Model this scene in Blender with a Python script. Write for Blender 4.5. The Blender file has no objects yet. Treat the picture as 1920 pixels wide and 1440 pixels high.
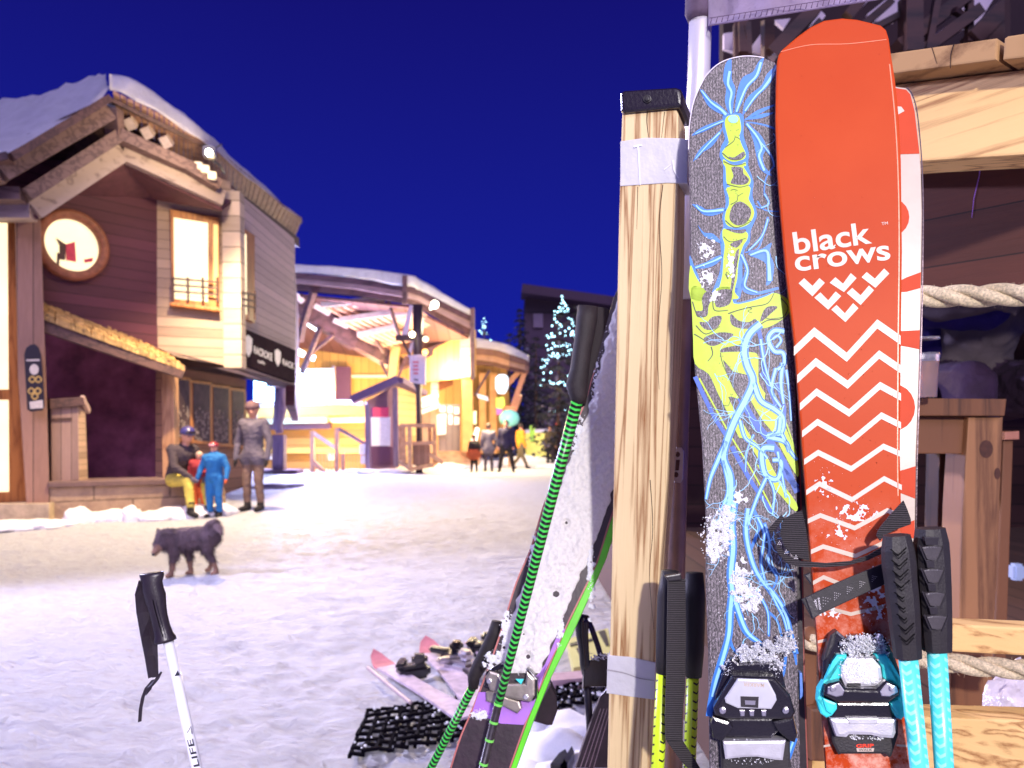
import bpy, bmesh, math, random
from mathutils import Vector, Matrix, noise
random.seed(7)
sc = bpy.context.scene
COL = sc.collection
R = math.radians
# ------------------------------------------------------------------ camera
H = 1.2            # eye height
FPX = 1400.0       # focal length in photo pixels (1920 wide)
HY = 821.0         # horizon row
cd = bpy.data.cameras.new('camera')
cam = bpy.data.objects.new('camera', cd); COL.objects.link(cam)
cam.location = (0, 0, H); cam.rotation_euler = (R(90), 0, 0)
cd.sensor_width = 36; cd.lens = 36*FPX/1920
cd.shift_y = (HY-720)/1920
cd.clip_start = 0.05; cd.clip_end = 3000
cd.dof.use_dof = True; cd.dof.focus_distance = 0.95; cd.dof.aperture_fstop = 7.0
sc.camera = cam
# ------------------------------------------------------------------ world, moonlight, exposure
w = bpy.data.worlds.new('World'); sc.world = w; w.use_nodes = True
nt = w.node_tree; nt.nodes.clear()
out = nt.nodes.new('ShaderNodeOutputWorld')
sky = nt.nodes.new('ShaderNodeTexSky'); sky.sky_type = 'NISHITA'; sky.sun_disc = False
sky.sun_elevation = R(-4); sky.sun_rotation = R(200)
b1 = nt.nodes.new('ShaderNodeBackground'); b1.inputs[1].default_value = 0.05
b2 = nt.nodes.new('ShaderNodeBackground'); b2.inputs[1].default_value = 1.0
tcw = nt.nodes.new('ShaderNodeTexCoord'); spw = nt.nodes.new('ShaderNodeSeparateXYZ'); rw_ = nt.nodes.new('ShaderNodeValToRGB')
nt.links.new(tcw.outputs['Generated'], spw.inputs[0]); nt.links.new(spw.outputs[2], rw_.inputs[0]); nt.links.new(rw_.outputs[0], b2.inputs[0])
e_ = rw_.color_ramp.elements; e_[0].position = 0.0; e_[0].color = (0.006, 0.013, 0.29, 1); e_[1].position = 0.5; e_[1].color = (0.0045, 0.004, 0.13, 1)
ad = nt.nodes.new('ShaderNodeAddShader')
nt.links.new(sky.outputs[0], b1.inputs[0]); nt.links.new(b1.outputs[0], ad.inputs[0])
nt.links.new(b2.outputs[0], ad.inputs[1]); nt.links.new(ad.outputs[0], out.inputs[0])
sc.view_settings.view_transform = 'Standard'; sc.view_settings.look = 'None'
sc.view_settings.exposure = 0.42; sc.view_settings.gamma = 1
sc.render.engine = 'CYCLES'; sc.cycles.use_denoising = True
sc.cycles.max_bounces = 6; sc.cycles.sample_clamp_indirect = 4; sc.cycles.use_adaptive_sampling = True

def lamp(name, kind, loc, energy, color, size=0.2, target=None, spot=None):
    l = bpy.data.lights.new(name, kind); l.energy = energy; l.color = color
    if kind == 'AREA': l.shape = 'DISK'; l.size = size
    elif kind == 'SUN': l.angle = size
    else: l.shadow_soft_size = size
    if kind == 'SPOT': l.spot_size = R(spot); l.spot_blend = 0.5
    o = bpy.data.objects.new(name, l); COL.objects.link(o); o.location = loc
    if target is not None:
        o.rotation_euler = (Vector(target)-Vector(loc)).to_track_quat('-Z', 'Y').to_euler()
    return o

def P(px, py, d):
    return Vector(((px-960)/FPX*d, d, H-(py-HY)/FPX*d))
# dim after-sunset skylight from behind the camera
lamp('sun', 'SUN', (1.8, -6, 6.5), 1.65, (0.74, 0.66, 1.0), R(40), (0.5, 3, 0))
# terrace floodlight above and behind the photographer, right side
lamp('terrace_floodlight', 'SPOT', (0.3, -2.6, 2.3), 540, (1.0, 0.93, 0.9), 0.06, (0.62, 1.0, 1.35), 58)
# invented cool spot out of frame at left, added to brighten the near snow
lamp('snow_fill_spot', 'SPOT', (-6.6, 4.6, 4.5), 2700, (0.66, 0.64, 1.0), 0.2, (-0.3, 1.8, 0), 96)
# warm floodlight under the chalet eave
FL = P(393, 288, 11.0)
lamp('chalet_floodlight', 'SPOT', FL+Vector((0.25, -0.45, -0.05)), 2200, (1.0, 0.77, 0.45), 0.12, (-1.2, 11, 0), 150)
lamp('chalet_floodlight_back', 'POINT', FL+Vector((0.1, -0.35, -0.1)), 110, (1.0, 0.77, 0.45), 0.1)
# lamps under the station roof
lamp('station_lamp_wall', 'POINT', P(700, 730, 30.6), 800, (1.0, 0.72, 0.34), 0.25)
lamp('station_lamp_mid', 'POINT', P(835, 700, 29.5), 430, (1.0, 0.74, 0.38), 0.25)
lamp('station_lamp_gable', 'POINT', P(815, 600, 26.2), 120, (1.0, 0.85, 0.55), 0.2)
lamp('station_lamp_low', 'POINT', P(640, 840, 27.2), 260, (1.0, 0.72, 0.3), 0.2)
lamp('station_lamp_yard', 'POINT', P(905, 745, 26), 900, (1.0, 0.78, 0.42), 0.3)
lamp('station_lamp_roof', 'POINT', P(640, 665, 28.3), 160, (1.0, 0.7, 0.75), 0.3)
lamp('piste_lamp', 'POINT', P(1000, 640, 36), 1900, (1.0, 0.86, 0.5), 0.3)
lamp('screen_glow', 'AREA', P(578, 722, 28.6), 2600, (0.5, 0.5, 1.0), 1.2, (-3, 8, 0))
lamp('screen_glow_side', 'POINT', P(500, 740, 25.6), 420, (0.42, 0.62, 1.0), 0.4)
lamp('terrace_bulb', 'POINT', (1.75, 2.5, 2.2), 5, (0.75, 0.5, 1.0), 0.1)

# ------------------------------------------------------------------ materials
def srgb(r, g=None, b=None):
    if g is None: g = b = r
    f = lambda c: (c/255/12.92) if c/255 <= 0.04045 else ((c/255+0.055)/1.055)**2.4
    return (f(r), f(g), f(b), 1)
MC = {}
def base_mat(name):
    m = bpy.data.materials.new(name); m.use_nodes = True
    t = m.node_tree; b = t.nodes['Principled BSDF']
    return m, t, b
def coords(t, scale=(1, 1, 1), kind='Object'):
    tc = t.nodes.new('ShaderNodeTexCoord'); mp = t.nodes.new('ShaderNodeMapping')
    mp.inputs['Scale'].default_value = scale
    t.links.new(tc.outputs[kind], mp.inputs[0]); return mp.outputs[0]
def nz(t, vec, scale, detail=4, rough=0.55, dist=0):
    n = t.nodes.new('ShaderNodeTexNoise'); n.inputs['Scale'].default_value = scale
    n.inputs['Detail'].default_value = detail; n.inputs['Roughness'].default_value = rough
    n.inputs['Distortion'].default_value = dist
    t.links.new(vec, n.inputs['Vector']); return n.outputs['Fac']
def ramp(t, fac, stops):
    r = t.nodes.new('ShaderNodeValToRGB'); e = r.color_ramp.elements
    e[0].position, e[0].color = stops[0]; e[1].position, e[1].color = stops[-1]
    for p, c in stops[1:-1]:
        x = e.new(p); x.color = c
    t.links.new(fac, r.inputs[0]); return r.outputs[0]
def bump(t, b, h, strength, dist=0.01):
    n = t.nodes.new('ShaderNodeBump'); n.inputs['Strength'].default_value = strength
    n.inputs['Distance'].default_value = dist
    t.links.new(h, n.inputs['Height']); t.links.new(n.outputs[0], b.inputs['Normal']); return n
def mth(t, op, a, b=None, c=None):
    n = t.nodes.new('ShaderNodeMath'); n.operation = op
    for i, v in enumerate((a, b, c)):
        if v is None: continue
        if isinstance(v, (int, float)): n.inputs[i].default_value = v
        else: t.links.new(v, n.inputs[i])
    return n.outputs[0]
def mixc(t, fac, a, b, mode='MIX'):
    n = t.nodes.new('ShaderNodeMix'); n.data_type = 'RGBA'; n.blend_type = mode
    if isinstance(fac, (int, float)): n.inputs[0].default_value = fac
    else: t.links.new(fac, n.inputs[0])
    for i, v in ((6, a), (7, b)):
        if isinstance(v, tuple): n.inputs[i].default_value = v
        else: t.links.new(v, n.inputs[i])
    return n.outputs[2]
def dk(c, k): return (c[0]*k, c[1]*k, c[2]*k, 1)

def plain(name, c, rough=0.6, metal=0, var=0.15, nscale=18, bmp=0.15, bscale=90, coat=0, bd=0.003, spec=None):
    if name in MC: return MC[name]
    m, t, b = base_mat(name)
    v = coords(t)
    f = nz(t, v, nscale, 5)
    t.links.new(ramp(t, f, [(0.3, dk(c, 1-var)), (0.7, dk(c, 1+var))]), b.inputs['Base Color'])
    b.inputs['Roughness'].default_value = rough; b.inputs['Metallic'].default_value = metal
    if coat: b.inputs['Coat Weight'].default_value = coat; b.inputs['Coat Roughness'].default_value = 0.1
    if spec is not None: b.inputs['Specular IOR Level'].default_value = spec
    if bmp: bump(t, b, nz(t, v, bscale, 3), bmp, bd)
    MC[name] = m; return m
def wood(name, light, dark, axis='Z', freq=60, stretch=0.02, distort=2.0, rough=0.65, knots=False, fr=None):
    """grain lines running along axis (object space)"""
    if name in MC: return MC[name]
    m, t, b = base_mat(name)
    s = [1, 1, 1]; s['XYZ'.index(axis)] = stretch
    v = coords(t, tuple(s))
    if fr:   # grain follows a leaning or turned timber: (along, across, through) directions
        o_ = coords(t); cb = t.nodes.new('ShaderNodeCombineXYZ')
        for k, (ax, sc_) in enumerate(zip(fr, (stretch, 1, 1))):
            dt = t.nodes.new('ShaderNodeVectorMath'); dt.operation = 'DOT_PRODUCT'; t.links.new(o_, dt.inputs[0]); dt.inputs[1].default_value = tuple(ax)
            t.links.new(mth(t, 'MULTIPLY', dt.outputs['Value'], sc_), cb.inputs[k])
        v = cb.outputs[0]
    big = nz(t, v, freq*0.35, 2, 0.5, 0.3)
    ring = mth(t, 'PINGPONG', mth(t, 'MULTIPLY', big, distort*3), 1.0)
    fine = nz(t, v, freq*5, 5, 0.75)
    g = mth(t, 'ADD', mth(t, 'MULTIPLY', ring, 0.55), mth(t, 'MULTIPLY', fine, 0.5))
    mid = tuple((light[i]*0.6+dark[i]*0.4) for i in range(3))+(1,)
    c = ramp(t, g, [(0.22, light), (0.5, light), (0.66, mid), (0.85, dark), (0.98, dark)])
    v2 = coords(t)
    c = mixc(t, mth(t, 'MULTIPLY', nz(t, v2, 5, 5), 0.3), c, dk(dark, 0.9))
    t.links.new(c, b.inputs['Base Color']); b.inputs['Roughness'].default_value = rough
    bump(t, b, g, 0.25, 0.002)
    MC[name] = m; return m
def boards(name, c, period=0.2, axis='Z', var=0.35, groove=0.06, rough=0.75, grain='X', spec=None):
    """planks stacked along axis with dark joints, each board its own tone"""
    if name in MC: return MC[name]
    m, t, b = base_mat(name)
    tc = t.nodes.new('ShaderNodeTexCoord'); sp = t.nodes.new('ShaderNodeSeparateXYZ')
    t.links.new(tc.outputs['Object'], sp.inputs[0])
    a = sp.outputs['XYZ'.index(axis)] if axis in 'XYZ' else None
    q = mth(t, 'DIVIDE', a, period)
    fr = mth(t, 'FRACT', q); fl = mth(t, 'FLOOR', q)
    wn = t.nodes.new('ShaderNodeTexWhiteNoise'); wn.noise_dimensions = '1D'
    t.links.new(fl, wn.inputs['W'])
    s = [6, 6, 6]
    for k in 'XYZ':
        if k != axis: s['XYZ'.index(k)] = 0.6
    v = coords(t, tuple(s)); g = nz(t, v, 6, 6, 0.7)
    tone = mth(t, 'ADD', mth(t, 'MULTIPLY', wn.outputs[0], var), mth(t, 'MULTIPLY', g, var*1.2))
    col = ramp(t, tone, [(0.0, dk(c, 0.55)), (var*1.1, c), (min(1, var*2.2), dk(c, 1.45))])
    edge = mth(t, 'LESS_THAN', fr, groove)
    col = mixc(t, edge, col, dk(c, 0.25))
    t.links.new(col, b.inputs['Base Color']); b.inputs['Roughness'].default_value = rough
    if spec is not None: b.inputs['Specular IOR Level'].default_value = spec
    h = mth(t, 'ADD', mth(t, 'MULTIPLY', g, 0.3), mth(t, 'SUBTRACT', fr, mth(t, 'MULTIPLY', edge, 1.0)))
    bump(t, b, h, 0.5, 0.015)
    MC[name] = m; return m
def emit(name, c, strength, tex=None):
    if name in MC: return MC[name]
    m, t, b = base_mat(name)
    b.inputs['Base Color'].default_value = dk(c, 0.5)
    v = coords(t)
    f = nz(t, v, tex or 2.5, 4)
    t.links.new(ramp(t, f, [(0.3, dk(c, 0.8)), (0.7, c)]), b.inputs['Emission Color'])
    b.inputs['Emission Strength'].default_value = strength
    MC[name] = m; return m
def snowmat(name, c=(0.82, 0.82, 0.85, 1), bs=60, bstr=0.6, bd=0.01, fine=400):
    if name in MC: return MC[name]
    m, t, b = base_mat(name)
    v = coords(t)
    f = nz(t, v, bs, 6, 0.65)
    g = nz(t, v, fine, 3, 0.6)
    t.links.new(ramp(t, f, [(0.25, dk(c, 0.82)), (0.6, c)]), b.inputs['Base Color'])
    b.inputs['Roughness'].default_value = 0.7
    b.inputs['Specular IOR Level'].default_value = 0.3
    bump(t, b, mth(t, 'ADD', f, mth(t, 'MULTIPLY', g, 0.4)), bstr, bd)
    MC[name] = m; return m

# ------------------------------------------------------------------ object helpers
ORG = {}
def _mesh(name, bm, mats, o):
    for v in bm.verts: v.co -= o
    me = bpy.data.meshes.new(name); bm.to_mesh(me); bm.free()
    for m in (mats if isinstance(mats, (list, tuple)) else [mats]): me.materials.append(m)
    return me
def thing(name, label, cat, base, group=None, kind=None):
    o = bpy.data.objects.new(name, None); COL.objects.link(o); o.location = base
    o.empty_display_size = 0.1
    o['label'] = label; o['category'] = cat
    if group: o['group'] = group
    if kind: o['kind'] = kind
    ORG[o] = Vector(base); return o
def part(parent, name, bm, mats, smooth=False, label=None):
    org = ORG[parent]
    me = _mesh(name, bm, mats, org)
    if smooth:
        for p in me.polygons: p.use_smooth = True
    o = bpy.data.objects.new(name, me); COL.objects.link(o); o.parent = parent
    if label: o['label'] = label
    ORG[o] = org; return o
def single(name, bm, mats, label=None, cat=None, group=None, kind=None, smooth=False):
    xs = [v.co for v in bm.verts]
    b = Vector(((min(v.x for v in xs)+max(v.x for v in xs))/2, (min(v.y for v in xs)+max(v.y for v in xs))/2, min(v.z for v in xs)))
    me = _mesh(name, bm, mats, b)
    if smooth:
        for p in me.polygons: p.use_smooth = True
    o = bpy.data.objects.new(name, me); COL.objects.link(o); o.location = b
    if label: o['label'] = label
    if cat: o['category'] = cat
    if group: o['group'] = group
    if kind: o['kind'] = kind
    ORG[o] = b; return o

class Frame:
    """a plane (optionally bent by f(v)) seen by the pixel rays; N faces the viewer"""
    def __init__(s, o, U, V, f=None):
        s.o = Vector(o); s.V = Vector(V).normalized(); U = Vector(U)
        s.U = (U-U.dot(s.V)*s.V).normalized(); s.N = s.U.cross(s.V); s.f = f or (lambda v: 0.0)
    def loc(s, px, py, off=0.0):
        C = Vector((0, 0, H)); r = Vector(((px-960)/FPX, 1, -(py-HY)/FPX)); v = 0
        for _ in range(1 if s.f(9) == 0 and s.f(-9) == 0 else 8):
            n = off+s.f(v)
            t = (n-(C-s.o).dot(s.N))/r.dot(s.N)
            q = C+r*t-s.o; u = q.dot(s.U); v = q.dot(s.V)
        return u, v
    def w(s, u, v, n): return s.o+s.U*u+s.V*v+s.N*(n+s.f(v))
    def pt(s, px, py, n=0): return s.w(*s.loc(px, py, n), n)
def flat(d): return Frame((0, d, 0), (1, 0, 0), (0, 0, 1))
def vert(pa, da, pb, db):
    A = P(pa, HY, da); B = P(pb, HY, db); A.z = B.z = 0
    return Frame(A, B-A, (0, 0, 1))
def ski_frame(pxb, pyb, db, pxt, pyt, dt, f=None, U=(1, 0, 0)):
    B = P(pxb, pyb, db); T = P(pxt, pyt, dt)
    return Frame(B, U, T-B, f)

def smooth_pts(pts, n=5, closed=False):
    out = []; L = len(pts)
    for i in range(L if closed else L-1):
        g = lambda k: pts[k % L] if closed else pts[max(0, min(L-1, k))]
        p0, p1, p2, p3 = g(i-1), g(i), g(i+1), g(i+2)
        for j in range(n):
            t = j/n
            out.append(tuple(0.5*((2*b)+(c-a)*t+(2*a-5*b+4*c-d)*t*t+(3*b-a-3*c+d)*t**3) for a, b, c, d in zip(p0, p1, p2, p3)))
    if not closed: out.append(tuple(pts[-1]))
    return out
def merge(dst, src):
    me = bpy.data.meshes.new('tmp'); src.to_mesh(me); dst.from_mesh(me); bpy.data.meshes.remove(me); src.free()
def slab(fr, poly, n0, n1, bev=0.0, slices=0, bm=None, back=True, seg=2):
    """extruded outline: front face traced at height n1, body down to n0"""
    b = bmesh.new()
    L = [fr.loc(x, y, n1) for x, y in poly]
    a2 = sum(L[i-1][0]*L[i][1]-L[i][0]*L[i-1][1] for i in range(len(L)))
    if a2 < 0: L.reverse()
    F = [b.verts.new((u, v, n1)) for u, v in L]
    if back:
        K = [b.verts.new((u, v, n0)) for u, v in L]
        for i in range(len(L)):
            b.faces.new((K[i-1], K[i], F[i], F[i-1]))
        b.faces.new(K[::-1])
    face = b.faces.new(F)
    b.normal_update()
    if slices:
        vs = [v for _, v in L]; lo, hi = min(vs), max(vs)
        for k in range(1, slices):
            z = lo+(hi-lo)*k/slices
            bmesh.ops.bisect_plane(b, geom=b.verts[:]+b.edges[:]+b.faces[:], plane_co=(0, z, 0), plane_no=(0, 1, 0))
    if bev and back:
        es = [e for e in b.edges if e.verts[0].co.z > n1-1e-6 and e.verts[1].co.z > n1-1e-6 and
              any(abs(f.normal.z) < 0.5 for f in e.link_faces)]
        bmesh.ops.bevel(b, geom=es, offset=bev, segments=seg, affect='EDGES', profile=0.6)
    for v in b.verts: v.co = fr.w(v.co.x, v.co.y, v.co.z)
    bmesh.ops.recalc_face_normals(b, faces=b.faces) if back else None
    if bm is None: return b
    merge(bm, b); return bm
def decal(fr, poly, n, slices=0, bm=None): return slab(fr, poly, 0, n, 0, slices, bm, back=False)
def stroke(fr, pts, w0, n, w1=None, bm=None, sm=5, px=True):
    """painted line of px width w0..w1 lying on the frame"""
    bm = bm or bmesh.new(); w1 = w0 if w1 is None else w1
    q = smooth_pts(pts, sm) if sm else list(pts)
    prev = None
    for i, (x, y) in enumerate(q):
        x0, y0 = q[max(0, i-1)]; x1, y1 = q[min(len(q)-1, i+1)]
        dx, dy = x1-x0, y1-y0; l = math.hypot(dx, dy) or 1; nx, ny = -dy/l, dx/l
        k = (w0+(w1-w0)*i/(len(q)-1))/2
        a = bm.verts.new(fr.pt(x+nx*k, y+ny*k, n)); b = bm.verts.new(fr.pt(x-nx*k, y-ny*k, n))
        if prev: bm.faces.new((prev[0], prev[1], b, a))
        prev = (a, b)
    return bm
def zig(fr, pts, w, n, bm=None):
    """mitred zigzag band, w = vertical px thickness"""
    bm = bm or bmesh.new()
    poly = [(x, y-w/2) for x, y in pts]+[(x, y+w/2) for x, y in reversed(pts)]
    return decal(fr, poly, n, 0, bm)
def beam(bm, a, b, w, h=None, up=(0, 0, 1), bev=0.0):
    """box bar from a to b, w across, h along up"""
    h = h or w; a = Vector(a); b = Vector(b); d = (b-a).normalized(); up = Vector(up)
    if abs(d.dot(up)) > 0.98: up = Vector((0, 1, 0))
    s = d.cross(up).normalized(); u = s.cross(d).normalized()
    t = bmesh.new(); vs = []
    for p in (a, b):
        for i, j in ((-1, -1), (1, -1), (1, 1), (-1, 1)): vs.append(t.verts.new(p+s*w/2*i+u*h/2*j))
    for q in ((3, 2, 1, 0), (4, 5, 6, 7), (0, 1, 5, 4), (1, 2, 6, 5), (2, 3, 7, 6), (3, 0, 4, 7)): t.faces.new([vs[k] for k in q])
    bmesh.ops.recalc_face_normals(t, faces=t.faces)
    if bev: bmesh.ops.bevel(t, geom=t.edges[:], offset=bev, segments=2, affect='EDGES')
    merge(bm, t); return bm
def box(bm, c, s, rz=0, bev=0.0):
    t = bmesh.new(); bmesh.ops.create_cube(t, size=1)
    for v in t.verts: v.co = Vector((v.co.x*s[0], v.co.y*s[1], v.co.z*s[2]))
    if bev: bmesh.ops.bevel(t, geom=t.edges[:], offset=bev, segments=2, affect='EDGES')
    M = Matrix.Translation(Vector(c)) @ Matrix.Rotation(rz, 4, 'Z')
    bmesh.ops.transform(t, matrix=M, verts=t.verts); merge(bm, t); return bm
def tube(bm, pts, rad, seg=12, caps=True, section=None, ref=(0, 1, 0)):
    """tube through pts; rad number or list or list of (ru,rv); section = list of (x,y) unit shape"""
    pts = [Vector(p) for p in pts]; n = len(pts)
    sec = section or [(math.cos(2*math.pi*k/seg), math.sin(2*math.pi*k/seg)) for k in range(seg)]
    rings = []
    for i, p in enumerate(pts):
        d = (pts[min(n-1, i+1)]-pts[max(0, i-1)]).normalized()
        rf = Vector(ref)
        if abs(d.dot(rf)) > 0.95: rf = Vector((1, 0, 0))
        u = d.cross(rf).normalized(); v = d.cross(u).normalized()
        r = rad[i] if isinstance(rad, (list, tuple)) else rad
        ru, rv = r if isinstance(r, (list, tuple)) else (r, r)
        rings.append([bm.verts.new(p+u*x*ru+v*y*rv) for x, y in sec])
    m = len(sec)
    for a, b in zip(rings, rings[1:]):
        for k in range(m): bm.faces.new((a[k], a[(k+1) % m], b[(k+1) % m], b[k]))
    if caps: bm.faces.new(rings[0][::-1]); bm.faces.new(rings[-1])
    bmesh.ops.recalc_face_normals(bm, faces=bm.faces)
    return bm
def ribbon(bm, pts, wv, th=0.0015):
    """flat webbing through pts; wv = full-width vectors"""
    n = len(pts); pts = [Vector(p) for p in pts]
    rings = []
    for i, p in enumerate(pts):
        d = (pts[min(n-1, i+1)]-pts[max(0, i-1)]).normalized()
        W = Vector(wv[i] if isinstance(wv, list) else wv); nn = d.cross(W).normalized()*th/2
        rings.append([bm.verts.new(p-W/2-nn), bm.verts.new(p+W/2-nn), bm.verts.new(p+W/2+nn), bm.verts.new(p-W/2+nn)])
    for a, b in zip(rings, rings[1:]):
        for k in range(4): bm.faces.new((a[k], a[(k+1) % 4], b[(k+1) % 4], b[k]))
    bm.faces.new(rings[0][::-1]); bm.faces.new(rings[-1])
    return bm
def grains(fr, blobs, count, bm=None, rmin=0.0008, rmax=0.0028, n=0.0, thick=0.004):
    """snow crumbs: blobs = (px,py,rx,ry,weight)"""
    bm = bm or bmesh.new(); tot = sum(b[4] for b in blobs)
    tpl = bmesh.new(); bmesh.ops.create_icosphere(tpl, subdivisions=1, radius=1)
    V = [v.co*random.uniform(.6, 1.4) for v in tpl.verts]; Fc = [[v.index for v in f.verts] for f in tpl.faces]; tpl.free()
    for b in blobs:
        for _ in range(int(count*b[4]/tot)):
            a = random.uniform(0, 6.283); r = math.sqrt(random.random())
            if random.random() < 0.3: r *= 1.25
            x = b[0]+math.cos(a)*r*b[2]; y = b[1]+math.sin(a)*r*b[3]
            rr = random.uniform(rmin, rmax)*(1.2-0.5*r)
            c = fr.pt(x, y, n+random.random()*thick*(1-min(1, r)**2)+rr*0.3)
            vs = [bm.verts.new(c+Vector((q.x*rr*random.uniform(.7, 1.3), q.y*rr, q.z*rr*random.uniform(.7, 1.3)))) for q in V]
            for f in Fc: bm.faces.new([vs[k] for k in f])
    return bm
def patch(fr, blobs, thick=0.004, step=1.5, cover=0.5, n=0.0, seed=1, bm=None):
    """clumped snow with ragged outline: blobs = (px,py,rx,ry)"""
    bm = bm or bmesh.new()
    for cx, cy, rx, ry, *_ in blobs:
        rx *= 1.25; ry *= 1.25; nx = int(2*rx/step)+1; ny = int(2*ry/step)+1; V = {}
        for j in range(ny):
            for i in range(nx):
                x = cx-rx+i*step; y = cy-ry+j*step; e = 1-((x-cx)/rx)**2-((y-cy)/ry)**2
                q = Vector((x*.09, y*.09, seed)); f = noise.noise(q)+.6*noise.noise(q*2.2)+.25*noise.noise(q*5)
                v = e*1.1+f*.95-(1.15-cover)
                if v > 0:
                    h = thick*min(1, v*1.8)*(.55+.35*noise.noise(q*5)+.4*noise.noise(q*13))
                    V[i, j] = bm.verts.new(fr.pt(x, y, n+max(h, .0002)))
        for (i, j), a in list(V.items()):
            b, c, d = V.get((i+1, j)), V.get((i+1, j+1)), V.get((i, j+1))
            if b and c and d: bm.faces.new((a, d, c, b))
            elif b and c: bm.faces.new((a, c, b))
            elif d and c: bm.faces.new((a, d, c))
    bmesh.ops.delete(bm, geom=[v for v in bm.verts if not v.link_faces], context='VERTS')
    return bm
def text_bm(s, fn, bold=0.0, size=1.0, shear=0.0, n=1, space=1.0):
    """font outline mesh; fn maps (x,y) text units to a world point"""
    c = bpy.data.curves.new('t', 'FONT'); c.body = s; c.size = size; c.offset = bold; c.shear = shear; c.resolution_u = 6
    c.space_character = space; c.fill_mode = 'FRONT'
    o = bpy.data.objects.new('t', c); COL.objects.link(o)
    dg = bpy.context.evaluated_depsgraph_get(); me = bpy.data.meshes.new_from_object(o.evaluated_get(dg))
    bm = bmesh.new(); bm.from_mesh(me)
    for v in bm.verts: v.co = fn(v.co.x, v.co.y)
    bpy.data.objects.remove(o); bpy.data.curves.remove(c); bpy.data.meshes.remove(me)
    return bm
def fit_text(fr, s, p0, p1, hpx, n, bold=0.0, up=None, bm=None):
    """text whose baseline runs p0->p1 in px on frame fr and whose unit height is hpx"""
    c = text_bm(s, lambda x, y: Vector((x, y, 0)), bold)
    xs = [v.co.x for v in c.verts]; x0, x1 = min(xs), max(xs)
    ex = ((p1[0]-p0[0])/(x1-x0), (p1[1]-p0[1])/(x1-x0)); l = math.hypot(*ex)
    ey = up or (ex[1]/l, -ex[0]/l)
    for v in c.verts:
        x, y = v.co.x-x0, v.co.y
        v.co = fr.pt(p0[0]+ex[0]*x+ey[0]*hpx*y, p0[1]+ex[1]*x+ey[1]*hpx*y, n)
    bmesh.ops.recalc_face_normals(c, faces=c.faces)
    if bm is None: return c
    merge(bm, c); return bm
def T(ox, oy, s, pts): return [(ox+x/s, oy+y/s) for x, y in pts]
# ================================================================== FOREGROUND
YU = (1, -0.25, 0)
BLK = plain('black_plastic', srgb(38, 34, 38), 0.38, var=0.2, bmp=0.1, bscale=300)
BLKM = plain('black_rubber', srgb(34, 30, 32), 0.55, var=0.25, bmp=0.5, bscale=500, bd=0.001)
GLO = plain('glossy_black', srgb(30, 27, 32), 0.2, var=0.3, bmp=0.12, bscale=200, coat=0.4)
STEEL = plain('steel', srgb(205, 200, 205), 0.3, 1.0, 0.1, 30, 0.05)
SILV = plain('cast_silver', srgb(205, 203, 208), 0.35, 0.5, 0.12, 60, 0.4, 700, bd=0.0006)
SNOWC = snowmat('clumped_snow', (0.86, 0.87, 0.9, 1), 300, 0.9, 0.002, 1500)
def webbing():
    m, t, b = base_mat('black_webbing')
    v = coords(t); s = t.nodes.new('ShaderNodeSeparateXYZ'); t.links.new(v, s.inputs[0])
    f = mth(t, 'SINE', mth(t, 'MULTIPLY', s.outputs[2], 2600))
    f2 = nz(t, v, 900, 2)
    t.links.new(ramp(t, mth(t, 'ADD', mth(t, 'MULTIPLY', f, 0.3), f2), [(0.3, srgb(14, 12, 14)), (0.85, srgb(62, 55, 58))]), b.inputs['Base Color'])
    b.inputs['Roughness'].default_value = 0.7
    bump(t, b, f, 0.6, 0.0008); return m
WEB = webbing()
def uvtube(name, parent, pts, radii, mat_, seg=20):
    pts = [Vector(p) for p in pts]
    me = bpy.data.meshes.new(name); vs = []; fs = []; uv = []
    L = 0; org = ORG[parent]
    for i, p in enumerate(pts):
        d = (pts[min(len(pts)-1, i+1)]-pts[max(0, i-1)]).normalized()
        u = d.cross(Vector((0, 1, 0))).normalized(); v = d.cross(u).normalized()
        for k in range(seg):
            a = 2*math.pi*k/seg; vs.append(p+(u*math.cos(a)+v*math.sin(a))*radii[i]-org)
    for i in range(len(pts)-1):
        L2 = L+(pts[i+1]-pts[i]).length
        for k in range(seg):
            k2 = (k+1) % seg
            fs.append((i*seg+k, i*seg+k2, (i+1)*seg+k2, (i+1)*seg+k))
            uv += [(k/seg, L), ((k+1)/seg, L), ((k+1)/seg, L2), (k/seg, L2)]
        L = L2
    fs.append(tuple(range(seg))); uv += [(0, 0)]*seg
    n = (len(pts)-1)*seg; fs.append(tuple(range(n, n+seg))[::-1]); uv += [(0, 0)]*seg
    me.from_pydata(vs, [], fs); ul = me.uv_layers.new(name='UVMap')
    for i, q in enumerate(uv): ul.data[i].uv = q
    me.materials.append(mat_)
    for p in me.polygons[:-2]: p.use_smooth = True
    bm = bmesh.new(); bm.from_mesh(me); bmesh.ops.recalc_face_normals(bm, faces=bm.faces); bm.to_mesh(me); bm.free()
    o = bpy.data.objects.new(name, me); COL.objects.link(o); o.parent = parent; ORG[o] = org; return o
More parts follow.
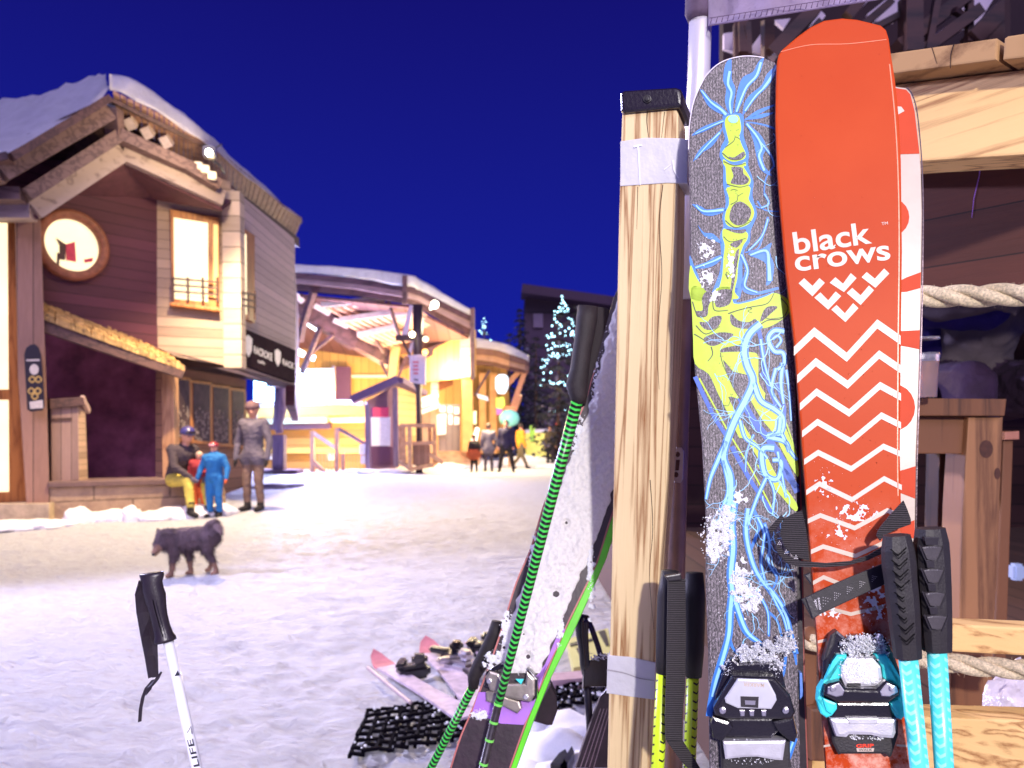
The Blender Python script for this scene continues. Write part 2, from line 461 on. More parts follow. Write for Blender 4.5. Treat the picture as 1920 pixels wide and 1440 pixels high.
def pole_mat(name, ground, ink, pitch, slope, duty, nu=4, arm=0.36, rough=0.35, solid=0.0):
    """v-shaped marks repeating round and along a shaft"""
    m, t, b = base_mat(name)
    tc = t.nodes.new('ShaderNodeTexCoord'); s = t.nodes.new('ShaderNodeSeparateXYZ'); t.links.new(tc.outputs['UV'], s.inputs[0])
    uu = mth(t, 'MULTIPLY', s.outputs[0], nu); fu = mth(t, 'ABSOLUTE', mth(t, 'SUBTRACT', mth(t, 'FRACT', uu), 0.5))
    v = mth(t, 'ADD', mth(t, 'DIVIDE', s.outputs[1], pitch), mth(t, 'MULTIPLY', fu, slope))
    v = mth(t, 'ADD', v, mth(t, 'MULTIPLY', mth(t, 'FLOOR', uu), 0.5))
    a = mth(t, 'LESS_THAN', mth(t, 'FRACT', v), duty)
    k = mth(t, 'MULTIPLY', a, mth(t, 'LESS_THAN', fu, arm))
    t.links.new(mixc(t, k, ground, ink), b.inputs['Base Color'])
    b.inputs['Roughness'].default_value = rough
    o = coords(t); bump(t, b, nz(t, o, 200, 3), 0.08, 0.002)
    return m

# ---------------------------------------------------------------- timber post with cap and tape
PF = ski_frame(1180, 1440, 1.19, 1220, 195, 1.06, None, (1, -0.36, 0))
PINE = wood('pine_post', srgb(232, 208, 160), srgb(138, 88, 42), 'Z', 150, 0.03, 3.0, 0.6, fr=(PF.V, PF.U, PF.N))
post = thing('timber_post', 'square pale pine post with black cap and grey tape, left of the skis', 'post', PF.w(0, -1.0, -0.045)*1.0)
post.location.z = 0; ORG[post].z = 0
b = slab(PF, [(1166, 203), (1268, 203), (1272, 214), (1269, 500), (1262, 700), (1251, 900), (1238, 1060), (1228, 1243), (1218, 1440), (1196, 2080), (1100, 2080), (1138, 1440), (1150, 900), (1160, 400)], -0.085, 0, 0.004)
part(post, 'shaft', b, PINE)
b = bmesh.new()
for q, w0 in (([(1214, 206), (1213, 230), (1217, 262)], 2.4), ([(1243, 346), (1236, 420), (1241, 520), (1232, 640), (1236, 730)], 1.6), ([(1246, 210), (1240, 262)], 1.4), ([(1196, 350), (1194, 430)], 1.2), ([(1219, 900), (1224, 990), (1218, 1080), (1226, 1180)], 1.4)):
    stroke(PF, q, w0, 0.0006, 0.5, b)
part(post, 'crack', b, plain('crack', srgb(40, 20, 10), 0.9))
b = slab(PF, [(1162, 174), (1170, 169), (1266, 163), (1276, 166), (1280, 176), (1280, 198), (1274, 201), (1170, 211), (1163, 207)], -0.09, 0.008, 0.006, seg=3)
cap = part(post, 'cap', b, plain('cap_plastic', srgb(30, 22, 34), 0.3, var=0.2, bscale=250, coat=0.2), True)
cap.data.polygons.foreach_set('use_smooth', [False]*len(cap.data.polygons))
b = bmesh.new()
for r, n in ((8, 0.010), (4.2, 0.0125)):
    slab(PF, [(1213+r*math.cos(a*0.5236), 185+r*math.sin(a*0.5236)) for a in range(12)], 0.006, n, 0.0006, bm=b)
part(cap, 'bolt', b, BLK)
TAPE = plain('grey_tape', srgb(196, 194, 202), 0.5, 0, 0.06, 25, 0.5, 45, bd=0.004)
b = slab(PF, [(1163, 265), (1210, 258), (1277, 259), (1290, 262), (1289, 344), (1250, 343), (1163, 349)], -0.09, 0.0016, 0.001)
tp = part(post, 'tape', b, TAPE)
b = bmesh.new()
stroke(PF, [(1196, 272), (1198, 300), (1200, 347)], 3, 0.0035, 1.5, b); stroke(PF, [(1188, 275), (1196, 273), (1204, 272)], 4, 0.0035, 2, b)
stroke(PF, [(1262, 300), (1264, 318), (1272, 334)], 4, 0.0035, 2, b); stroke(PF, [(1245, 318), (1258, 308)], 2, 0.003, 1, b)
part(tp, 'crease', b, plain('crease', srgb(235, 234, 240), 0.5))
b = slab(PF, [(1139, 1229), (1180, 1232), (1229, 1243), (1226, 1312), (1180, 1306), (1137, 1300)], -0.09, 0.0016, 0.001)
tp = part(post, 'tape', b, TAPE)
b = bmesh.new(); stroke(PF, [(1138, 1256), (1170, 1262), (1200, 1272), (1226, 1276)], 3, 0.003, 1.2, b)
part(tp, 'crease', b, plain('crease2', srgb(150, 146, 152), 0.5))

# ---------------------------------------------------------------- steel upright with latch plate
up = thing('steel_upright', 'brownish steel tube with a latch plate, behind the pine post', 'pole', (P(1270, 900, 1.3).x, 1.3, 0))
b = bmesh.new(); tube(b, [P(1286, 250, 1.32), P(1284, 480, 1.32), P(1274, 800, 1.32), P(1266, 1100, 1.32), Vector((P(1254, 1440, 1.32).x, 1.32, 0))], 0.0165, 20)
part(up, 'tube', b, plain('brown_steel', srgb(150, 122, 112), 0.4, 0.55, 0.25, 12, 0.1), True)
LF = flat(1.30)
lp = part(up, 'latch_plate', slab(LF, [(1265, 845), (1269, 839), (1278, 839), (1283, 846), (1281, 898), (1276, 906), (1266, 905), (1262, 898)], -0.004, 0.003, 0.001), STEEL)
b = bmesh.new()
for cx, cy in ((1271, 852), (1268, 890)):
    slab(LF, [(cx+4.5*math.cos(a*0.785), cy+5.5*math.sin(a*0.785)) for a in range(8)], 0, 0.007, 0.0008, bm=b)
slab(LF, [(1268, 862), (1275, 862), (1273, 882), (1266, 882)], 0, 0.0045, 0.0005, bm=b)
part(lp, 'bolt', b, plain('dark_bolt', srgb(95, 70, 66), 0.35, 0.8))
# knotted rope end
b = bmesh.new(); bmesh.ops.create_icosphere(b, subdivisions=3, radius=0.014)
for v in b.verts:
    v.co = Vector((v.co.x*1.0, v.co.y, v.co.z*1.05))*(1+0.12*noise.noise(v.co*160))+P(1277, 506, 1.29)
ROPEM = plain('hemp_rope', srgb(222, 204, 170), 0.95, 0, 0.35, 260, 1.0, 600, bd=0.003, spec=0.1)
KNOB = (b,)

# ---------------------------------------------------------------- banner pole and banner
bp = thing('banner_pole', 'pale aluminium pole carrying a lavender banner above the black ski', 'pole', (P(1268, 900, 1.27).x, 1.27, 0))
b = bmesh.new(); tube(b, [P(1316, -60, 1.24), P(1310, 150, 1.25), P(1296, 330, 1.26), P(1283, 560, 1.28)], [0.0185, 0.0185, 0.0165, 0.0125], 24)
part(bp, 'tube', b, plain('white_aluminium', srgb(212, 206, 216), 0.4, 0.35, 0.06, 10, 0.05), True)
b = bmesh.new(); tube(b, [P(1316, -60, 1.24), P(1312, -10, 1.24), P(1310, 26, 1.24), P(1310, 38, 1.24)], [0.0235, 0.0235, 0.0225, 0.018], 20)
BANM = plain('banner_cloth', srgb(176, 160, 186), 0.8, 0, 0.12, 30, 0.6, 60, bd=0.004)
BANM2 = plain('banner_sleeve', srgb(84, 66, 88), 0.8, 0, 0.15, 40, 0.6, 80, bd=0.003)
bn = thing('banner', 'lavender fabric banner with stitched hem at the top edge', 'banner', P(1450, 60, 1.2))
BF = vert(1310, 1.225, 1640, 1.08)
b2 = bmesh.new()
N = 34
rows = []
for j in range(9):
    row = []
    for i in range(N+1):
        x = 1328+(1680-1328)*i/N; lower = 49-(x-1328)*0.155; y = -70+(lower+70)*j/8
        row.append(b2.verts.new(BF.pt(x, y, 0.006*math.sin(x*0.03+j*0.35)+0.002*math.sin(x*0.11))))
    rows.append(row)
for a, c in zip(rows, rows[1:]):
    for i in range(N): b2.faces.new((a[i], a[i+1], c[i+1], c[i]))
bmesh.ops.solidify(b2, geom=b2.faces[:], thickness=0.0012)
part(bn, 'cloth', b2, BANM, True)
part(bn, 'sleeve', b, BANM2, True)
b = bmesh.new()
for k in range(30):
    x = 1332+k*10.5; y = 49-(x-1328)*0.155
    stroke(BF, [(x, y-4), (x+3, y-15)], 2.0, 0.0095, 1.2, b, 0)
stroke(BF, [(1330, 34), (1640, -14)], 1.6, 0.0095, 1.6, b, 0); stroke(BF, [(1330, 48), (1640, 0)], 2.2, 0.0098, 2.2, b, 0)
part(bn, 'stitching', b, plain('stitch', srgb(92, 74, 98), 0.9))

# ---------------------------------------------------------------- orange ski pair
OF = ski_frame(1629, 1440, 0.84, 1574, 40, 0.93, lambda v: 0.25*max(0, v-0.78)**2, YU)
oo = [(1454, 219), (1455, 160), (1457, 116), (1460, 102), (1466, 93), (1495, 68), (1520, 50), (1545, 38), (1579, 33.5), (1607, 36), (1632, 42), (1652, 47), (1662, 56), (1667, 72), (1671, 100), (1679, 150), (1686, 219), (1690, 300), (1692, 467), (1690, 643), (1688, 851), (1690, 938), (1696, 1160), (1703, 1300), (1710, 1440), (1712, 1520), (1552, 1520), (1549, 1440), (1533, 1210), (1520, 1035), (1509, 900), (1497, 747), (1489, 643), (1473, 504), (1464, 400), (1457, 310)]
def orange_paint():
    m, t, b = base_mat('orange_topsheet')
    v = coords(t)
    base = ramp(t, nz(t, v, 6, 3), [(0.3, srgb(174, 60, 20)), (0.7, srgb(182, 68, 26))])
    dust = nz(t, v, 45, 8, 0.75)
    s = t.nodes.new('ShaderNodeSeparateXYZ'); t.links.new(v, s.inputs[0])
    zone = ramp(t, mth(t, 'DIVIDE', s.outputs[2], 2.0), [(0.44, (1, 1, 1, 1)), (0.57, (0, 0, 0, 1))])
    k = mth(t, 'MULTIPLY', zone, ramp(t, dust, [(0.42, (0, 0, 0, 1)), (0.6, (0.8, 0.8, 0.8, 1))]))
    t.links.new(mixc(t, k, base, srgb(226, 170, 150)), b.inputs['Base Color'])
    b.inputs['Roughness'].default_value = 0.42; b.inputs['Specular IOR Level'].default_value = 0.08
    bump(t, b, dust, 0.08, 0.002); return m
osk = thing('ski', 'orange ski with white zigzags and black crows lettering, leaning in front', 'ski', (OF.w(0, -0.85, 0).x, OF.w(0, -0.85, 0).y, 0), 'pair of orange and white skis')
def ext(o, fr, dv): # continue an outline down to the snow below the frame
    return o
part(osk, 'topsheet', slab(OF, oo, -0.010, 0, 0.0022, 26), orange_paint())
fro = Frame(OF.w(0, 0, 0), OF.U, OF.V)
b = bmesh.new(); t_ = []
for (u0, u1, v0) in ((-0.048, 0.048, -0.04),):
    vs = [b.verts.new(fro.w(u, v, n)) for n in (-0.0105, -0.0005) for u, v in ((-0.049, -0.047), (0.049, -0.047), (0.056, -0.72), (0.04, -0.82), (-0.04, -0.82), (-0.056, -0.72))]
    b.faces.new(vs[:6]); b.faces.new(vs[6:][::-1])
    for k in range(6): b.faces.new((vs[k], vs[(k+1) % 6], vs[6+(k+1) % 6], vs[6+k]))
    bmesh.ops.recalc_face_normals(b, faces=b.faces)
part(osk, 'tail', b, MC.setdefault('ot', bpy.data.materials['orange_topsheet']))
WHT = plain('ski_white', srgb(192, 174, 158), 0.4, 0, 0.05, 60, 0.03)
z5 = lambda pts: T(1440, 400, 2.88, pts); z6 = lambda pts: T(1440, 880, 2.571, pts)
b = bmesh.new()
for pts, wd in ((z5([(140, 745), (250, 640), (425, 777), (590, 597), (716, 685)]), 17), (z5([(158, 895), (258, 803), (430, 925), (600, 762), (718, 843)]), 15.5),
                (z5([(172, 1045), (262, 965), (438, 1078), (605, 930), (718, 992)]), 14), (z5([(184, 1192), (267, 1127), (446, 1230), (612, 1092), (718, 1145)]), 12.5),
                (z5([(195, 1343), (271, 1292), (449, 1380), (623, 1259), (718, 1300)]), 11), (z6([(184, 112), (248, 70), (405, 146), (560, 45), (645, 88)]), 10),
                (z6([(192, 250), (252, 222), (418, 283), (575, 198), (645, 228)]), 9), (z6([(207, 398), (266, 372), (422, 418), (562, 352), (650, 362)]), 8.5),
                (z6([(217, 548), (268, 520), (335, 547), (430, 575), (560, 520)]), 8), (z6([(225, 700), (285, 668), (400, 698), (560, 660)]), 7), (z6([(240, 832), (300, 818)]), 5.5), (z6([(250, 955), (285, 950)]), 4), (z6([(268, 1335), (300, 1330)]), 4), (z6([(620, 1330), (690, 1335)]), 4)):
    zig(OF, pts, wd, 0.0004, b)
part(osk, 'zigzag', b, WHT)
b = bmesh.new()
for q in ([(165, 378), (195, 350), (240, 392), (278, 350), (307, 375), (240, 448)], [(333, 375), (364, 345), (405, 380), (447, 323), (478, 350), (410, 425)],
          [(505, 345), (533, 317), (577, 353), (627, 298), (655, 325), (580, 402)], [(250, 455), (283, 427), (325, 470), (365, 422), (395, 447), (325, 520)],
          [(425, 430), (455, 403), (500, 443), (545, 390), (572, 415), (500, 495)], [(342, 520), (370, 495), (415, 540), (460, 485), (488, 512), (418, 587)]):
    decal(OF, z5(q), 0.0004, 0, b)
part(osk, 'emblem', b, WHT)
b = bmesh.new()
fit_text(OF, 'black', z5([(145, 218)])[0], z5([(562, 158)])[0], 57, 0.0004, 0.018, up=(-0.13, -1), bm=b)
fit_text(OF, 'crows', z5([(150, 312)])[0], z5([(663, 246)])[0], 55, 0.0005, 0.018, up=(-0.13, -1), bm=b)
fit_text(OF, 'TM', z5([(614, 64)])[0], z5([(648, 60)])[0], 8, 0.0004, 0.0, bm=b)
part(osk, 'lettering', b, WHT)
b = stroke(OF, [(1668, 120), (1678, 219), (1684, 330), (1686, 467), (1684, 643), (1683, 851), (1684, 930)], 2.2, 0.0004, 2.2)
stroke(OF, [(1464, 97), (1520, 84), (1590, 82), (1662, 74)], 1.2, 0.0004, 1.2, b)
part(osk, 'edge_line', b, plain('edge_line', srgb(245, 120, 70), 0.35))
# frost crumbs
b = grains(OF, [(1590, 985, 75, 60, 2), (1660, 1130, 45, 90, 2), (1545, 905, 30, 60, 0.6), (1620, 1120, 60, 40, 1)], 200, None, 0.0003, 0.0007, 0, 0.0003)
patch(OF, [(1600, 960, 50, 26), (1640, 1120, 34, 60), (1570, 1000, 36, 16), (1545, 905, 20, 34), (1560, 1150, 26, 14)], 0.0007, 1.3, 0.16, 0.0002, 5, b)
part(osk, 'frost', b, SNOWC)
b = bmesh.new(); random.seed(31)
for _ in range(80):
    x = random.uniform(1480, 1675); y = random.choice((random.uniform(60, 900), random.uniform(620, 960))); r = random.uniform(.0003, .0008)
    if not (1475+max(0, y-500)*.08 < x < 1680): continue
    c = OF.pt(x, y, 0); t_ = bmesh.new(); bmesh.ops.create_icosphere(t_, subdivisions=1, radius=r, matrix=Matrix.Translation(c)); merge(b, t_)
mD, tD, bD = base_mat('water_drop'); bD.inputs['Transmission Weight'].default_value = 1.0; bD.inputs['Roughness'].default_value = .02; bD.inputs['IOR'].default_value = 1.33
part(osk, 'droplets', b, mD, True)
# toe binding
zo = lambda pts: T(1380, 1180, 5.538, pts)
def circ(cx, cy, r, k=12, ry=None): return [(cx+r*math.cos(2*math.pi*a/k), cy+(ry or r)*math.sin(2*math.pi*a/k)) for a in range(k)]
TEAL = plain('turquoise_plastic', srgb(60, 214, 214), 0.4, 0, 0.08, 40, 0.1, 200)
bd_ = part(osk, 'toe_binding', slab(OF, zo([(1050, 10), (1145, 90), (1200, 60), (1480, 60), (1550, 90), (1640, 250), (1700, 420), (1720, 560), (1500, 600), (1100, 600), (900, 560), (905, 330), (930, 240), (985, 60), (1020, 25)]), 0, 0.014, 0.003), GLO, label='black toe binding with turquoise arms')
b = slab(OF, zo([(985, 60), (1050, 10), (1030, 150), (960, 300), (905, 330), (930, 240)]), 0.004, 0.02, 0.002)
part(bd_, 'side_rail', b, BLK)
b = slab(OF, zo([(1050, 270), (1150, 262), (1155, 290), (1100, 350), (1080, 420), (1090, 500), (1060, 540), (950, 560), (930, 640), (900, 700), (1050, 760), (1055, 830), (1000, 900), (940, 925), (880, 880), (850, 760), (860, 640), (920, 540), (1000, 340)]), 0.004, 0.024, 0.004, seg=3)
part(bd_, 'arm', b, TEAL)
b = slab(OF, zo([(1440, 262), (1560, 262), (1620, 340), (1700, 480), (1780, 600), (1800, 720), (1780, 880), (1720, 945), (1670, 930), (1620, 850), (1590, 760), (1690, 700), (1690, 590), (1620, 545), (1530, 530), (1520, 400), (1480, 330)]), 0.004, 0.024, 0.004, seg=3)
part(bd_, 'arm', b, TEAL)
b = slab(OF, zo([(895, 710), (1050, 765), (1052, 820), (1000, 890), (945, 860), (915, 780)]), 0.02, 0.028, 0.003)
slab(OF, zo([(1600, 770), (1690, 720), (1740, 760), (1740, 860), (1690, 900), (1640, 850)]), 0.02, 0.028, 0.003, bm=b)
part(bd_, 'arm_facet', b, TEAL)
b = slab(OF, zo([(1150, 300), (1430, 300), (1510, 390), (1530, 520), (1480, 600), (1130, 600), (1085, 500), (1085, 400)]), 0.006, 0.027, 0.004)
part(bd_, 'window', b, SILV)
b = slab(OF, zo([(930, 590), (970, 565), (1080, 535), (1140, 610), (1460, 620), (1560, 530), (1685, 590), (1705, 620), (1700, 680), (1590, 765), (1070, 768), (915, 690)]), 0.006, 0.038, 0.004, seg=3)
part(bd_, 'toe_lug', b, GLO)
b = slab(OF, zo([(955, 600), (1070, 555), (1130, 640), (1110, 690), (1040, 705), (945, 670)]), 0.03, 0.0395, 0.001)
slab(OF, zo([(1495, 650), (1570, 556), (1670, 595), (1685, 650), (1600, 700), (1510, 695)]), 0.03, 0.0395, 0.001, bm=b)
part(bd_, 'pivot_housing', b, STEEL)
for cx in (1008, 1625):
    b = slab(OF, zo(circ(cx, 615, 34)), 0.035, 0.042, 0.001); slab(OF, zo(circ(cx, 615, 12, 6)), 0.04, 0.0428, 0.0003, bm=b)
    part(bd_, 'screw', b, STEEL)
b = slab(OF, zo([(1160, 560), (1295, 560), (1295, 588), (1160, 588)]), 0.026, 0.029)
part(bd_, 'indicator', b, BLK)
b = slab(OF, zo([(1050, 760), (1600, 760), (1640, 900), (1640, 940), (970, 940), (985, 900)]), 0.0, 0.022, 0.003)
part(bd_, 'gap_block', b, GLO)
b = slab(OF, zo([(960, 935), (1690, 960), (1690, 1100), (1620, 1325), (1590, 1335), (1550, 1300), (1100, 1300), (1065, 1310), (1000, 1180)]), 0.0, 0.012, 0.003)
part(bd_, 'base_plate', b, BLKM)
b = slab(OF, zo([(975, 925), (1675, 930), (1668, 1080), (1640, 1140), (1500, 1130), (1400, 1105), (1180, 1100), (1150, 1130), (1040, 1120), (1000, 1010)]), 0.006, 0.026, 0.004)
slab(OF, zo([(1150, 922), (1480, 926), (1470, 985), (1180, 985)]), 0.02, 0.0275, 0.001, bm=b)
part(bd_, 'sole_plate', b, SILV)
b = fit_text(OF, 'GRIP', zo([(1248, 1228)])[0], zo([(1432, 1224)])[0], 9, 0.0125, 0.03)
part(bd_, 'lettering', b, plain('red_print', srgb(235, 60, 30), 0.4))
b = slab(OF, zo([(1250, 1234), (1436, 1234), (1428, 1270), (1258, 1270)]), 0.011, 0.0125)
lab = part(bd_, 'plate_label', b, WHT)
part(lab, 'lettering', fit_text(OF, 'WALK', zo([(1275, 1266)])[0], zo([(1415, 1264)])[0], 7, 0.0129, 0.0), BLK)
b = patch(OF, [zo([(1320, 170)])[0]+(40, 19), zo([(1460, 140)])[0]+(22, 14), zo([(1190, 250)])[0]+(22, 9), zo([(1520, 280)])[0]+(14, 14)], 0.011, 1.1, 0.75, 0.014, 2)
grains(OF, [zo([(1330, 170)])[0]+(40, 22, 3), zo([(1450, 130)])[0]+(22, 14, 1), zo([(1180, 260)])[0]+(22, 10, 1), zo([(1500, 290)])[0]+(14, 12, 0.6)], 420, b, 0.0005, 0.0013, 0.014, 0.012)
patch(OF, [zo([(1230, 420)])[0]+(26, 22), zo([(1400, 545)])[0]+(22, 6)], 0.003, 1.1, 0.5, 0.0268, 4, b)
grains(OF, [zo([(1240, 420)])[0]+(26, 22, 2), zo([(1400, 540)])[0]+(20, 6, 0.6)], 260, b, 0.0006, 0.0014, 0.026, 0.002)
grains(OF, [zo([(1250, 1120)])[0]+(14, 5, 1), zo([(1450, 1130)])[0]+(16, 4, 1)], 60, b, 0.0005, 0.0013, 0.012, 0.003)
part(bd_, 'snow', b, SNOWC)

# second ski of that pair: base side out
OB = ski_frame(1640, 1440, 0.885, 1640, 160, 0.965, None, YU)
o2 = thing('ski', 'coral and cream ski base showing behind the right edge of the orange ski', 'ski', (OB.w(0, -0.85, 0).x, OB.w(0, -0.85, 0).y, 0), 'pair of orange and white skis')
ob = [(1560, 175), (1600, 160), (1655, 157), (1685, 163), (1700, 165), (1709, 175), (1717, 207), (1723, 260), (1727, 317), (1729, 400), (1727, 574), (1723, 712), (1718, 851), (1716, 989), (1716, 1100), (1718, 1500), (1570, 1500), (1540, 700), (1520, 300)]
part(o2, 'body', slab(OB, ob, -0.011, 0, 0.001), plain('ski_cream', srgb(172, 156, 140), 0.35, 0, 0.05, 30, 0.03))
CORAL = plain('ski_coral', srgb(188, 70, 42), 0.5, 0, 0.05, 30, 0.03, spec=0.08)
b = decal(OB, [(1575, 176), (1655, 160), (1685, 166), (1699, 168), (1707, 177), (1715, 208), (1721, 260), (1724, 288), (1600, 292)], 0.0004)
part(o2, 'tip_panel', b, CORAL)
b = bmesh.new()
decal(OB, [(1678, 218), (1696, 208), (1690, 200), (1678, 199)], 0.0008, 0, b)
part(o2, 'diamond', b, WHT)
b = bmesh.new()
decal(OB, circ(1672, 407, 33, 20, 35), 0.0004, 0, b)
decal(OB, [(1680, 530), (1700, 520), (1727, 510), (1726, 540), (1700, 547), (1680, 548)], 0.0004, 0, b)
decal(OB, [(1680, 621), (1725, 619), (1724, 655), (1700, 650), (1680, 647)], 0.0004, 0, b)
decal(OB, circ(1678, 764, 38, 20, 43), 0.0004, 0, b)
decal(OB, [(1680, 885), (1717, 874), (1716, 935), (1690, 925), (1680, 925)], 0.0004, 0, b)
decal(OB, [(1690, 985), (1715, 975), (1715, 1010), (1690, 1005)], 0.0004, 0, b)
part(o2, 'pattern', b, CORAL)
b = stroke(OB, [(1700, 164), (1710, 176), (1719, 207), (1725, 260), (1729, 317), (1731, 400), (1729, 574), (1725, 712), (1720, 851), (1718, 989)], 2.4, 0.0006, 2.4)
part(o2, 'steel_edge', b, plain('dark_edge', srgb(50, 40, 45), 0.3, 0.8))
OBt = Frame(OB.w(0, 0, 0), OB.U, OB.V)
b = bmesh.new(); vs = [b.verts.new(OBt.w(u, v, n)) for n in (-0.0105, -0.0005) for u, v in ((-0.046, -0.035), (0.046, -0.035), (0.052, -0.72), (0.04, -0.83), (-0.04, -0.83), (-0.052, -0.72))]
b.faces.new(vs[:6]); b.faces.new(vs[6:][::-1])
for k in range(6): b.faces.new((vs[k], vs[(k+1) % 6], vs[6+(k+1) % 6], vs[6+k]))
bmesh.ops.recalc_face_normals(b, faces=b.faces)
part(o2, 'tail', b, CORAL)

# ---------------------------------------------------------------- black ski with skeleton hand
KF = ski_frame(1413, 1440, 0.895, 1378, 105, 0.985, lambda v: 0.25*max(0, v-0.72)**2, YU)
def speckle():
    m, t, b = base_mat('speckled_topsheet')
    v = coords(t, (1, 1, 0.4)); f = nz(t, v, 760, 3, 0.85)
    v2 = coords(t); wv = t.nodes.new('ShaderNodeTexWave'); wv.inputs['Scale'].default_value = 90; t.links.new(v2, wv.inputs[0])
    t.links.new(ramp(t, mth(t, 'ADD', f, mth(t, 'MULTIPLY', wv.outputs['Fac'], 0.06)), [(0.42, srgb(16, 13, 17)), (0.56, srgb(92, 84, 90)), (0.7, srgb(160, 150, 156))]), b.inputs['Base Color'])
    b.inputs['Roughness'].default_value = 0.5; bump(t, b, f, 0.3, 0.0006); return m
ks = thing('ski', 'black speckled ski with a yellow skeleton hand and blue lightning', 'ski', (KF.w(0, -0.9, 0).x, KF.w(0, -0.9, 0).y, 0), 'pair of black skis')
ko = [(1297, 560), (1294, 480), (1293, 380), (1291, 280), (1293, 233), (1300, 193), (1310, 167), (1323, 143), (1340, 125), (1360, 113), (1387, 106), (1410, 105), (1433, 108), (1452, 116), (1464, 128), (1474, 165), (1480, 250), (1484, 400), (1488, 604), (1494, 828), (1495, 1060), (1497, 1260), (1501, 1440), (1502, 1500), (1331, 1500), (1330, 1440), (1328, 1227), (1323, 1093), (1324, 987), (1316, 828), (1303, 693)]
part(ks, 'topsheet', slab(KF, ko, -0.010, 0, 0.0018, 26), speckle())
b = stroke(KF, ko[3:13], 1.8, 0.0003, 1.8); part(ks, 'rim', b, plain('rim', srgb(215, 208, 220), 0.35))
b = bmesh.new(); fr0 = Frame(KF.w(0, 0, 0), KF.U, KF.V)
vs = [b.verts.new(fr0.w(u, v, n)) for n in (-0.0105, -0.0005) for u, v in ((-0.054, -0.035), (0.057, -0.035), (0.06, -0.75), (0.04, -0.86), (-0.04, -0.86), (-0.058, -0.75))]
b.faces.new(vs[:6]); b.faces.new(vs[6:][::-1])
for k in range(6): b.faces.new((vs[k], vs[(k+1) % 6], vs[6+(k+1) % 6], vs[6+k]))
bmesh.ops.recalc_face_normals(b, faces=b.faces)
part(ks, 'tail', b, bpy.data.materials['speckled_topsheet'])
za = lambda pts: T(1260, 80, 3.0, pts); zb = lambda pts: T(1260, 540, 3.13, pts); z3 = lambda pts: T(1120, 960, 3.0, pts)
YEL = plain('acid_yellow', srgb(172, 206, 14), 0.45, 0, 0.06, 60, 0.05)
BLU = plain('bolt_blue', srgb(44, 118, 206), 0.45, 0, 0.08, 60, 0.05)
LBL = plain('bolt_light', srgb(140, 200, 240), 0.45, 0, 0.05, 60, 0.05)
DBL = plain('bolt_deep', srgb(34, 84, 180), 0.45, 0, 0.1, 60, 0.05)
INK = plain('ink', srgb(66, 66, 40), 0.5, 0, 0.1, 60, 0.05)
GRY = bpy.data.materials['speckled_topsheet']
def lay(polys, n, bm=None):
    bm = bm or bmesh.new()
    for q in polys: decal(KF, [p[:2] for p in smooth_pts(q, 3, True)], n, 3, bm)
    return bm
# halo and flames
flames = [za(q) for q in ([(320, 95), (335, 100), (335, 200), (357, 260), (345, 340), (342, 402), (322, 402), (298, 330), (305, 260), (288, 210), (298, 130)],
    [(517, 85), (497, 150), (470, 205), (432, 235), (412, 290), (388, 350), (352, 405), (358, 340), (368, 270), (398, 195), (455, 165), (485, 110)],
    [(596, 125), (560, 190), (515, 262), (465, 322), (430, 365), (398, 408), (408, 340), (440, 292), (505, 238), (535, 175)],
    [(156, 258), (200, 308), (252, 338), (292, 375), (315, 412), (268, 398), (213, 364), (183, 322)],
    [(110, 523), (165, 478), (240, 448), (300, 428), (255, 462), (180, 500)], [(118, 670), (150, 608), (198, 558), (250, 518), (285, 478), (258, 540), (216, 590), (160, 624)],
    [(405, 432), (480, 405), (575, 392), (500, 425)], [(405, 440), (480, 380), (590, 345), (500, 395)], [(405, 445), (480, 450), (560, 470), (600, 500), (520, 468)],
    [(412, 450), (462, 485), (505, 528), (530, 590), (510, 640), (525, 700), (565, 750), (498, 714), (472, 622), (460, 560), (438, 500)],
    [(113, 908), (165, 922), (200, 940), (290, 928), (302, 946), (230, 973), (178, 967), (148, 942)],
    [(145, 1025), (180, 1068), (232, 1075), (282, 1130), (240, 1114), (182, 1088)], [(118, 1262), (190, 1236), (240, 1206), (288, 1196), (252, 1243), (182, 1270)],
    [(428, 1190), (500, 1165), (560, 1125), (548, 1180), (574, 1250), (562, 1340), (528, 1364), (543, 1290), (515, 1230)],
    [(100, 1195), (130, 1270), (155, 1330), (140, 1340), (104, 1260)])]
halo = za([(288, 440), (288, 408), (345, 396), (402, 410), (402, 520), (432, 620), (428, 690), (458, 780), (452, 860), (478, 960), (462, 1012), (442, 1060), (437, 1120), (397, 1200), (382, 1440), (226, 1440), (266, 1300), (278, 1200), (270, 1090), (290, 1030), (283, 980), (303, 900), (288, 800), (288, 690), (268, 640), (278, 580), (298, 540), (283, 480)])
b = lay(flames+[halo], 0.0003)
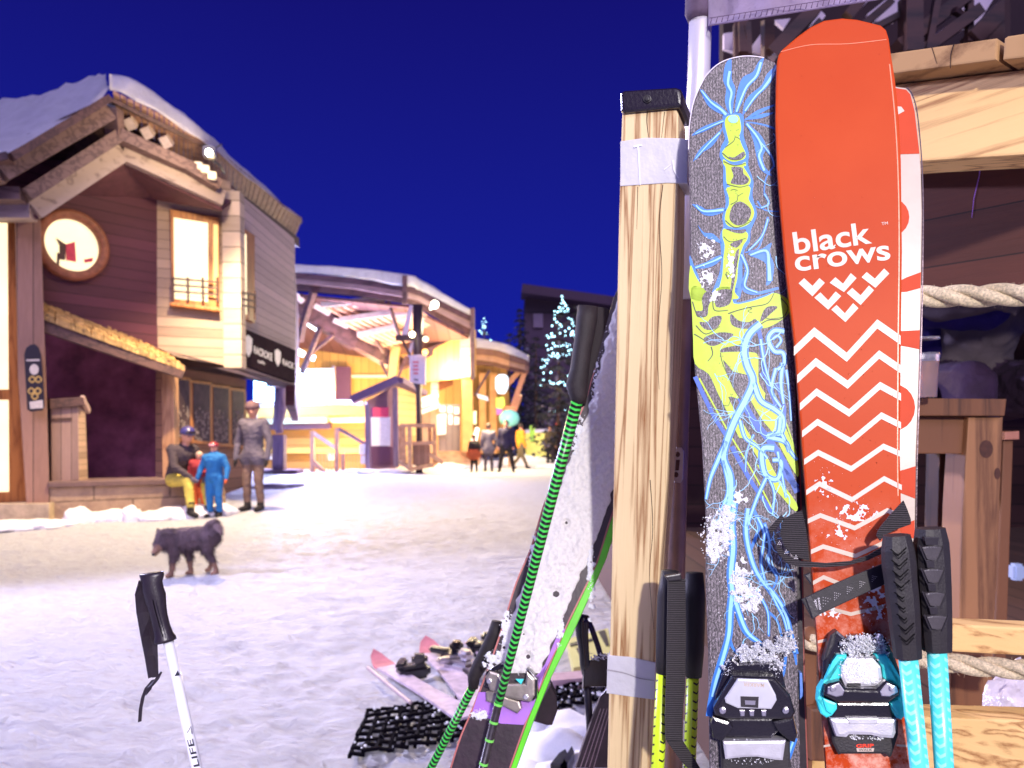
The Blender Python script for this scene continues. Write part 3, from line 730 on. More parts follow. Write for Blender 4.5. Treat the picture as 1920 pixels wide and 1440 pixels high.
for pts, w0, w1 in ((za([(575, 690), (530, 760), (520, 850), (545, 900), (500, 930), (460, 910)]), 3, 2), (za([(540, 980), (510, 1090), (480, 1160), (410, 1180)]), 4, 2), (za([(380, 1180), (420, 1270), (400, 1380), (470, 1410), (600, 1380)]), 7, 5),
                    (za([(480, 890), (520, 940), (600, 950)]), 3, 2),
                    (zb([(490, 220), (430, 210), (470, 170), (500, 180)]), 6, 5), (zb([(375, 0), (372, 90), (470, 75), (600, 30)]), 7, 6),
                    (z3([(850, -20), (835, 120), (870, 280), (920, 380), (1000, 470), (1060, 570), (1090, 690), (1120, 800)]), 12, 9), (z3([(900, 30), (940, 130), (920, 280), (950, 420), (1010, 500)]), 7, 5),
                    (z3([(880, -10), (910, 70), (880, 170), (850, 240)]), 7, 5), (z3([(940, 60), (970, 180), (960, 280), (1010, 360), (990, 430)]), 6, 4), (z3([(900, 450), (960, 560), (965, 700)]), 6, 4), (z3([(960, 560), (1010, 610), (1040, 700)]), 5, 3),
                    (z3([(770, -60), (755, 60), (762, 200), (750, 350), (757, 450), (747, 560), (738, 700), (700, 830), (662, 960), (640, 1070), (628, 1150)]), 17, 12), (z3([(760, 440), (790, 560), (830, 670), (900, 730), (970, 765)]), 13, 7),
                    (z3([(740, 700), (760, 760), (790, 800)]), 7, 3), (z3([(1110, 1270), (1085, 1350), (1070, 1400), (1055, 1460)]), 12, 7), (z3([(1060, 800), (1050, 900), (1030, 960)]), 6, 3), (z3([(1110, 790), (1120, 860)]), 6, 3)):
    stroke(KF, pts, w0, 0.0003, w1, b)
part(ks, 'lightning', b, BLU)
b = bmesh.new()
for pts, w0, w1 in ((zb([(135, 520), (190, 640), (250, 760), (320, 870)]), 8, 7), (zb([(400, 640), (480, 780), (560, 880), (650, 1010), (735, 1200)]), 13, 11), (zb([(350, 930), (410, 1040), (480, 1160), (600, 1330)]), 9, 7), (zb([(520, 320), (560, 560), (640, 760), (660, 700), (610, 560)]), 7, 6),
                    (zb([(510, 250), (540, 400), (530, 520)]), 8, 5), (zb([(640, 1060), (735, 1170)]), 14, 10)):
    stroke(KF, pts, w0, 0.0004, w1, b)
part(ks, 'deep_bolt', b, DBL)
# yellow bones
b = lay([za([(300, 430), (315, 412), (345, 405), (375, 412), (386, 450), (389, 490), (380, 530), (395, 580), (414, 620), (410, 650), (380, 664), (340, 670), (300, 652), (281, 620), (300, 590), (318, 560), (305, 500), (297, 460)]),
         za([(289, 655), (330, 682), (380, 687), (412, 670), (416, 692), (402, 697), (423, 730), (443, 770), (432, 803), (395, 814), (340, 812), (308, 792), (303, 740), (300, 700), (288, 680)]),
         za([(310, 814), (432, 806), (437, 850), (432, 880), (452, 920), (463, 960), (447, 1002), (420, 1027), (370, 1042), (318, 1032), (297, 1000), (303, 950), (320, 910), (317, 860)]),
         za([(290, 1045), (340, 1062), (400, 1057), (427, 1075), (422, 1110), (402, 1140), (382, 1200), (372, 1260), (367, 1330), (352, 1400), (372, 1440), (228, 1440), (263, 1380), (283, 1300), (290, 1200), (296, 1140), (283, 1090)]),
         za([(102, 1255), (128, 1300), (155, 1350), (200, 1410), (232, 1425), (240, 1440), (106, 1440)]),
         zb([(113, 0), (175, 0), (240, 50), (262, 0), (350, 0), (362, 90), (470, 76), (560, 45), (600, 28), (672, 60), (694, 130), (640, 190), (560, 232), (500, 240), (440, 280), (400, 330), (300, 352), (285, 378), (340, 375), (488, 380), (507, 430), (512, 560), (580, 660), (640, 760), (700, 900), (735, 1010), (738, 1110), (650, 960), (600, 860), (520, 760), (440, 620), (400, 560), (350, 480), (300, 430), (400, 640), (330, 640), (420, 800), (470, 880), (540, 960), (620, 1110), (730, 1260), (722, 1310), (640, 1220), (560, 1130), (480, 1010), (390, 870), (340, 760), (270, 620), (215, 505), (135, 445), (124, 300), (118, 150)])], 0.0005)
for pts in (zb([(160, 530), (230, 660), (340, 860), (480, 1090), (600, 1320)]), zb([(600, 620), (680, 820), (735, 1000)])): stroke(KF, pts, 3.0, 0.0005, 2.5, b)
part(ks, 'skeleton_hand', b, YEL)
# hollows
b = lay([za([(320, 640), (350, 645), (402, 612), (407, 640), (370, 660), (330, 655)]), za([(335, 700), (395, 703), (402, 735), (432, 765), (424, 790), (390, 800), (330, 790), (346, 750)]), za([(345, 912), (385, 893), (430, 920), (446, 950), (435, 990), (410, 1018), (365, 1028), (328, 1000), (325, 960)]),
         za([(330, 1130), (398, 1108), (370, 1150), (340, 1148)]), za([(355, 1190), (378, 1165), (360, 1290), (345, 1380), (325, 1420), (340, 1300)]), za([(300, 1046), (360, 1052), (418, 1050), (400, 1072), (350, 1068)]),
         zb([(176, 60), (180, 130), (140, 135), (150, 170), (205, 165), (215, 105), (235, 60), (205, 20)]), zb([(262, 20), (258, 110), (330, 100), (350, 60), (345, 10)]), zb([(235, 170), (290, 165), (280, 215), (240, 245), (190, 240), (160, 200), (205, 200)]), zb([(345, 150), (390, 190), (450, 200), (490, 180), (500, 225), (420, 240), (350, 215)]),
         zb([(190, 290), (280, 260), (360, 270), (330, 300), (250, 340), (200, 325)]), zb([(300, 420), (340, 480), (400, 500), (450, 520), (440, 600), (430, 680), (370, 610), (330, 520)]), zb([(560, 600), (600, 700), (575, 720), (545, 660)]), zb([(395, 890), (440, 900), (520, 1030), (480, 1020)]), zb([(520, 200), (580, 150), (620, 110), (560, 110), (530, 150)])], 0.0007)
part(ks, 'hollow', b, GRY)
b = bmesh.new()
for pts, w0 in ((za([(300, 588), (345, 555), (358, 530), (385, 545)]), 1.6), (za([(283, 620), (330, 655), (385, 655), (414, 625)]), 2), (za([(290, 668), (350, 690), (415, 678)]), 2), (za([(308, 795), (380, 812), (432, 800)]), 1.8), (za([(330, 910), (365, 890), (370, 865), (400, 845)]), 1.6), (za([(300, 1000), (360, 1040), (447, 1003)]), 2), (za([(345, 950), (372, 990), (440, 1000)]), 1.2),
                (za([(330, 830), (350, 825), (370, 832)]), 1.4), (za([(290, 1090), (330, 1120), (415, 1100)]), 1.8), (za([(300, 1300), (315, 1330), (305, 1290), (330, 1310)]), 1.4), (zb([(330, 150), (390, 130), (470, 110), (560, 90), (600, 30)]), 2.2), (zb([(505, 225), (560, 190), (640, 180), (680, 130)]), 2.2),
                (zb([(435, 115), (470, 120), (445, 135), (470, 145)]), 1.3), (zb([(120, 80), (150, 160), (200, 165)]), 2.5), (zb([(240, 60), (250, 130), (330, 130)]), 2.2), (zb([(130, 270), (180, 300), (215, 330)]), 2.2), (zb([(140, 220), (200, 270), (280, 225)]), 2.2), (zb([(230, 345), (238, 390), (210, 430)]), 2.4),
                (zb([(285, 380), (300, 450), (370, 600), (430, 700)]), 1.8), (zb([(540, 130), (560, 180), (660, 170)]), 1.8), (zb([(495, 300), (505, 350), (500, 400)]), 1.5), (zb([(345, 650), (330, 690), (300, 690), (270, 720)]), 1.3), (zb([(640, 60), (680, 110), (665, 165)]), 2)):
    stroke(KF, pts, w0, 0.00085, w0*0.6, b)
for k in range(60):
    if k < 30: x, y = za([(random.uniform(300, 380), random.choice([random.uniform(440, 600), random.uniform(830, 900), random.uniform(1070, 1400)]))])[0]
    else:
        yy = random.uniform(350, 1000); x, y = zb([(random.uniform(-30, 50)+270+(yy-400)*0.42, yy)])[0]
    decal(KF, circ(x, y, 0.9, 6), 0.0008, 0, b)
part(ks, 'ink_line', b, INK)
# pale cores of the lightning with their blue halo
b = bmesh.new()
CORES = ((za([(325, 160), (315, 230), (335, 280), (325, 340), (333, 400)]), 4.5, 3), (za([(500, 110), (475, 185), (425, 240), (395, 300), (362, 390)]), 4, 3), (za([(575, 170), (530, 240), (470, 300), (410, 385)]), 3.2, 2.4), (za([(165, 268), (220, 335), (275, 375), (305, 405)]), 2, 5), (za([(130, 512), (230, 465), (290, 440)]), 1, 2.4), (za([(130, 655), (200, 575), (270, 505)]), 1, 3),
                    (za([(420, 455), (480, 530), (505, 590), (490, 640), (520, 720)]), 3, 4), (za([(500, 560), (560, 640), (575, 700)]), 2, 1), (za([(135, 915), (180, 948), (290, 940)]), 2, 4), (za([(440, 1195), (530, 1170), (545, 1250), (550, 1340)]), 2.5, 7), (za([(590, 130), (550, 200), (500, 270)]), 3, 1.5), (za([(130, 1266), (230, 1230), (280, 1205)]), 2, 3.4),
                    (za([(520, 850), (545, 905), (500, 930)]), 1.5, 1.5), (za([(540, 990), (505, 1090), (430, 1170)]), 2.2, 1.6), (za([(390, 1190), (425, 1280), (410, 1370), (480, 1405)]), 3, 2),
                    (zb([(520, 210), (455, 270), (425, 360), (440, 450), (475, 545), (435, 650), (372, 770), (322, 900), (303, 1000), (340, 1100), (345, 1200), (340, 1300), (350, 1390)]), 9, 9), (zb([(322, 900), (270, 1010), (225, 1120), (200, 1240)]), 7, 3), (zb([(480, 560), (520, 660), (600, 710), (650, 760), (640, 850), (575, 860)]), 7, 6),
                    (zb([(400, 780), (430, 880), (500, 930), (560, 1000)]), 4, 3), (zb([(640, 850), (690, 950), (735, 1010)]), 5, 3), (zb([(560, 1100), (500, 1230), (440, 1400)]), 4, 4), (zb([(620, 960), (650, 1120), (670, 1230)]), 3, 2), (zb([(300, 1010), (330, 1180), (290, 1300)]), 5, 3),
                    (zb([(660, 255), (600, 250), (565, 300), (600, 370), (650, 380), (660, 440), (620, 480)]), 6, 5), (zb([(590, 300), (620, 280), (640, 310), (610, 350)]), 3, 3), (zb([(610, 470), (585, 600), (640, 700)]), 4, 3), (zb([(650, 440), (640, 560), (655, 680)]), 6, 3), (zb([(520, 300), (545, 450), (600, 640)]), 3, 2), (zb([(670, 480), (690, 620), (700, 780)]), 3, 2),
                    (zb([(640, 760), (625, 850), (560, 870), (660, 900), (690, 960)]), 8, 5), (zb([(600, 940), (530, 950), (545, 1090), (620, 1120), (640, 1020), (590, 1010)]), 8, 5), (zb([(560, 1100), (600, 1200), (590, 1330)]), 3, 2), (zb([(480, 860), (440, 960), (430, 1080)]), 1.6, 1),
                    (z3([(848, -20), (838, 120), (872, 280), (922, 380), (1000, 470), (1058, 570), (1088, 690), (1110, 790)]), 6, 4.5), (z3([(768, -60), (757, 60), (764, 200), (752, 350), (758, 450), (748, 560), (740, 690), (705, 830), (668, 950), (648, 1040)]), 9, 5), (z3([(765, 460), (795, 560), (840, 670), (900, 725), (950, 758)]), 7, 3.5), (z3([(902, 30), (940, 130), (922, 280), (950, 410)]), 3.2, 2.4), (z3([(1108, 1275), (1082, 1350), (1062, 1440)]), 4, 3), (z3([(942, 70), (970, 180), (962, 280), (1008, 360)]), 3, 2), (z3([(940, 380), (1010, 520), (1050, 600), (1075, 700)]), 3, 3), (z3([(905, 455), (958, 560), (963, 690)]), 2.6, 1.8))
for pts, w0, w1 in CORES: stroke(KF, pts, w0*1.5+2.6, 0.00095, w1*1.5+1.6, b)
part(ks, 'lightning', b, BLU)
b = bmesh.new()
for pts, w0, w1 in CORES:
    stroke(KF, pts, w0, 0.00105, w1, b)
decal(KF, za(circ(345, 430, 28, 12, 22)), 0.00105, 0, b)
random.seed(12)
def bolt(x, y, a, L, w, depth=0):
    """forked hairline bolt"""
    q = [(x, y)]
    for _ in range(int(L/5)):
        a += random.uniform(-.75, .75)*.6; x += math.cos(a)*5; y += math.sin(a)*5
        if not KF_in(x, y): break
        q.append((x, y))
        if depth < 2 and random.random() < .16: bolt(x, y, a+random.choice((-.8, .8)), L*.5, w*.7, depth+1)
    if len(q) > 2: stroke(KF, q, w, 0.0011, w*.4, b, 2)
def KF_in(x, y): return 1312+max(0, y-600)*.025 < x < 1482+max(0, y-600)*.015
for (x, y, a, L, w) in ((1440, 640, 1.5, 130, 2.2), (1465, 620, 1.7, 160, 2.2), (1425, 700, 1.3, 120, 2), (1470, 760, 1.8, 140, 2.2), (1400, 960, 1.5, 140, 2.4), (1430, 930, 1.4, 180, 2.4), (1460, 900, 1.5, 190, 2.4), (1475, 960, 1.7, 140, 2), (1445, 1040, 1.3, 150, 2.2), (1420, 860, 1.8, 120, 2), (1380, 900, 1.4, 110, 1.8), (1455, 480, 1.6, 110, 2), (1450, 250, 1.3, 90, 1.8), (1420, 330, 1.2, 90, 1.6), (1440, 380, 1.7, 120, 1.8), (1470, 1080, 1.6, 120, 2), (1360, 1010, 1.5, 120, 1.8), (1340, 700, 1.2, 90, 1.2), (1410, 1150, 1.0, 60, 1.8)): bolt(x, y, a, L, w)
part(ks, 'lightning_core', b, LBL)
b = patch(KF, [z3([(690, 130)])[0]+(30, 44), z3([(720, 30)])[0]+(24, 24), z3([(650, 230)])[0]+(14, 24), z3([(800, 420)])[0]+(20, 34), z3([(870, 500)])[0]+(18, 26)], 0.005, 1.1, 0.62, 0.0003, 3)
patch(KF, [z3([(840, 470)])[0]+(34, 50), z3([(800, 330)])[0]+(26, 30)], 0.0012, 1.1, 0.2, 0.0003, 8, b)
grains(KF, [z3([(690, 130)])[0]+(34, 46, 5), z3([(720, 30)])[0]+(24, 22, 2), z3([(790, 420)])[0]+(22, 40, 1.5), z3([(860, 500)])[0]+(22, 30, 1)], 700, b, 0.0004, 0.0010, 0, 0.003)
grains(KF, [za([(190, 1160)])[0]+(20, 28, 1.2), za([(200, 1320)])[0]+(22, 24, 1.3), za([(330, 1250)])[0]+(14, 40, 0.8), za([(440, 1290)])[0]+(12, 26, .3), zb([(250, 50)])[0]+(20, 14, .6), zb([(400, 1230)])[0]+(20, 16, .5), z3([(700, 480)])[0]+(20, 80, .3)], 300, b, 0.0003, 0.0008, 0, 0.0004)
patch(KF, [za([(190, 1160)])[0]+(18, 26), za([(200, 1320)])[0]+(20, 24), za([(330, 1250)])[0]+(10, 34), zb([(250, 50)])[0]+(18, 14), zb([(400, 1230)])[0]+(18, 16)], 0.0012, 1.0, 0.3, 0.001, 11, b)
part(ks, 'frost', b, SNOWC)
bb = part(ks, 'toe_binding', slab(KF, z3([(665, 1030), (715, 880), (755, 815), (795, 850), (990, 840), (1040, 890), (1065, 1000), (1100, 1100), (1000, 1150), (720, 1150), (655, 1110)]), 0, 0.014, 0.003), GLO, label='black toe binding with silver top')
b = slab(KF, z3([(760, 922), (995, 930), (1085, 1030), (1115, 1130), (1092, 1168), (1000, 1166), (720, 1164), (662, 1145), (652, 1108), (700, 1020)]), 0.006, 0.034, 0.004, seg=3)
part(bb, 'toe_lug', b, GLO)
b = slab(KF, z3([(790, 938), (960, 945), (1005, 1030), (1010, 1060), (980, 1110), (790, 1105), (722, 1075), (716, 1050)]), 0.03, 0.0375, 0.002)
tpp = part(bb, 'silver_top', b, plain('silver_paint', srgb(200, 200, 206), 0.3, 0.3, 0.05, 60, 0.03))
part(tpp, 'lettering', fit_text(KF, 'MARKER', z3([(940, 966)])[0], z3([(822, 958)])[0], 10, 0.0379, 0.02), WHT)
part(tpp, 'indicator', slab(KF, z3([(806, 1037), (908, 1040), (905, 1102), (808, 1096)]), 0.036, 0.0385), BLK)
b = slab(KF, z3([(830, 1060), (890, 1062), (888, 1085), (832, 1083)]), 0.037, 0.039); part(tpp, 'scale', b, STEEL)
for cx in (705, 1060):
    b = slab(KF, z3(circ(cx, 1118, 20)), 0.03, 0.0375, 0.001); slab(KF, z3(circ(cx, 1118, 8, 6)), 0.035, 0.0385, 0.0003, bm=b)
    part(bb, 'screw', b, STEEL)
b = bmesh.new()
for cx in (815, 868, 936): slab(KF, z3([(cx-16, 1114), (cx+16, 1114), (cx+14, 1150), (cx-10, 1150)]), 0.03, 0.0355, 0.001, bm=b)
part(bb, 'rib', b, STEEL)
b = slab(KF, z3([(650, 1150), (745, 1180), (765, 1215), (705, 1295), (650, 1275), (636, 1190)]), 0.004, 0.026, 0.004)
slab(KF, z3([(1104, 1150), (1128, 1250), (1112, 1302), (1082, 1292), (1010, 1230), (985, 1178)]), 0.004, 0.026, 0.004, bm=b)
part(bb, 'wing', b, GLO)
b = slab(KF, z3([(720, 1160), (1000, 1160), (1040, 1215), (980, 1275), (730, 1270), (700, 1230)]), 0, 0.018, 0.003)
part(bb, 'gap_block', b, GLO)
b = slab(KF, z3([(690, 1265), (1085, 1275), (1090, 1560), (700, 1560)]), 0, 0.012, 0.003); part(bb, 'base_plate', b, BLKM)
b = slab(KF, z3([(705, 1290), (1062, 1285), (1045, 1400), (1000, 1398), (900, 1380), (820, 1382), (720, 1394)]), 0.006, 0.026, 0.003); part(bb, 'sole_plate', b, SILV)
b = patch(KF, [z3([(890, 820)])[0]+(42, 20), z3([(1000, 880)])[0]+(16, 22), z3([(1060, 740)])[0]+(22, 22), z3([(735, 900)])[0]+(12, 22), z3([(850, 770)])[0]+(20, 10), z3([(960, 760)])[0]+(30, 14)], 0.012, 1.1, 0.68, 0.006, 6)
grains(KF, [z3([(900, 820)])[0]+(40, 20, 3), z3([(1000, 880)])[0]+(18, 20, 1.5), z3([(1060, 740)])[0]+(22, 22, 1.4), z3([(735, 900)])[0]+(12, 22, .7), z3([(850, 770)])[0]+(20, 10, .8)], 480, b, 0.0005, 0.0012, 0.006, 0.014)
grains(KF, [z3([(860, 1400)])[0]+(40, 6, 1), z3([(860, 1285)])[0]+(45, 3, .5)], 70, b, 0.0004, 0.0011, 0.02, 0.003)
part(bb, 'snow', b, SNOWC)
# its partner, edge-on behind
k2 = thing('ski', 'dark ski edge with reddish rim showing right of the skeleton ski', 'ski', (KF.w(0.02, -0.9, -0.02).x, KF.w(0.02, -0.9, -0.02).y, 0), 'pair of black skis')
part(k2, 'body', slab(KF, [(1330, 900), (1320, 500), (1325, 150), (1450, 140), (1470, 200), (1492, 600), (1505, 1000), (1510, 1260), (1516, 1440), (1530, 2000), (1380, 2000), (1340, 1440)], -0.026, -0.015, 0.001), plain('dark_ski', srgb(36, 28, 34), 0.4, 0, 0.3, 40))
b = stroke(KF, [(1494, 620), (1503, 1000), (1508, 1260), (1514, 1440)], 2.5, -0.0148, 2.5); part(k2, 'edge', b, plain('red_edge', srgb(150, 80, 70), 0.4))
b = slab(KF, [(1499, 1262), (1504, 1262), (1506, 1305), (1500, 1312)], -0.014, 0.001, 0.0005); part(k2, 'clip', b, plain('blue_clip', srgb(90, 130, 205), 0.4))

# ---------------------------------------------------------------- webbing straps and turquoise poles
SF = Frame(OF.w(0, 0, 0.03), OF.U, OF.V)
TP = pole_mat('turquoise_shaft', srgb(86, 218, 220), srgb(150, 236, 238), 0.0105, 0.95, 0.36, 4, 0.34, 0.3)
def pole(label, top, bot, grip_r, shaft_t, shaft_b, sr, matr, d, group, gsec=None, gripm=None):
    base = P(*shaft_b, d); dirv = (base-P(*shaft_t, d)).normalized()
    k = base.z/-dirv.z; foot = base+dirv*k
    foot.z = 0
    t = thing('ski_pole', label, 'ski pole', foot, group)
    b = bmesh.new(); A = P(*top, d); B = P(*bot, d)
    n = len(grip_r); pts = [A+(B-A)*i/(n-1) for i in range(n)]
    tube(b, pts, grip_r, 20, section=gsec)
    g = part(t, 'grip', b, gripm or BLKM, gsec is None)
    a = P(*shaft_t, d)
    uvtube('shaft', t, [a+(foot-a)*i/6 for i in range(7)], [sr*(1-0.04*i) for i in range(7)], matr)
    b = bmesh.new(); q = foot+(a-foot)*0.07
    tube(b, [q-Vector((0, 0, 0.004)), q+Vector((0, 0, 0.004))], 0.045, 16); part(t, 'basket', b, BLK)
    return t, g
OCT = [(1, 0.3), (0.72, 0.8), (0.25, 1), (-0.25, 1), (-0.72, 0.8), (-1, 0.3), (-1, -0.3), (-0.72, -0.8), (-0.25, -1), (0.25, -1), (0.72, -0.8), (1, -0.3)]
DG = 0.79
px = DG/FPX
GR = 'pair of turquoise ski poles'
tp1, g1 = pole('turquoise ski pole nearer the orange ski, black grip with strap', (1681, 1003), (1702, 1232), [(23*px, 20*px), (28.5*px, 25*px), (29.5*px, 26*px), (27.5*px, 26*px), (28*px, 27*px), (27*px, 27*px), (26.5*px, 25*px), (24.5*px, 23*px), (24*px, 22*px)], (1702, 1228), (1724, 1440), 17*px, TP, DG, GR, OCT)
tp2, g2 = pole('rightmost turquoise ski pole with black knuckled grip, no strap', (1744, 990), (1757, 1219), [(25*px, 22*px), (30*px, 26*px), (30.5*px, 27*px), (30*px, 27*px), (29.5*px, 27*px), (28.5*px, 27*px), (27.5*px, 26*px), (26.5*px, 24*px), (25*px, 22*px)], (1756, 1215), (1770, 1440), 17.2*px, TP, DG, GR, OCT)
GF = flat(DG-0.0135)
z6p = lambda q: T(1440, 880, 2.571, q)
b = bmesh.new(); b2 = bmesh.new()
for cx, cy in ((790, 385), (797, 495), (805, 608), (813, 720)):
    slab(GF, z6p([(cx-48, cy-8), (cx-20, cy-14), (cx+22, cy-14), (cx+50, cy-8), (cx+26, cy+50), (cx+5, cy+56), (cx-22, cy+50)]), -0.004, 0.0028, 0.0015, bm=b)
    slab(GF, z6p([(cx-36, cy-58), (cx+36, cy-58), (cx+30, cy-18), (cx-28, cy-18)]), -0.004, 0.0012, 0.0008, bm=b2)
    for s in (-1, 1):
        stroke(GF, z6p([(cx+s*60, cy-20), (cx+s*40, cy+30), (cx+s*26, cy+60)]), 2, 0.0022, 2, b2, 0)
part(g2, 'knuckle', b, plain('grip_sheen', srgb(70, 66, 68), 0.3, 0, 0.15, 60, 0.2, 500))  # sheen of the bumps put into a lighter charcoal colour
part(g2, 'recess', b2, BLK)
b = bmesh.new()
for k in range(9):
    y = 385+k*52
    stroke(GF, z6p([(590+k*5, y), (628+k*5, y+30), (668+k*5, y-8)]), 2.2, 0.0012, 2.2, b, 0)
    stroke(GF, z6p([(600+k*5, y+16), (630+k*5, y+46), (664+k*5, y+10)]), 1.6, 0.0012, 1.6, b, 0)
b_ = bmesh.new()
bmesh.ops.solidify(b, geom=b.faces[:], thickness=0.0012)
part(g1, 'tread', b, BLK)
st = part(g1, 'strap', slab(SF, z6([(655, 150), (672, 190), (690, 240), (690, 265), (620, 290), (560, 320), (542, 345), (525, 320), (530, 300), (545, 275), (590, 220)]), -0.001, 0.003, 0.001), WEB)
b = slab(SF, z6([(38, 290), (50, 360), (90, 412), (160, 442), (280, 452), (400, 442), (480, 415), (552, 372), (556, 405), (480, 440), (380, 465), (260, 474), (150, 470), (88, 452), (45, 400), (33, 330)]), 0.001, 0.005, 0.001)
part(g1, 'strap', b, WEB)
b = slab(SF, z6([(75, 238), (120, 215), (165, 198), (185, 290), (200, 440), (130, 425), (80, 375), (58, 310)]), -0.004, 0.0, 0.001)
slab(SF, z6([(0, 288), (65, 218), (80, 236), (18, 312)]), -0.001, 0.002, 0.001, bm=b)
part(g1, 'strap', b, WEB)
b = slab(SF, z6([(162, 628), (300, 562), (420, 510), (560, 452), (562, 556), (400, 630), (232, 708), (214, 722)]), 0.0, 0.004, 0.001)
s4 = part(g1, 'strap', b, plain('strap_black', srgb(30, 26, 30), 0.6, 0, 0.3, 200, 0.4, 700, bd=0.001), label='wide black strap printed with small emblems')
b = slab(SF, z6([(180, 620), (206, 608), (252, 700), (216, 722)]), 0.004, 0.006, 0.001); part(s4, 'keeper', b, BLK)
b = bmesh.new()
for cx, cy, r in ((335, 607, 6.4), (395, 578, 6), (455, 551, 5.4), (513, 523, 5), (283, 632, 8)):
    X, Y = z6([(cx, cy)])[0]
    for row in range(4):
        for j in range(4-row):
            u = (row-1.5)*r*0.55; v = (j-(3-row)/2)*r*0.7
            decal(SF, [(X+u-1.1, Y+v-0.4*u-1), (X+u, Y+v-0.4*u-.3), (X+u+1.1, Y+v-0.4*u-1), (X+u, Y+v-0.4*u+1)], 0.0046, 0, b)
fit_text(SF, 'black', z6([(240, 680)])[0], z6([(232, 624)])[0], 7.5, 0.0046, 0.02, bm=b); fit_text(SF, 'crows', z6([(256, 676)])[0], z6([(248, 618)])[0], 7.5, 0.0046, 0.02, bm=b)
for cx, cy in ((55, 362), (88, 405), (135, 430)):
    X, Y = z6([(cx, cy)])[0]
    for row in range(3):
        for j in range(3-row): decal(SF, circ(X+(j-(2-row)/2)*3, Y-row*3, 0.9, 6), 0.0056, 0, b)
part(s4, 'print', b, plain('grey_print', srgb(190, 186, 190), 0.5))
b = slab(SF, z6([(178, 512), (206, 500), (212, 560)]), -0.012, 0.0, 0.001); part(s4, 'buckle', b, BLK)

# ---------------------------------------------------------------- lime poles by the post
LP = pole_mat('lime_shaft', srgb(196, 226, 40), srgb(30, 34, 16), 0.0125, 0.75, 0.22, 3, 0.3, 0.35)
GR = 'pair of lime ski poles'
DL = 1.02; px = DL/FPX
l1, lg = pole('lime ski pole with ribbed black strap, touching the pine post', (1256, 1070), (1246, 1262), [(16*px, 14*px), (21*px, 18*px), (20*px, 18*px), (19*px, 18*px), (16*px, 15*px)], (1244, 1250), (1233, 1440), 12.5*px, LP, DL, GR)
l2, lg2 = pole('lime ski pole half hidden between strap and black ski', (1302, 1074), (1300, 1268), [(17*px, 14*px), (22*px, 18*px), (21*px, 18*px), (20*px, 18*px), (16*px, 15*px)], (1299, 1262), (1293, 1440), 12*px, LP, DL+0.03, GR)
F_ = flat(DL-0.03)
b = slab(F_, z3([(398, 375), (496, 378), (500, 700), (494, 1000), (478, 1150), (480, 1290), (385, 1285), (382, 1150), (390, 900), (394, 600)]), -0.002, 0.001, 0.0006)
slab(F_, z3([(385, 1282), (480, 1285), (555, 1400), (600, 1480), (560, 1500), (470, 1400)]), -0.0035, -0.0012, 0.0006, bm=b)
part(lg, 'strap', b, WEB)
b = slab(F_, z3([(380, 360), (470, 345), (480, 385), (400, 392)]), 0.0, 0.006, 0.002); part(lg, 'buckle', b, BLK)

# ---------------------------------------------------------------- snow-covered ski leaning left of the post
WF = ski_frame(905, 1440, 1.33, 1125, 640, 1.46, None, (1, -0.15, 0))
ws = thing('ski', 'snow-caked purple and black ski with bright green edge, leaning on the post', 'ski', (WF.w(0, -0.9, 0).x, WF.w(0, -0.9, 0).y, 0))
Lw = [(843, 1440), (862, 1381), (886, 1325), (914, 1252), (939, 1180), (966, 1093), (994, 1027), (1018, 947), (1045, 880), (1070, 815), (1095, 752), (1113, 691), (1130, 625), (1150, 560), (1175, 500)]
Rw = [(958, 1440), (990, 1350), (1020, 1275), (1060, 1183), (1095, 1110), (1121, 1055), (1143, 985), (1165, 920), (1190, 830), (1205, 760), (1215, 680), (1222, 600), (1218, 530), (1200, 500)]
part(ws, 'topsheet', slab(WF, [(760, 1680)]+Lw+Rw[::-1]+[(865, 1680)], -0.010, 0, 0.002), plain('plum_black', srgb(44, 28, 38), 0.45, 0, 0.4, 30, 0.2))
b = slab(WF, Rw[::-1][4:]+[(865, 1680)]+[(878, 1680)]+[(968, 1440), (1000, 1352), (1032, 1272), (1075, 1185), (1108, 1112), (1136, 1048), (1156, 985), (1178, 920), (1203, 830), (1216, 760)], -0.014, 0.004, 0.001)
part(ws, 'green_edge', b, plain('vivid_green', srgb(92, 205, 30), 0.4, 0, 0.12, 20, 0.05))
b = stroke(WF, [(x+2, y) for x, y in Lw[:12]], 3, 0.0006, 3); stroke(WF, [(x-2, y) for x, y in Rw[:8]], 3, 0.0006, 3, b); part(ws, 'rim', b, plain('copper_rim', srgb(176, 104, 96), 0.4))
zl = lambda q: T(640, 940, 2.88, q)
b = decal(WF, zl([(742, 1030), (990, 1030), (1110, 880), (1040, 1100), (985, 1207), (860, 1200), (708, 1135)]), 0.0008)
decal(WF, zl([(1180, 690), (1210, 690), (1050, 1020), (990, 1030), (1100, 880)]), 0.0008, 0, b)
part(ws, 'purple_band', b, plain('violet', srgb(166, 110, 205), 0.45, 0, 0.1, 30, 0.1))
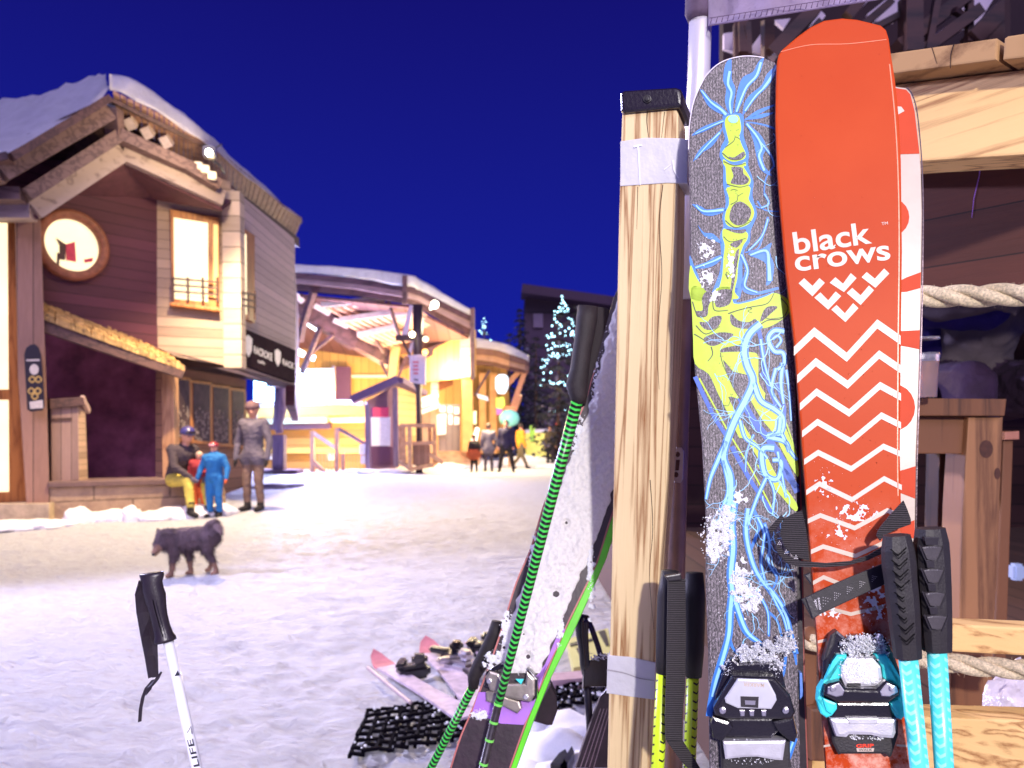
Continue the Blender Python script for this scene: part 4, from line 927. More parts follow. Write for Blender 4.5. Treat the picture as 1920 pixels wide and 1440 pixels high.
def snow_sheet(fr, rows, n=0.008, sub=60, seed=3, holes=(), hscale=1.0):
    """snow lying on a board between left/right outlines (lists of (xl,xr,y))"""
    bm = bmesh.new(); prev = None; R_ = []; sub = 70
    for a, c in zip(rows, rows[1:]):
        m = max(2, int(abs(c[2]-a[2])/2.2))
        for i in range(m): R_.append(tuple(p+(q-p)*i/m for p, q in zip(a, c)))
    R_.append(rows[-1])
    for j, (xl, xr, y) in enumerate(R_):
        row = []
        xl += 5*noise.noise(Vector((y*0.06, seed, 0))); xr += 5*noise.noise(Vector((y*0.06, seed+9, 0)))
        for i in range(sub+1):
            k = i/sub; x = xl+(xr-xl)*k
            e = min(1, 4*min(k, 1-k)+0.02)**0.5
            h = n*e*(0.75+0.5*noise.noise(Vector((x*0.03, y*0.03, seed)))+0.35*noise.noise(Vector((x*0.12, y*0.12, seed))))*hscale
            h += e*(.0016*noise.noise(Vector((x*.25, y*.25, seed)))+.0012*noise.noise(Vector((x*.7, y*.7, seed))))
            for hx, hy, hr in holes:
                dd = math.hypot(x-hx, y-hy)/hr
                if dd < 1: h = h*dd*dd-0.0012*(1-dd)
            row.append(bm.verts.new(fr.pt(x, y, max(h, -0.0015) if (i not in (0, sub)) else -0.001)))
        if prev:
            for i in range(sub): bm.faces.new((prev[i], prev[i+1], row[i+1], row[i]))
        prev = row
    return bm
holes = [zl([(1215, 115)])[0]+(9,), zl([(1160, 500)])[0]+(16,), zl([(985, 718)])[0]+(5,), zl([(1010, 840)])[0]+(11,), zl([(880, 790)])[0]+(7,)]
rows = [(925, 1012, 1262), (938, 1030, 1220), (955, 1052, 1170), (975, 1075, 1110), (1000, 1103, 1050), (1020, 1128, 985), (1046, 1150, 920), (1073, 1172, 850), (1100, 1190, 780), (1122, 1200, 700), (1140, 1205, 620), (1158, 1205, 560), (1176, 1200, 520)]
b = snow_sheet(WF, rows[::-1], 0.009, 34, 3, holes)
part(ws, 'snow', b, snowmat('ski_snow', (0.92, 0.89, 0.86, 1), 160, 1.0, 0.004, 1200), True)
b = grains(WF, [(930, 1240, 22, 20, 1), (985, 1248, 26, 14, 1.3), (955, 1180, 14, 30, .6), (1000, 1060, 10, 60, .5), (900, 1340, 22, 10, .8), (1085, 830, 14, 60, 1), (1120, 740, 12, 60, .8), (1135, 650, 10, 60, .6), (1108, 1080, 8, 80, .5)], 700, None, 0.0005, 0.0014, 0.001, 0.005)
patch(WF, [(930, 1240, 22, 22), (985, 1250, 28, 14), (950, 1180, 14, 34), (1000, 1060, 8, 60), (900, 1342, 24, 10), (1088, 830, 14, 60), (1122, 740, 12, 60), (1108, 1080, 8, 80), (1050, 1180, 8, 50)], 0.005, 1.3, 0.6, 0.001, 9, b)
part(ws, 'snow_crumbs', b, SNOWC)
b = slab(WF, zl([(775, 950), (800, 915), (850, 930), (880, 985), (990, 985), (1000, 915), (1045, 960), (1045, 1050), (1020, 1085), (900, 1065), (800, 1020)]), 0.002, 0.035, 0.004)
wb = part(ws, 'toe_binding', b, plain('pewter', srgb(160, 150, 140), 0.3, 0.7, 0.2, 60, 0.1), label='pewter coloured toe binding')
part(wb, 'rear_arc', slab(WF, zl([(770, 1000), (780, 920), (860, 870), (905, 880), (900, 905), (860, 905), (820, 930), (800, 1010)]), 0.002, 0.028, 0.003), GLO)
part(wb, 'rear_arc', slab(WF, zl([(1000, 900), (1020, 910), (1060, 960), (1055, 1060), (1035, 1080), (1030, 960)]), 0.002, 0.03, 0.003), GLO)
part(wb, 'sole_plate', slab(WF, zl([(778, 1030), (820, 1020), (900, 1062), (960, 1080), (972, 1120), (950, 1147), (880, 1110), (780, 1080)]), 0.002, 0.02, 0.003), bpy.data.materials['pewter'])
part(wb, 'jewel', slab(WF, zl([(940, 960), (985, 960), (970, 990)]), 0.03, 0.037, 0.001), TEAL)
for c in ((797, 972), (995, 1058)): part(wb, 'screw', slab(WF, zl(circ(c[0], c[1], 15)), 0.03, 0.038, 0.001), STEEL)
# green-and-black poles
GP = pole_mat('green_shaft', srgb(66, 196, 74), srgb(20, 18, 20), 0.0085, 0.8, 0.56, 2, 0.5, 0.35)
BP = plain('carbon', srgb(52, 46, 50), 0.35, 0.2, 0.3, 80)
GR = 'pair of black and green ski poles'
D1 = 1.22
A = P(1082, 752, D1); Bq = P(935, 1318, D1); foot = P(905, 1440, D1); dv = (foot-Bq).normalized(); foot = foot+dv*(foot.z/-dv.z)
t = thing('ski_pole', 'green and black patterned ski pole lying across the snowy ski', 'ski pole', foot, GR)
uvtube('shaft', t, [A+(Bq-A)*i/5 for i in range(6)], [0.0098-0.0006*i for i in range(6)], GP)
uvtube('lower_shaft', t, [Bq, Bq+(foot-Bq)*0.5, foot], [0.0068, 0.006, 0.004], BP)
b = bmesh.new()
for k in (0, 0.03, 0.06, 0.1): tube(b, [Bq+dv*k, Bq+dv*(k+0.004)], 0.0074, 14)
part(t, 'ring', b, plain('green_ring', srgb(120, 215, 90), 0.4))
b = bmesh.new(); q = foot-dv*0.06; tube(b, [q, q+dv*0.006], 0.04, 14); part(t, 'basket', b, BLK)
zg = lambda q: T(1040, 560, 4.8, q)
# grip built in the round
b = bmesh.new()
gp = [P(*zg([c])[0], D1) for c in ((300, 70), (290, 180), (270, 330), (245, 480), (225, 640), (200, 780), (215, 880), (225, 950))]
pxw = D1/FPX/4.8
tube(b, gp, [(92*pxw, 70*pxw), (95*pxw, 80*pxw), (88*pxw, 78*pxw), (84*pxw, 76*pxw), (86*pxw, 78*pxw), (100*pxw, 84*pxw), (80*pxw, 72*pxw), (56*pxw, 56*pxw)], 22)
part(t, 'grip', b, plain('grip_brown', srgb(28, 20, 24), 0.7, 0, 0.3, 60, 0.3, 300), True)
b = slab(flat(D1+0.02), zg([(330, 60), (470, 80), (500, 100), (440, 340), (380, 560), (320, 760), (280, 960), (240, 980), (250, 700), (300, 400)]), -0.012, 0.0, 0.004)
part(t, 'strap', b, plain('strap_dark', srgb(24, 14, 22), 0.8, 0, 0.3, 40))
D2 = 1.5; A = P(885, 1290, D2); foot = P(808, 1440, D2); dv = (foot-A).normalized(); foot = foot+dv*(foot.z/-dv.z)
t = thing('ski_pole', 'green patterned ski pole behind the left edge of the snowy ski', 'ski pole', foot, GR)
uvtube('shaft', t, [A+(foot-A)*i/7 for i in range(8)], [0.0088-0.0005*i for i in range(8)], GP)
b = bmesh.new(); q = foot-dv*0.06; tube(b, [q, q+dv*0.006], 0.04, 14); part(t, 'basket', b, BLK)
b = bmesh.new()
gp = [P(*zl([c])[0], D2) for c in ((845, 650), (830, 720), (790, 810), (745, 890), (715, 950), (712, 1010))]
pw = D2/FPX/2.88
tube(b, gp, [(34*pw, 30*pw), (42*pw, 34*pw), (44*pw, 34*pw), (40*pw, 32*pw), (34*pw, 30*pw), (26*pw, 24*pw)], 18)
part(t, 'grip', b, bpy.data.materials['grip_brown'], True)
b = slab(flat(D2), zl([(1130, 985), (1165, 1060), (1168, 1140), (1140, 1215), (1110, 1215), (1040, 1195), (1070, 1090)]), -0.02, 0.02, 0.008)
single('glove', b, plain('glove_cloth', srgb(34, 20, 32), 0.8, 0, 0.3, 30), 'dark padded glove hanging right of the snowy ski', 'glove')

# ---------------------------------------------------------------- white pole at lower left
D3 = 1.1; pw = D3/FPX/2.667
zw = lambda q: T(160, 900, 2.667, q)
A = P(314, 1196, D3); Bq = P(369, 1440, D3); dv = (Bq-A).normalized(); foot = Bq+dv*(Bq.z/-dv.z)
t = thing('ski_pole', 'white ski pole lettered LIFE with black grip, alone in the snow', 'ski pole', foot)
b = bmesh.new()
gp = [P(*zw([c])[0], D3) for c in ((331, 464), (333, 480), (334, 510), (338, 545), (348, 580), (358, 630), (368, 680), (380, 730), (392, 775), (397, 795), (400, 808))]
tube(b, gp, [(60*pw, 30*pw), (60*pw, 34*pw), (50*pw, 36*pw), (52*pw, 38*pw), (54*pw, 36*pw), (46*pw, 34*pw), (42*pw, 32*pw), (42*pw, 32*pw), (46*pw, 36*pw), (55*pw, 46*pw), (54*pw, 46*pw)], 26, ref=(0, 1, 0))
part(t, 'grip', b, plain('grip_black', srgb(42, 34, 42), 0.36, 0, 0.2, 60, 0.15, 300), True)
b = bmesh.new(); stroke(flat(D3-0.034*0.78), zw([(338, 600), (352, 660), (372, 730), (388, 785)]), 2, 0.001, 1.5, b); bmesh.ops.solidify(b, geom=b.faces[:], thickness=0.002)
part(t, 'grip_seam', b, bpy.data.materials['grip_black'])
uvtube('shaft', t, [A, Bq, foot+(Bq-foot)*0.1, foot], [0.0074, 0.0074, 0.0066, 0.004], plain('white_shaft', srgb(232, 232, 240), 0.3, 0, 0.03, 40, 0.02, coat=0.3))
b = bmesh.new(); q = foot-dv*0.06; tube(b, [q, q+dv*0.006], 0.04, 14); part(t, 'basket', b, BLK)
F3 = flat(D3-0.0078)
b = bmesh.new()
fit_text(F3, 'LIFE', (374, 1436), (361, 1385), 15.5, 0.0, 0.01, up=(-0.97, 0.22), bm=b)
decal(F3, [(327, 1268), (333, 1257), (337, 1266)], 0.0, 0, b)
stroke(F3, [(351, 1374), (358, 1362), (360, 1376)], 1.6, 0.0, 1.6, b, 0)
part(t, 'lettering', b, plain('ink_grey', srgb(40, 40, 52), 0.5))
b = bmesh.new()
fit_text(F3, 'advanced', (349, 1352), (342, 1318), 5, 0.0, 0.0, up=(-0.97, 0.22), bm=b); part(t, 'small_print', b, plain('pale_print', srgb(160, 168, 190), 0.5))
b = bmesh.new()
sp_ = [P(*zw([c])[0], D3+o) for c, o in (((300, 500), 0.0), ((288, 570), 0.004), ((296, 660), 0.008), ((310, 780), 0.008), ((322, 880), 0.006), ((338, 985), 0.0))]
ribbon(b, sp_, [Vector((0.0075+0.004*math.sin(i), 0.008, 0)) *1.6 for i in range(6)], 0.003)
ribbon(b, [P(*zw([c])[0], D3-0.004) for c in ((368, 975), (350, 1010), (322, 1030), (316, 1060))], Vector((0.006, 0.004, 0.008)), 0.003)
ribbon(b, [P(*zw([c])[0], D3) for c in ((340, 1000), (305, 1040), (288, 1085), (277, 1140), (272, 1208))], Vector((0.0045, 0.002, 0.001)), 0.002)
ribbon(b, [P(*zw([c])[0], D3+0.012) for c in ((330, 600), (336, 700), (345, 820), (348, 920), (350, 985))], Vector((0.006, 0.006, 0)), 0.0025)
part(t, 'strap', b, bpy.data.materials['grip_black'])

# ---------------------------------------------------------------- dark poles and gear beyond the post
D4 = 1.7; pw = D4/FPX/2.88
A = P(1094, 1165, D4); foot = P(1105, 1440, D4); dv = (foot-A).normalized(); foot = foot+dv*(foot.z/-dv.z)
t = thing('ski_pole', 'black ski pole with looped strap, between snowy ski and post', 'ski pole', foot)
b = bmesh.new(); gp = [P(*zl([c])[0], D4) for c in ((1305, 615), (1300, 650), (1300, 720), (1310, 800), (1315, 880), (1320, 930))]
tube(b, gp, [(34*pw, 28*pw), (38*pw, 32*pw), (34*pw, 30*pw), (28*pw, 26*pw), (28*pw, 26*pw), (22*pw, 20*pw)], 18); part(t, 'grip', b, GLO, True)
uvtube('shaft', t, [P(*zl([(1322, 920)])[0], D4), P(*zl([(1340, 1180)])[0], D4), foot], [0.009, 0.008, 0.006], BP)
b = bmesh.new(); ribbon(b, [P(*zl([c])[0], D4) for c in ((1320, 620), (1350, 680), (1385, 780), (1405, 850), (1350, 930), (1325, 900))], Vector((0.012, 0.006, 0)), 0.003); part(t, 'strap', b, GLO)
DF = ski_frame(1110, 1440, 1.62, 1150, 1230, 1.7)
for i, (q, lab_) in enumerate(((zl([(1310, 905), (1345, 855), (1400, 820), (1460, 830), (1470, 1000), (1350, 1000), (1305, 1010)]), 0), (zl([(1265, 1440), (1300, 1330), (1360, 1160), (1400, 1050), (1450, 1000), (1500, 1440)]), 1))):
    b = slab(DF, q, -0.03-0.01*i, 0.0-0.012*i, 0.003)
    if i == 0:
        hv = thing('ski_pair', 'dark strapped skis tied together, low against the pine post', 'skis', (DF.w(0, -0.8, 0).x, 1.6, 0)); part(hv, 'binding', b, GLO)
    else:
        part(hv, 'ski', b, plain('dark_ski2', srgb(60, 46, 48), 0.4, 0, 0.5, 40))
        b = bmesh.new()
        for k in range(4): stroke(DF, zl([(1290+k*24, 1440), (1400+k*18, 1120)]), 1.6, -0.011, 1.2, b, 0)
        part(hv, 'edge', b, plain('pale_edge', srgb(170, 150, 150), 0.4, 0.6))
b = grains(DF, [zl([(1390, 835)])[0]+(18, 8, 1)], 60, None, 0.001, 0.003, 0, 0.004); part(hv, 'snow', b, SNOWC)
# ================================================================== SNOW GROUND
def ground():
    ys = []; y = -8.0
    while y < 900:
        ys.append(y); y += 0.045 if 1.0 < y < 9 else (0.12 if y < 0 else (0.05 if y <= 1.0 else 0.035*(y/9)**1.6))
    ts = [-1+2*i/360 for i in range(361)]
    me = bpy.data.meshes.new('snow_ground'); vs = []; fs = []
    nx = len(ts)
    random.seed(77); dents = {}
    for _ in range(3800):
        dy = 2.3+14*random.random()**1.4; dx = random.uniform(-.75, .25)*dy*1.1+random.uniform(-1, 1)
        a = random.uniform(-.6, .6)+(.5 if random.random() < .5 else 2.0); dn = (dx, dy, math.cos(a), math.sin(a), random.uniform(.06, .12), random.uniform(.03, .05), random.uniform(.005, .016))
        for ix in (-1, 0, 1):
            for iy in (-1, 0, 1): dents.setdefault((int(dx*4)+ix, int(dy*4)+iy), []).append(dn)
    for j, y in enumerate(ys):
        hw = 5+max(0, y)*1.1 if y < 60 else 5+y*1.4
        for i, t in enumerate(ts):
            x = t*hw-0.15*max(y, 0)*0.5
            q = Vector((x, y, 0))
            z = 0
            if 0 < y < 60:
                a = min(1, 14/max(y, 3))
                r = noise.noise(Vector((x*0.5+y*0.25, y*2.1-x*0.35, 1)))
                z = 0.03*noise.noise(q*0.7)+a*(0.016*noise.noise(Vector((x*2.2, y*5.5-x*1.2, 2)))+0.02*noise.noise(Vector((x*7, y*13-x*2.5, 4)))+0.02*min(0, r))+0.009*noise.noise(Vector((x*22, y*30, 5)))
            for dx, dy, ca, sa, rl, rs, dp in dents.get((int(x*4), int(y*4)), ()):
                u = ((x-dx)*ca+(y-dy)*sa)/rl; v_ = (-(x-dx)*sa+(y-dy)*ca)/rs; r2 = u*u+v_*v_
                if r2 < 2.2: z += -dp*(1-r2) if r2 < 1 else dp*.45*(1-abs(r2-1.5)/.7)*(r2 > 1)
            vs.append((x, y, z))
    for j in range(len(ys)-1):
        for i in range(nx-1): fs.append((j*nx+i, j*nx+i+1, (j+1)*nx+i+1, (j+1)*nx+i))
    me.from_pydata(vs, [], fs)
    m, t, b = base_mat('piste_snow')
    v = coords(t); va = coords(t, (0.8, 2.8, 1))
    f1 = nz(t, va, 6.5, 8, 0.72, 0.4); f2 = nz(t, va, 26, 6, 0.7); f3 = nz(t, v, 180, 3, 0.6)
    t.links.new(ramp(t, mth(t, 'ADD', mth(t, 'MULTIPLY', f1, 0.6), mth(t, 'MULTIPLY', f2, 0.4)), [(0.32, (0.6, 0.54, 0.55, 1)), (0.43, (0.78, 0.76, 0.8, 1)), (0.54, (0.86, 0.86, 0.9, 1))]), b.inputs['Base Color'])
    b.inputs['Roughness'].default_value = 0.65; b.inputs['Specular IOR Level'].default_value = 0.3
    vo = t.nodes.new('ShaderNodeTexVoronoi'); vo.feature = 'SMOOTH_F1'; vo.inputs['Scale'].default_value = 9; vo.inputs['Randomness'].default_value = 1.0
    mx = t.nodes.new('ShaderNodeVectorMath'); mx.operation = 'ADD'; t.links.new(va, mx.inputs[0]); nn = t.nodes.new('ShaderNodeTexNoise'); nn.inputs['Scale'].default_value = 3; t.links.new(v, nn.inputs['Vector']); t.links.new(nn.outputs['Color'], mx.inputs[1]); t.links.new(mx.outputs[0], vo.inputs['Vector'])
    f1 = mth(t, 'ADD', f1, mth(t, 'MULTIPLY', vo.outputs['Distance'], 0.35))
    h = mth(t, 'ADD', mth(t, 'MULTIPLY', f1, 1.6), mth(t, 'ADD', mth(t, 'MULTIPLY', f2, 0.7), mth(t, 'MULTIPLY', f3, 0.12)))
    bump(t, b, h, 1.0, 0.06)
    me.materials.append(m)
    for p in me.polygons: p.use_smooth = True
    o = bpy.data.objects.new('snow_ground', me); COL.objects.link(o); o['kind'] = 'structure'
ground()
SNOW = snowmat('roof_snow', (0.9, 0.87, 0.93, 1), 3.5, 0.7, 0.08, 30)
def lumps(name, spots, label, seed=1, mat_=None, kind=None, cat='snow heap'):
    b = bmesh.new(); random.seed(seed)
    for x, y, r, h in spots:
        s = bmesh.new(); bmesh.ops.create_icosphere(s, subdivisions=3, radius=1)
        for v in s.verts:
            n_ = 1+0.35*noise.noise(v.co*1.7+Vector((x*9, y*9, seed)))+0.12*noise.noise(v.co*6+Vector((x, y, 0)))
            v.co = Vector((x+v.co.x*r*n_, y+v.co.y*r*n_, v.co.z*h*n_))
        merge(b, s)
    o = single(name, b, mat_ or SNOW, label, cat, kind=kind, smooth=True); return o

# ================================================================== CHALET
W_DK = boards('dark_boards', srgb(88, 44, 58), 0.17, 'Z', 0.3)
W_MD = boards('weathered_boards', srgb(196, 172, 166), 0.16, 'Z', 0.35)
W_LT = boards('light_boards', srgb(168, 142, 124), 0.16, 'Z', 0.35)
W_V = boards('upright_boards', srgb(150, 112, 96), 0.14, 'X', 0.4)
TIM = wood('old_timber', srgb(124, 98, 94), srgb(72, 52, 54), 'X', 30, 0.1, 2.0, 0.7)
TIMD = wood('dark_timber', srgb(96, 68, 66), srgb(54, 36, 40), 'X', 30, 0.1, 2.0, 0.7)
FRM = wood('window_timber', srgb(196, 128, 66), srgb(140, 80, 38), 'Z', 30, 0.1, 2.0, 0.5)
LIT = emit('lit_window', (1.0, 0.83, 0.5, 1), 1.25, 1.2)
LITW = emit('lit_window_warm', (1.0, 0.6, 0.2, 1), 1.0, 3)
GLASS = plain('dark_glass', srgb(74, 58, 58), 0.25, 0, 0.5, 6, 0, spec=0.3)
LM = vert(0, 10.7, 290, 12.3)        # main front wall (left part)
BAY = vert(285, 12.3, 430, 12.75)    # bay wall
RW = vert(438, 12.8, 553, 16.6)      # right side wall
ch = thing('chalet', 'weathered timber chalet with snowy roof and round lit window', 'chalet', P(250, HY, 12.5)-Vector((0, 0, H)))
part(ch, 'front_wall', slab(LM, [(-260, 300), (300, 300), (300, 672), (84, 606), (84, 940), (-260, 940)], -0.25, 0), W_DK)
part(ch, 'bay_wall', slab(BAY, [(286, 300), (432, 340), (440, 612), (440, 690), (330, 668), (296, 652)], -0.3, 0), W_LT)
part(ch, 'side_wall', slab(RW, [(438, 355), (553, 448), (553, 722), (438, 690)], -0.3, 0), W_MD)
part(ch, 'rear_wall', slab(vert(553, 16.6, 560, 24), [(553, 500), (560, 590), (560, 790), (553, 760)], -0.2, 0), W_DK)
b = bmesh.new(); beam(b, BAY.pt(437, 362, 0.06), BAY.pt(441, 690, 0.06), 0.3, 0.22, up=(0, 1, 0)); part(ch, 'corner_post', b, boards('post_boards', srgb(190, 168, 150), 0.26, 'Z', 0.3))
# window: round
zc = lambda q: T(0, 100, 3.2, q)
b = bmesh.new()
cx, cy = LM.loc(133, 461); rr = 62/FPX*11.4
rings = [(1.02, 0.0), (1.02, 0.10), (0.96, 0.13), (0.80, 0.13), (0.76, 0.10), (0.76, -0.02)]
vv = [[b.verts.new(LM.w(cx+math.cos(a*math.pi/24)*rr*r, cy+math.sin(a*math.pi/24)*rr*1.03*r, n)) for a in range(48)] for r, n in rings]
for p_, q_ in zip(vv, vv[1:]):
    for k in range(48): b.faces.new((p_[k], p_[(k+1) % 48], q_[(k+1) % 48], q_[k]))
rw = part(ch, 'round_window', b, plain('ring_timber', srgb(140, 84, 62), 0.6, 0, 0.3, 12), True)
b = bmesh.new(); b.faces.new([b.verts.new(LM.w(cx+math.cos(a*math.pi/24)*rr*.77, cy+math.sin(a*math.pi/24)*rr*.79, 0.012)) for a in range(48)]); part(rw, 'pane', b, LIT)
part(rw, 'sill_box', slab(LM, zc([(395, 1145), (450, 1130), (458, 1250), (400, 1240)]), 0.02, 0.05), plain('pink_card', srgb(225, 70, 100), 0.6))
b = slab(LM, zc([(338, 1108), (395, 1145), (392, 1240), (360, 1235), (358, 1150)]), 0.02, 0.045); slab(LM, zc([(345, 1195), (360, 1200), (356, 1275), (342, 1270)]), 0.02, 0.045, bm=b)
part(rw, 'ornament', b, plain('ornament', srgb(90, 60, 60), 0.6))
part(rw, 'ornament', slab(LM, zc([(505, 1236), (560, 1225), (555, 1250), (510, 1256)]), 0.02, 0.04), bpy.data.materials['pink_card'])
# window: bay
b = slab(BAY, [(319, 392), (411, 408), (411, 578), (322, 567)], 0, 0.09, 0.01); bw = part(ch, 'window', b, FRM)
part(bw, 'pane', slab(BAY, [(326, 408), (390, 418), (390, 566), (327, 560)], 0.085, 0.096), LIT)
part(bw, 'side_pane', slab(BAY, [(400, 420), (409, 422), (409, 560), (400, 558)], 0.085, 0.096), LITW)
b = bmesh.new()
for y in (522, 534, 546): beam(b, BAY.pt(323, y, 0.16), BAY.pt(408, y+7, 0.16), 0.028, 0.028)
for x in (324, 352, 380, 407): beam(b, BAY.pt(x, 520, 0.16), BAY.pt(x+1, 566, 0.16), 0.028, 0.028)
part(bw, 'railing', b, TIMD)
part(bw, 'sill', slab(BAY, [(318, 566), (412, 578), (412, 584), (318, 572)], 0, 0.16, 0.01), FRM)
# window: side wall
b = slab(RW, [(446, 420), (478, 442), (478, 606), (452, 590)], 0, 0.08, 0.01); sw = part(ch, 'window', b, FRM)
part(sw, 'pane', slab(RW, [(450, 432), (462, 440), (463, 590), (452, 585)], 0.075, 0.09), LIT)
b = bmesh.new()
for y in (548, 560, 572): beam(b, RW.pt(452, y, 0.18), RW.pt(478, y+5, 0.18), 0.03, 0.03)
for x in (452, 465, 478): beam(b, RW.pt(x, 545, 0.18), RW.pt(x, 600, 0.18), 0.03, 0.03)
part(sw, 'railing', b, TIMD)
# sign on the side wall
sg = thing('shop_sign', 'dark sign board with white emblems on the chalet side wall', 'sign', RW.pt(505, 700, 0.1))
part(sg, 'board', slab(RW, [(455, 614), (554, 656), (554, 718), (457, 684)], 0.0, 0.1, 0.01), plain('sign_board', srgb(50, 32, 42), 0.95, 0, 0.2, 10, spec=0.05))
b = bmesh.new()
zq = lambda q: T(0, 520, 3.0, q)
for cx_, cy_ in ((1398, 390), (1563, 455)):
    s_ = 1.0 if cx_ < 1450 else 0.8
    decal(RW, zq([(cx_-22*s_, cy_-55*s_), (cx_, cy_-66*s_), (cx_+22*s_, cy_-42*s_), (cx_+18*s_, cy_+25*s_), (cx_, cy_+60*s_), (cx_-20*s_, cy_+15*s_)]), 0.103, 0, b)
fit_text(RW, 'RACROKE', zq([(1428, 424)])[0], zq([(1532, 470)])[0], 19, 0.103, 0.03, up=(0, -1), bm=b)
fit_text(RW, 'cafe', zq([(1450, 478)])[0], zq([(1490, 492)])[0], 9, 0.103, 0.02, up=(0, -1), bm=b)
fit_text(RW, 'RACK', zq([(1590, 490)])[0], zq([(1655, 516)])[0], 15, 0.103, 0.03, up=(0, -1), bm=b)
part(sg, 'lettering', b, plain('sign_white', srgb(225, 215, 222), 0.5))
# soffit of the upper floor
b = bmesh.new(); vs = [b.verts.new(v) for v in (BAY.pt(300, 655, 0.0), BAY.pt(440, 690, 0.05), RW.pt(553, 722, 0.05), P(553, 732, 18), P(468, 712, 15.6), P(318, 688, 12.9))]
b.faces.new(vs); bmesh.ops.solidify(b, geom=b.faces[:], thickness=0.08); part(ch, 'overhang_soffit', b, TIMD)
# lower glazed wall
LW = vert(312, 12.6, 460, 15.2)
part(ch, 'lower_wall', slab(LW, [(312, 676), (462, 712), (462, 912), (312, 965)], -0.2, 0), boards('lower_boards', srgb(150, 108, 84), 0.2, 'Z', 0.35))
for i, q in enumerate(([(326, 710), (355, 714), (357, 822), (329, 820)], [(362, 718), (394, 722), (394, 828), (364, 824)], [(400, 726), (429, 729), (429, 832), (401, 829)], [(435, 732), (458, 735), (458, 835), (436, 833)])):
    f_ = part(ch, 'window', slab(LW, [(q[0][0]-4, q[0][1]-6), (q[1][0]+3, q[1][1]-6), (q[2][0]+3, q[2][1]+6), (q[3][0]-4, q[3][1]+6)], 0, 0.06, 0.01), FRM)
    part(f_, 'pane', slab(LW, q, 0.05, 0.066), GLASS)
    bb_ = bmesh.new(); random.seed(i)
    for k in range(70):
        x = random.uniform(q[0][0]+2, q[1][0]-2); y = q[2][1]-4-60*random.random()**1.3; rr_ = random.uniform(.6, 2.4)
        decal(LW, [(x+rr_*math.cos(a*0.9)*random.uniform(.6, 1.2), y+rr_*1.6*math.sin(a*0.9)*random.uniform(.6, 1.3)) for a in range(7)], 0.069, 0, bb_)
    part(f_, 'tree_reflection', bb_, plain('reflection_grey', srgb(150, 134, 128), 0.9, 0, 0.3, 30))  # pale reflections of trees in the glass, painted on as specks
# left column, tall lit window, skateboard-like board
part(ch, 'column', slab(vert(26, 10.5, 96, 10.75), [(28, 395), (76, 402), (80, 520), (94, 945), (50, 948), (34, 700)], -0.4, 0, 0.01), boards('column_boards', srgb(164, 124, 108), 0.16, 'X', 0.3))
cw = part(ch, 'tall_window', slab(LM, [(-200, 400), (36, 408), (50, 945), (-200, 955)], 0.02, 0.12, 0.01), FRM)
part(cw, 'pane', slab(LM, [(-170, 415), (14, 418), (16, 730), (-170, 730)], 0.11, 0.13), LIT)
part(cw, 'pane', slab(LM, [(-170, 750), (16, 750), (17, 922), (-170, 925)], 0.11, 0.13), LIT)
part(ch, 'plinth', slab(vert(-200, 10.2, 92, 10.6), [(-260, 945), (92, 944), (92, 985), (-260, 985)], -0.6, 0, 0.01), plain('plinth', srgb(190, 168, 140), 0.85, 0, 0.2, 6, 0.5, 20, bd=0.02))
# gable beams
def gb(name, pts, w, h, mat_, off=0.0):
    b = bmesh.new()
    for (a, c) in zip(pts, pts[1:]): beam(b, P(*a), P(*c), w, h, up=(0, -0.0, 1))
    return part(ch, name, b, mat_)
FASC = boards('fascia_boards', srgb(196, 166, 140), 0.9, 'X', 0.2)
gb('fascia_beam', [(-120, 396, 10.1), (62, 396, 10.3), (227, 288, 11.2), (416, 374, 12.2)], 0.22, 0.24, wood('fascia', srgb(168, 148, 142), srgb(112, 92, 90), 'X', 20, 0.1, 1.5))
gb('upper_beam', [(-120, 368, 9.9), (46, 368, 10.1), (220, 256, 11.0), (352, 316, 11.7), (408, 350, 12.0)], 0.3, 0.17, TIM)
gb('barge_board', [(-120, 352, 9.6), (0, 322, 9.7), (202, 208, 10.7)], 0.16, 0.26, TIM)
gb('gutter_board', [(-120, 330, 9.5), (20, 296, 9.65), (202, 186, 10.6)], 0.2, 0.1, TIMD)
# gable infill and soffits
def sheet(name, pts, mat_, th=0.06, par=None):
    b = bmesh.new(); b.faces.new([b.verts.new(Vector(p) if len(p) == 3 and not isinstance(p, tuple) else P(*p)) for p in pts])
    bmesh.ops.triangulate(b, faces=b.faces[:]); bmesh.ops.solidify(b, geom=b.faces[:], thickness=th); return part(par or ch, name, b, mat_)
sheet('gable_infill', [(-120, 330, 11.2), (205, 190, 11.9), (225, 270, 11.9), (60, 392, 11.0), (-120, 396, 11.0)], TIMD)
sheet('gable_soffit', [(230, 300, 11.25), (416, 388, 12.2), (438, 372, 12.7), (300, 352, 12.4), (286, 366, 12.3), (120, 366, 11.4)], plain('soffit_paint', srgb(92, 54, 62), 0.8, 0, 0.2, 8))
sheet('gable_soffit', [(62, 404, 10.3), (230, 300, 11.25), (120, 366, 11.4), (85, 400, 11.2)], bpy.data.materials['soffit_paint'])
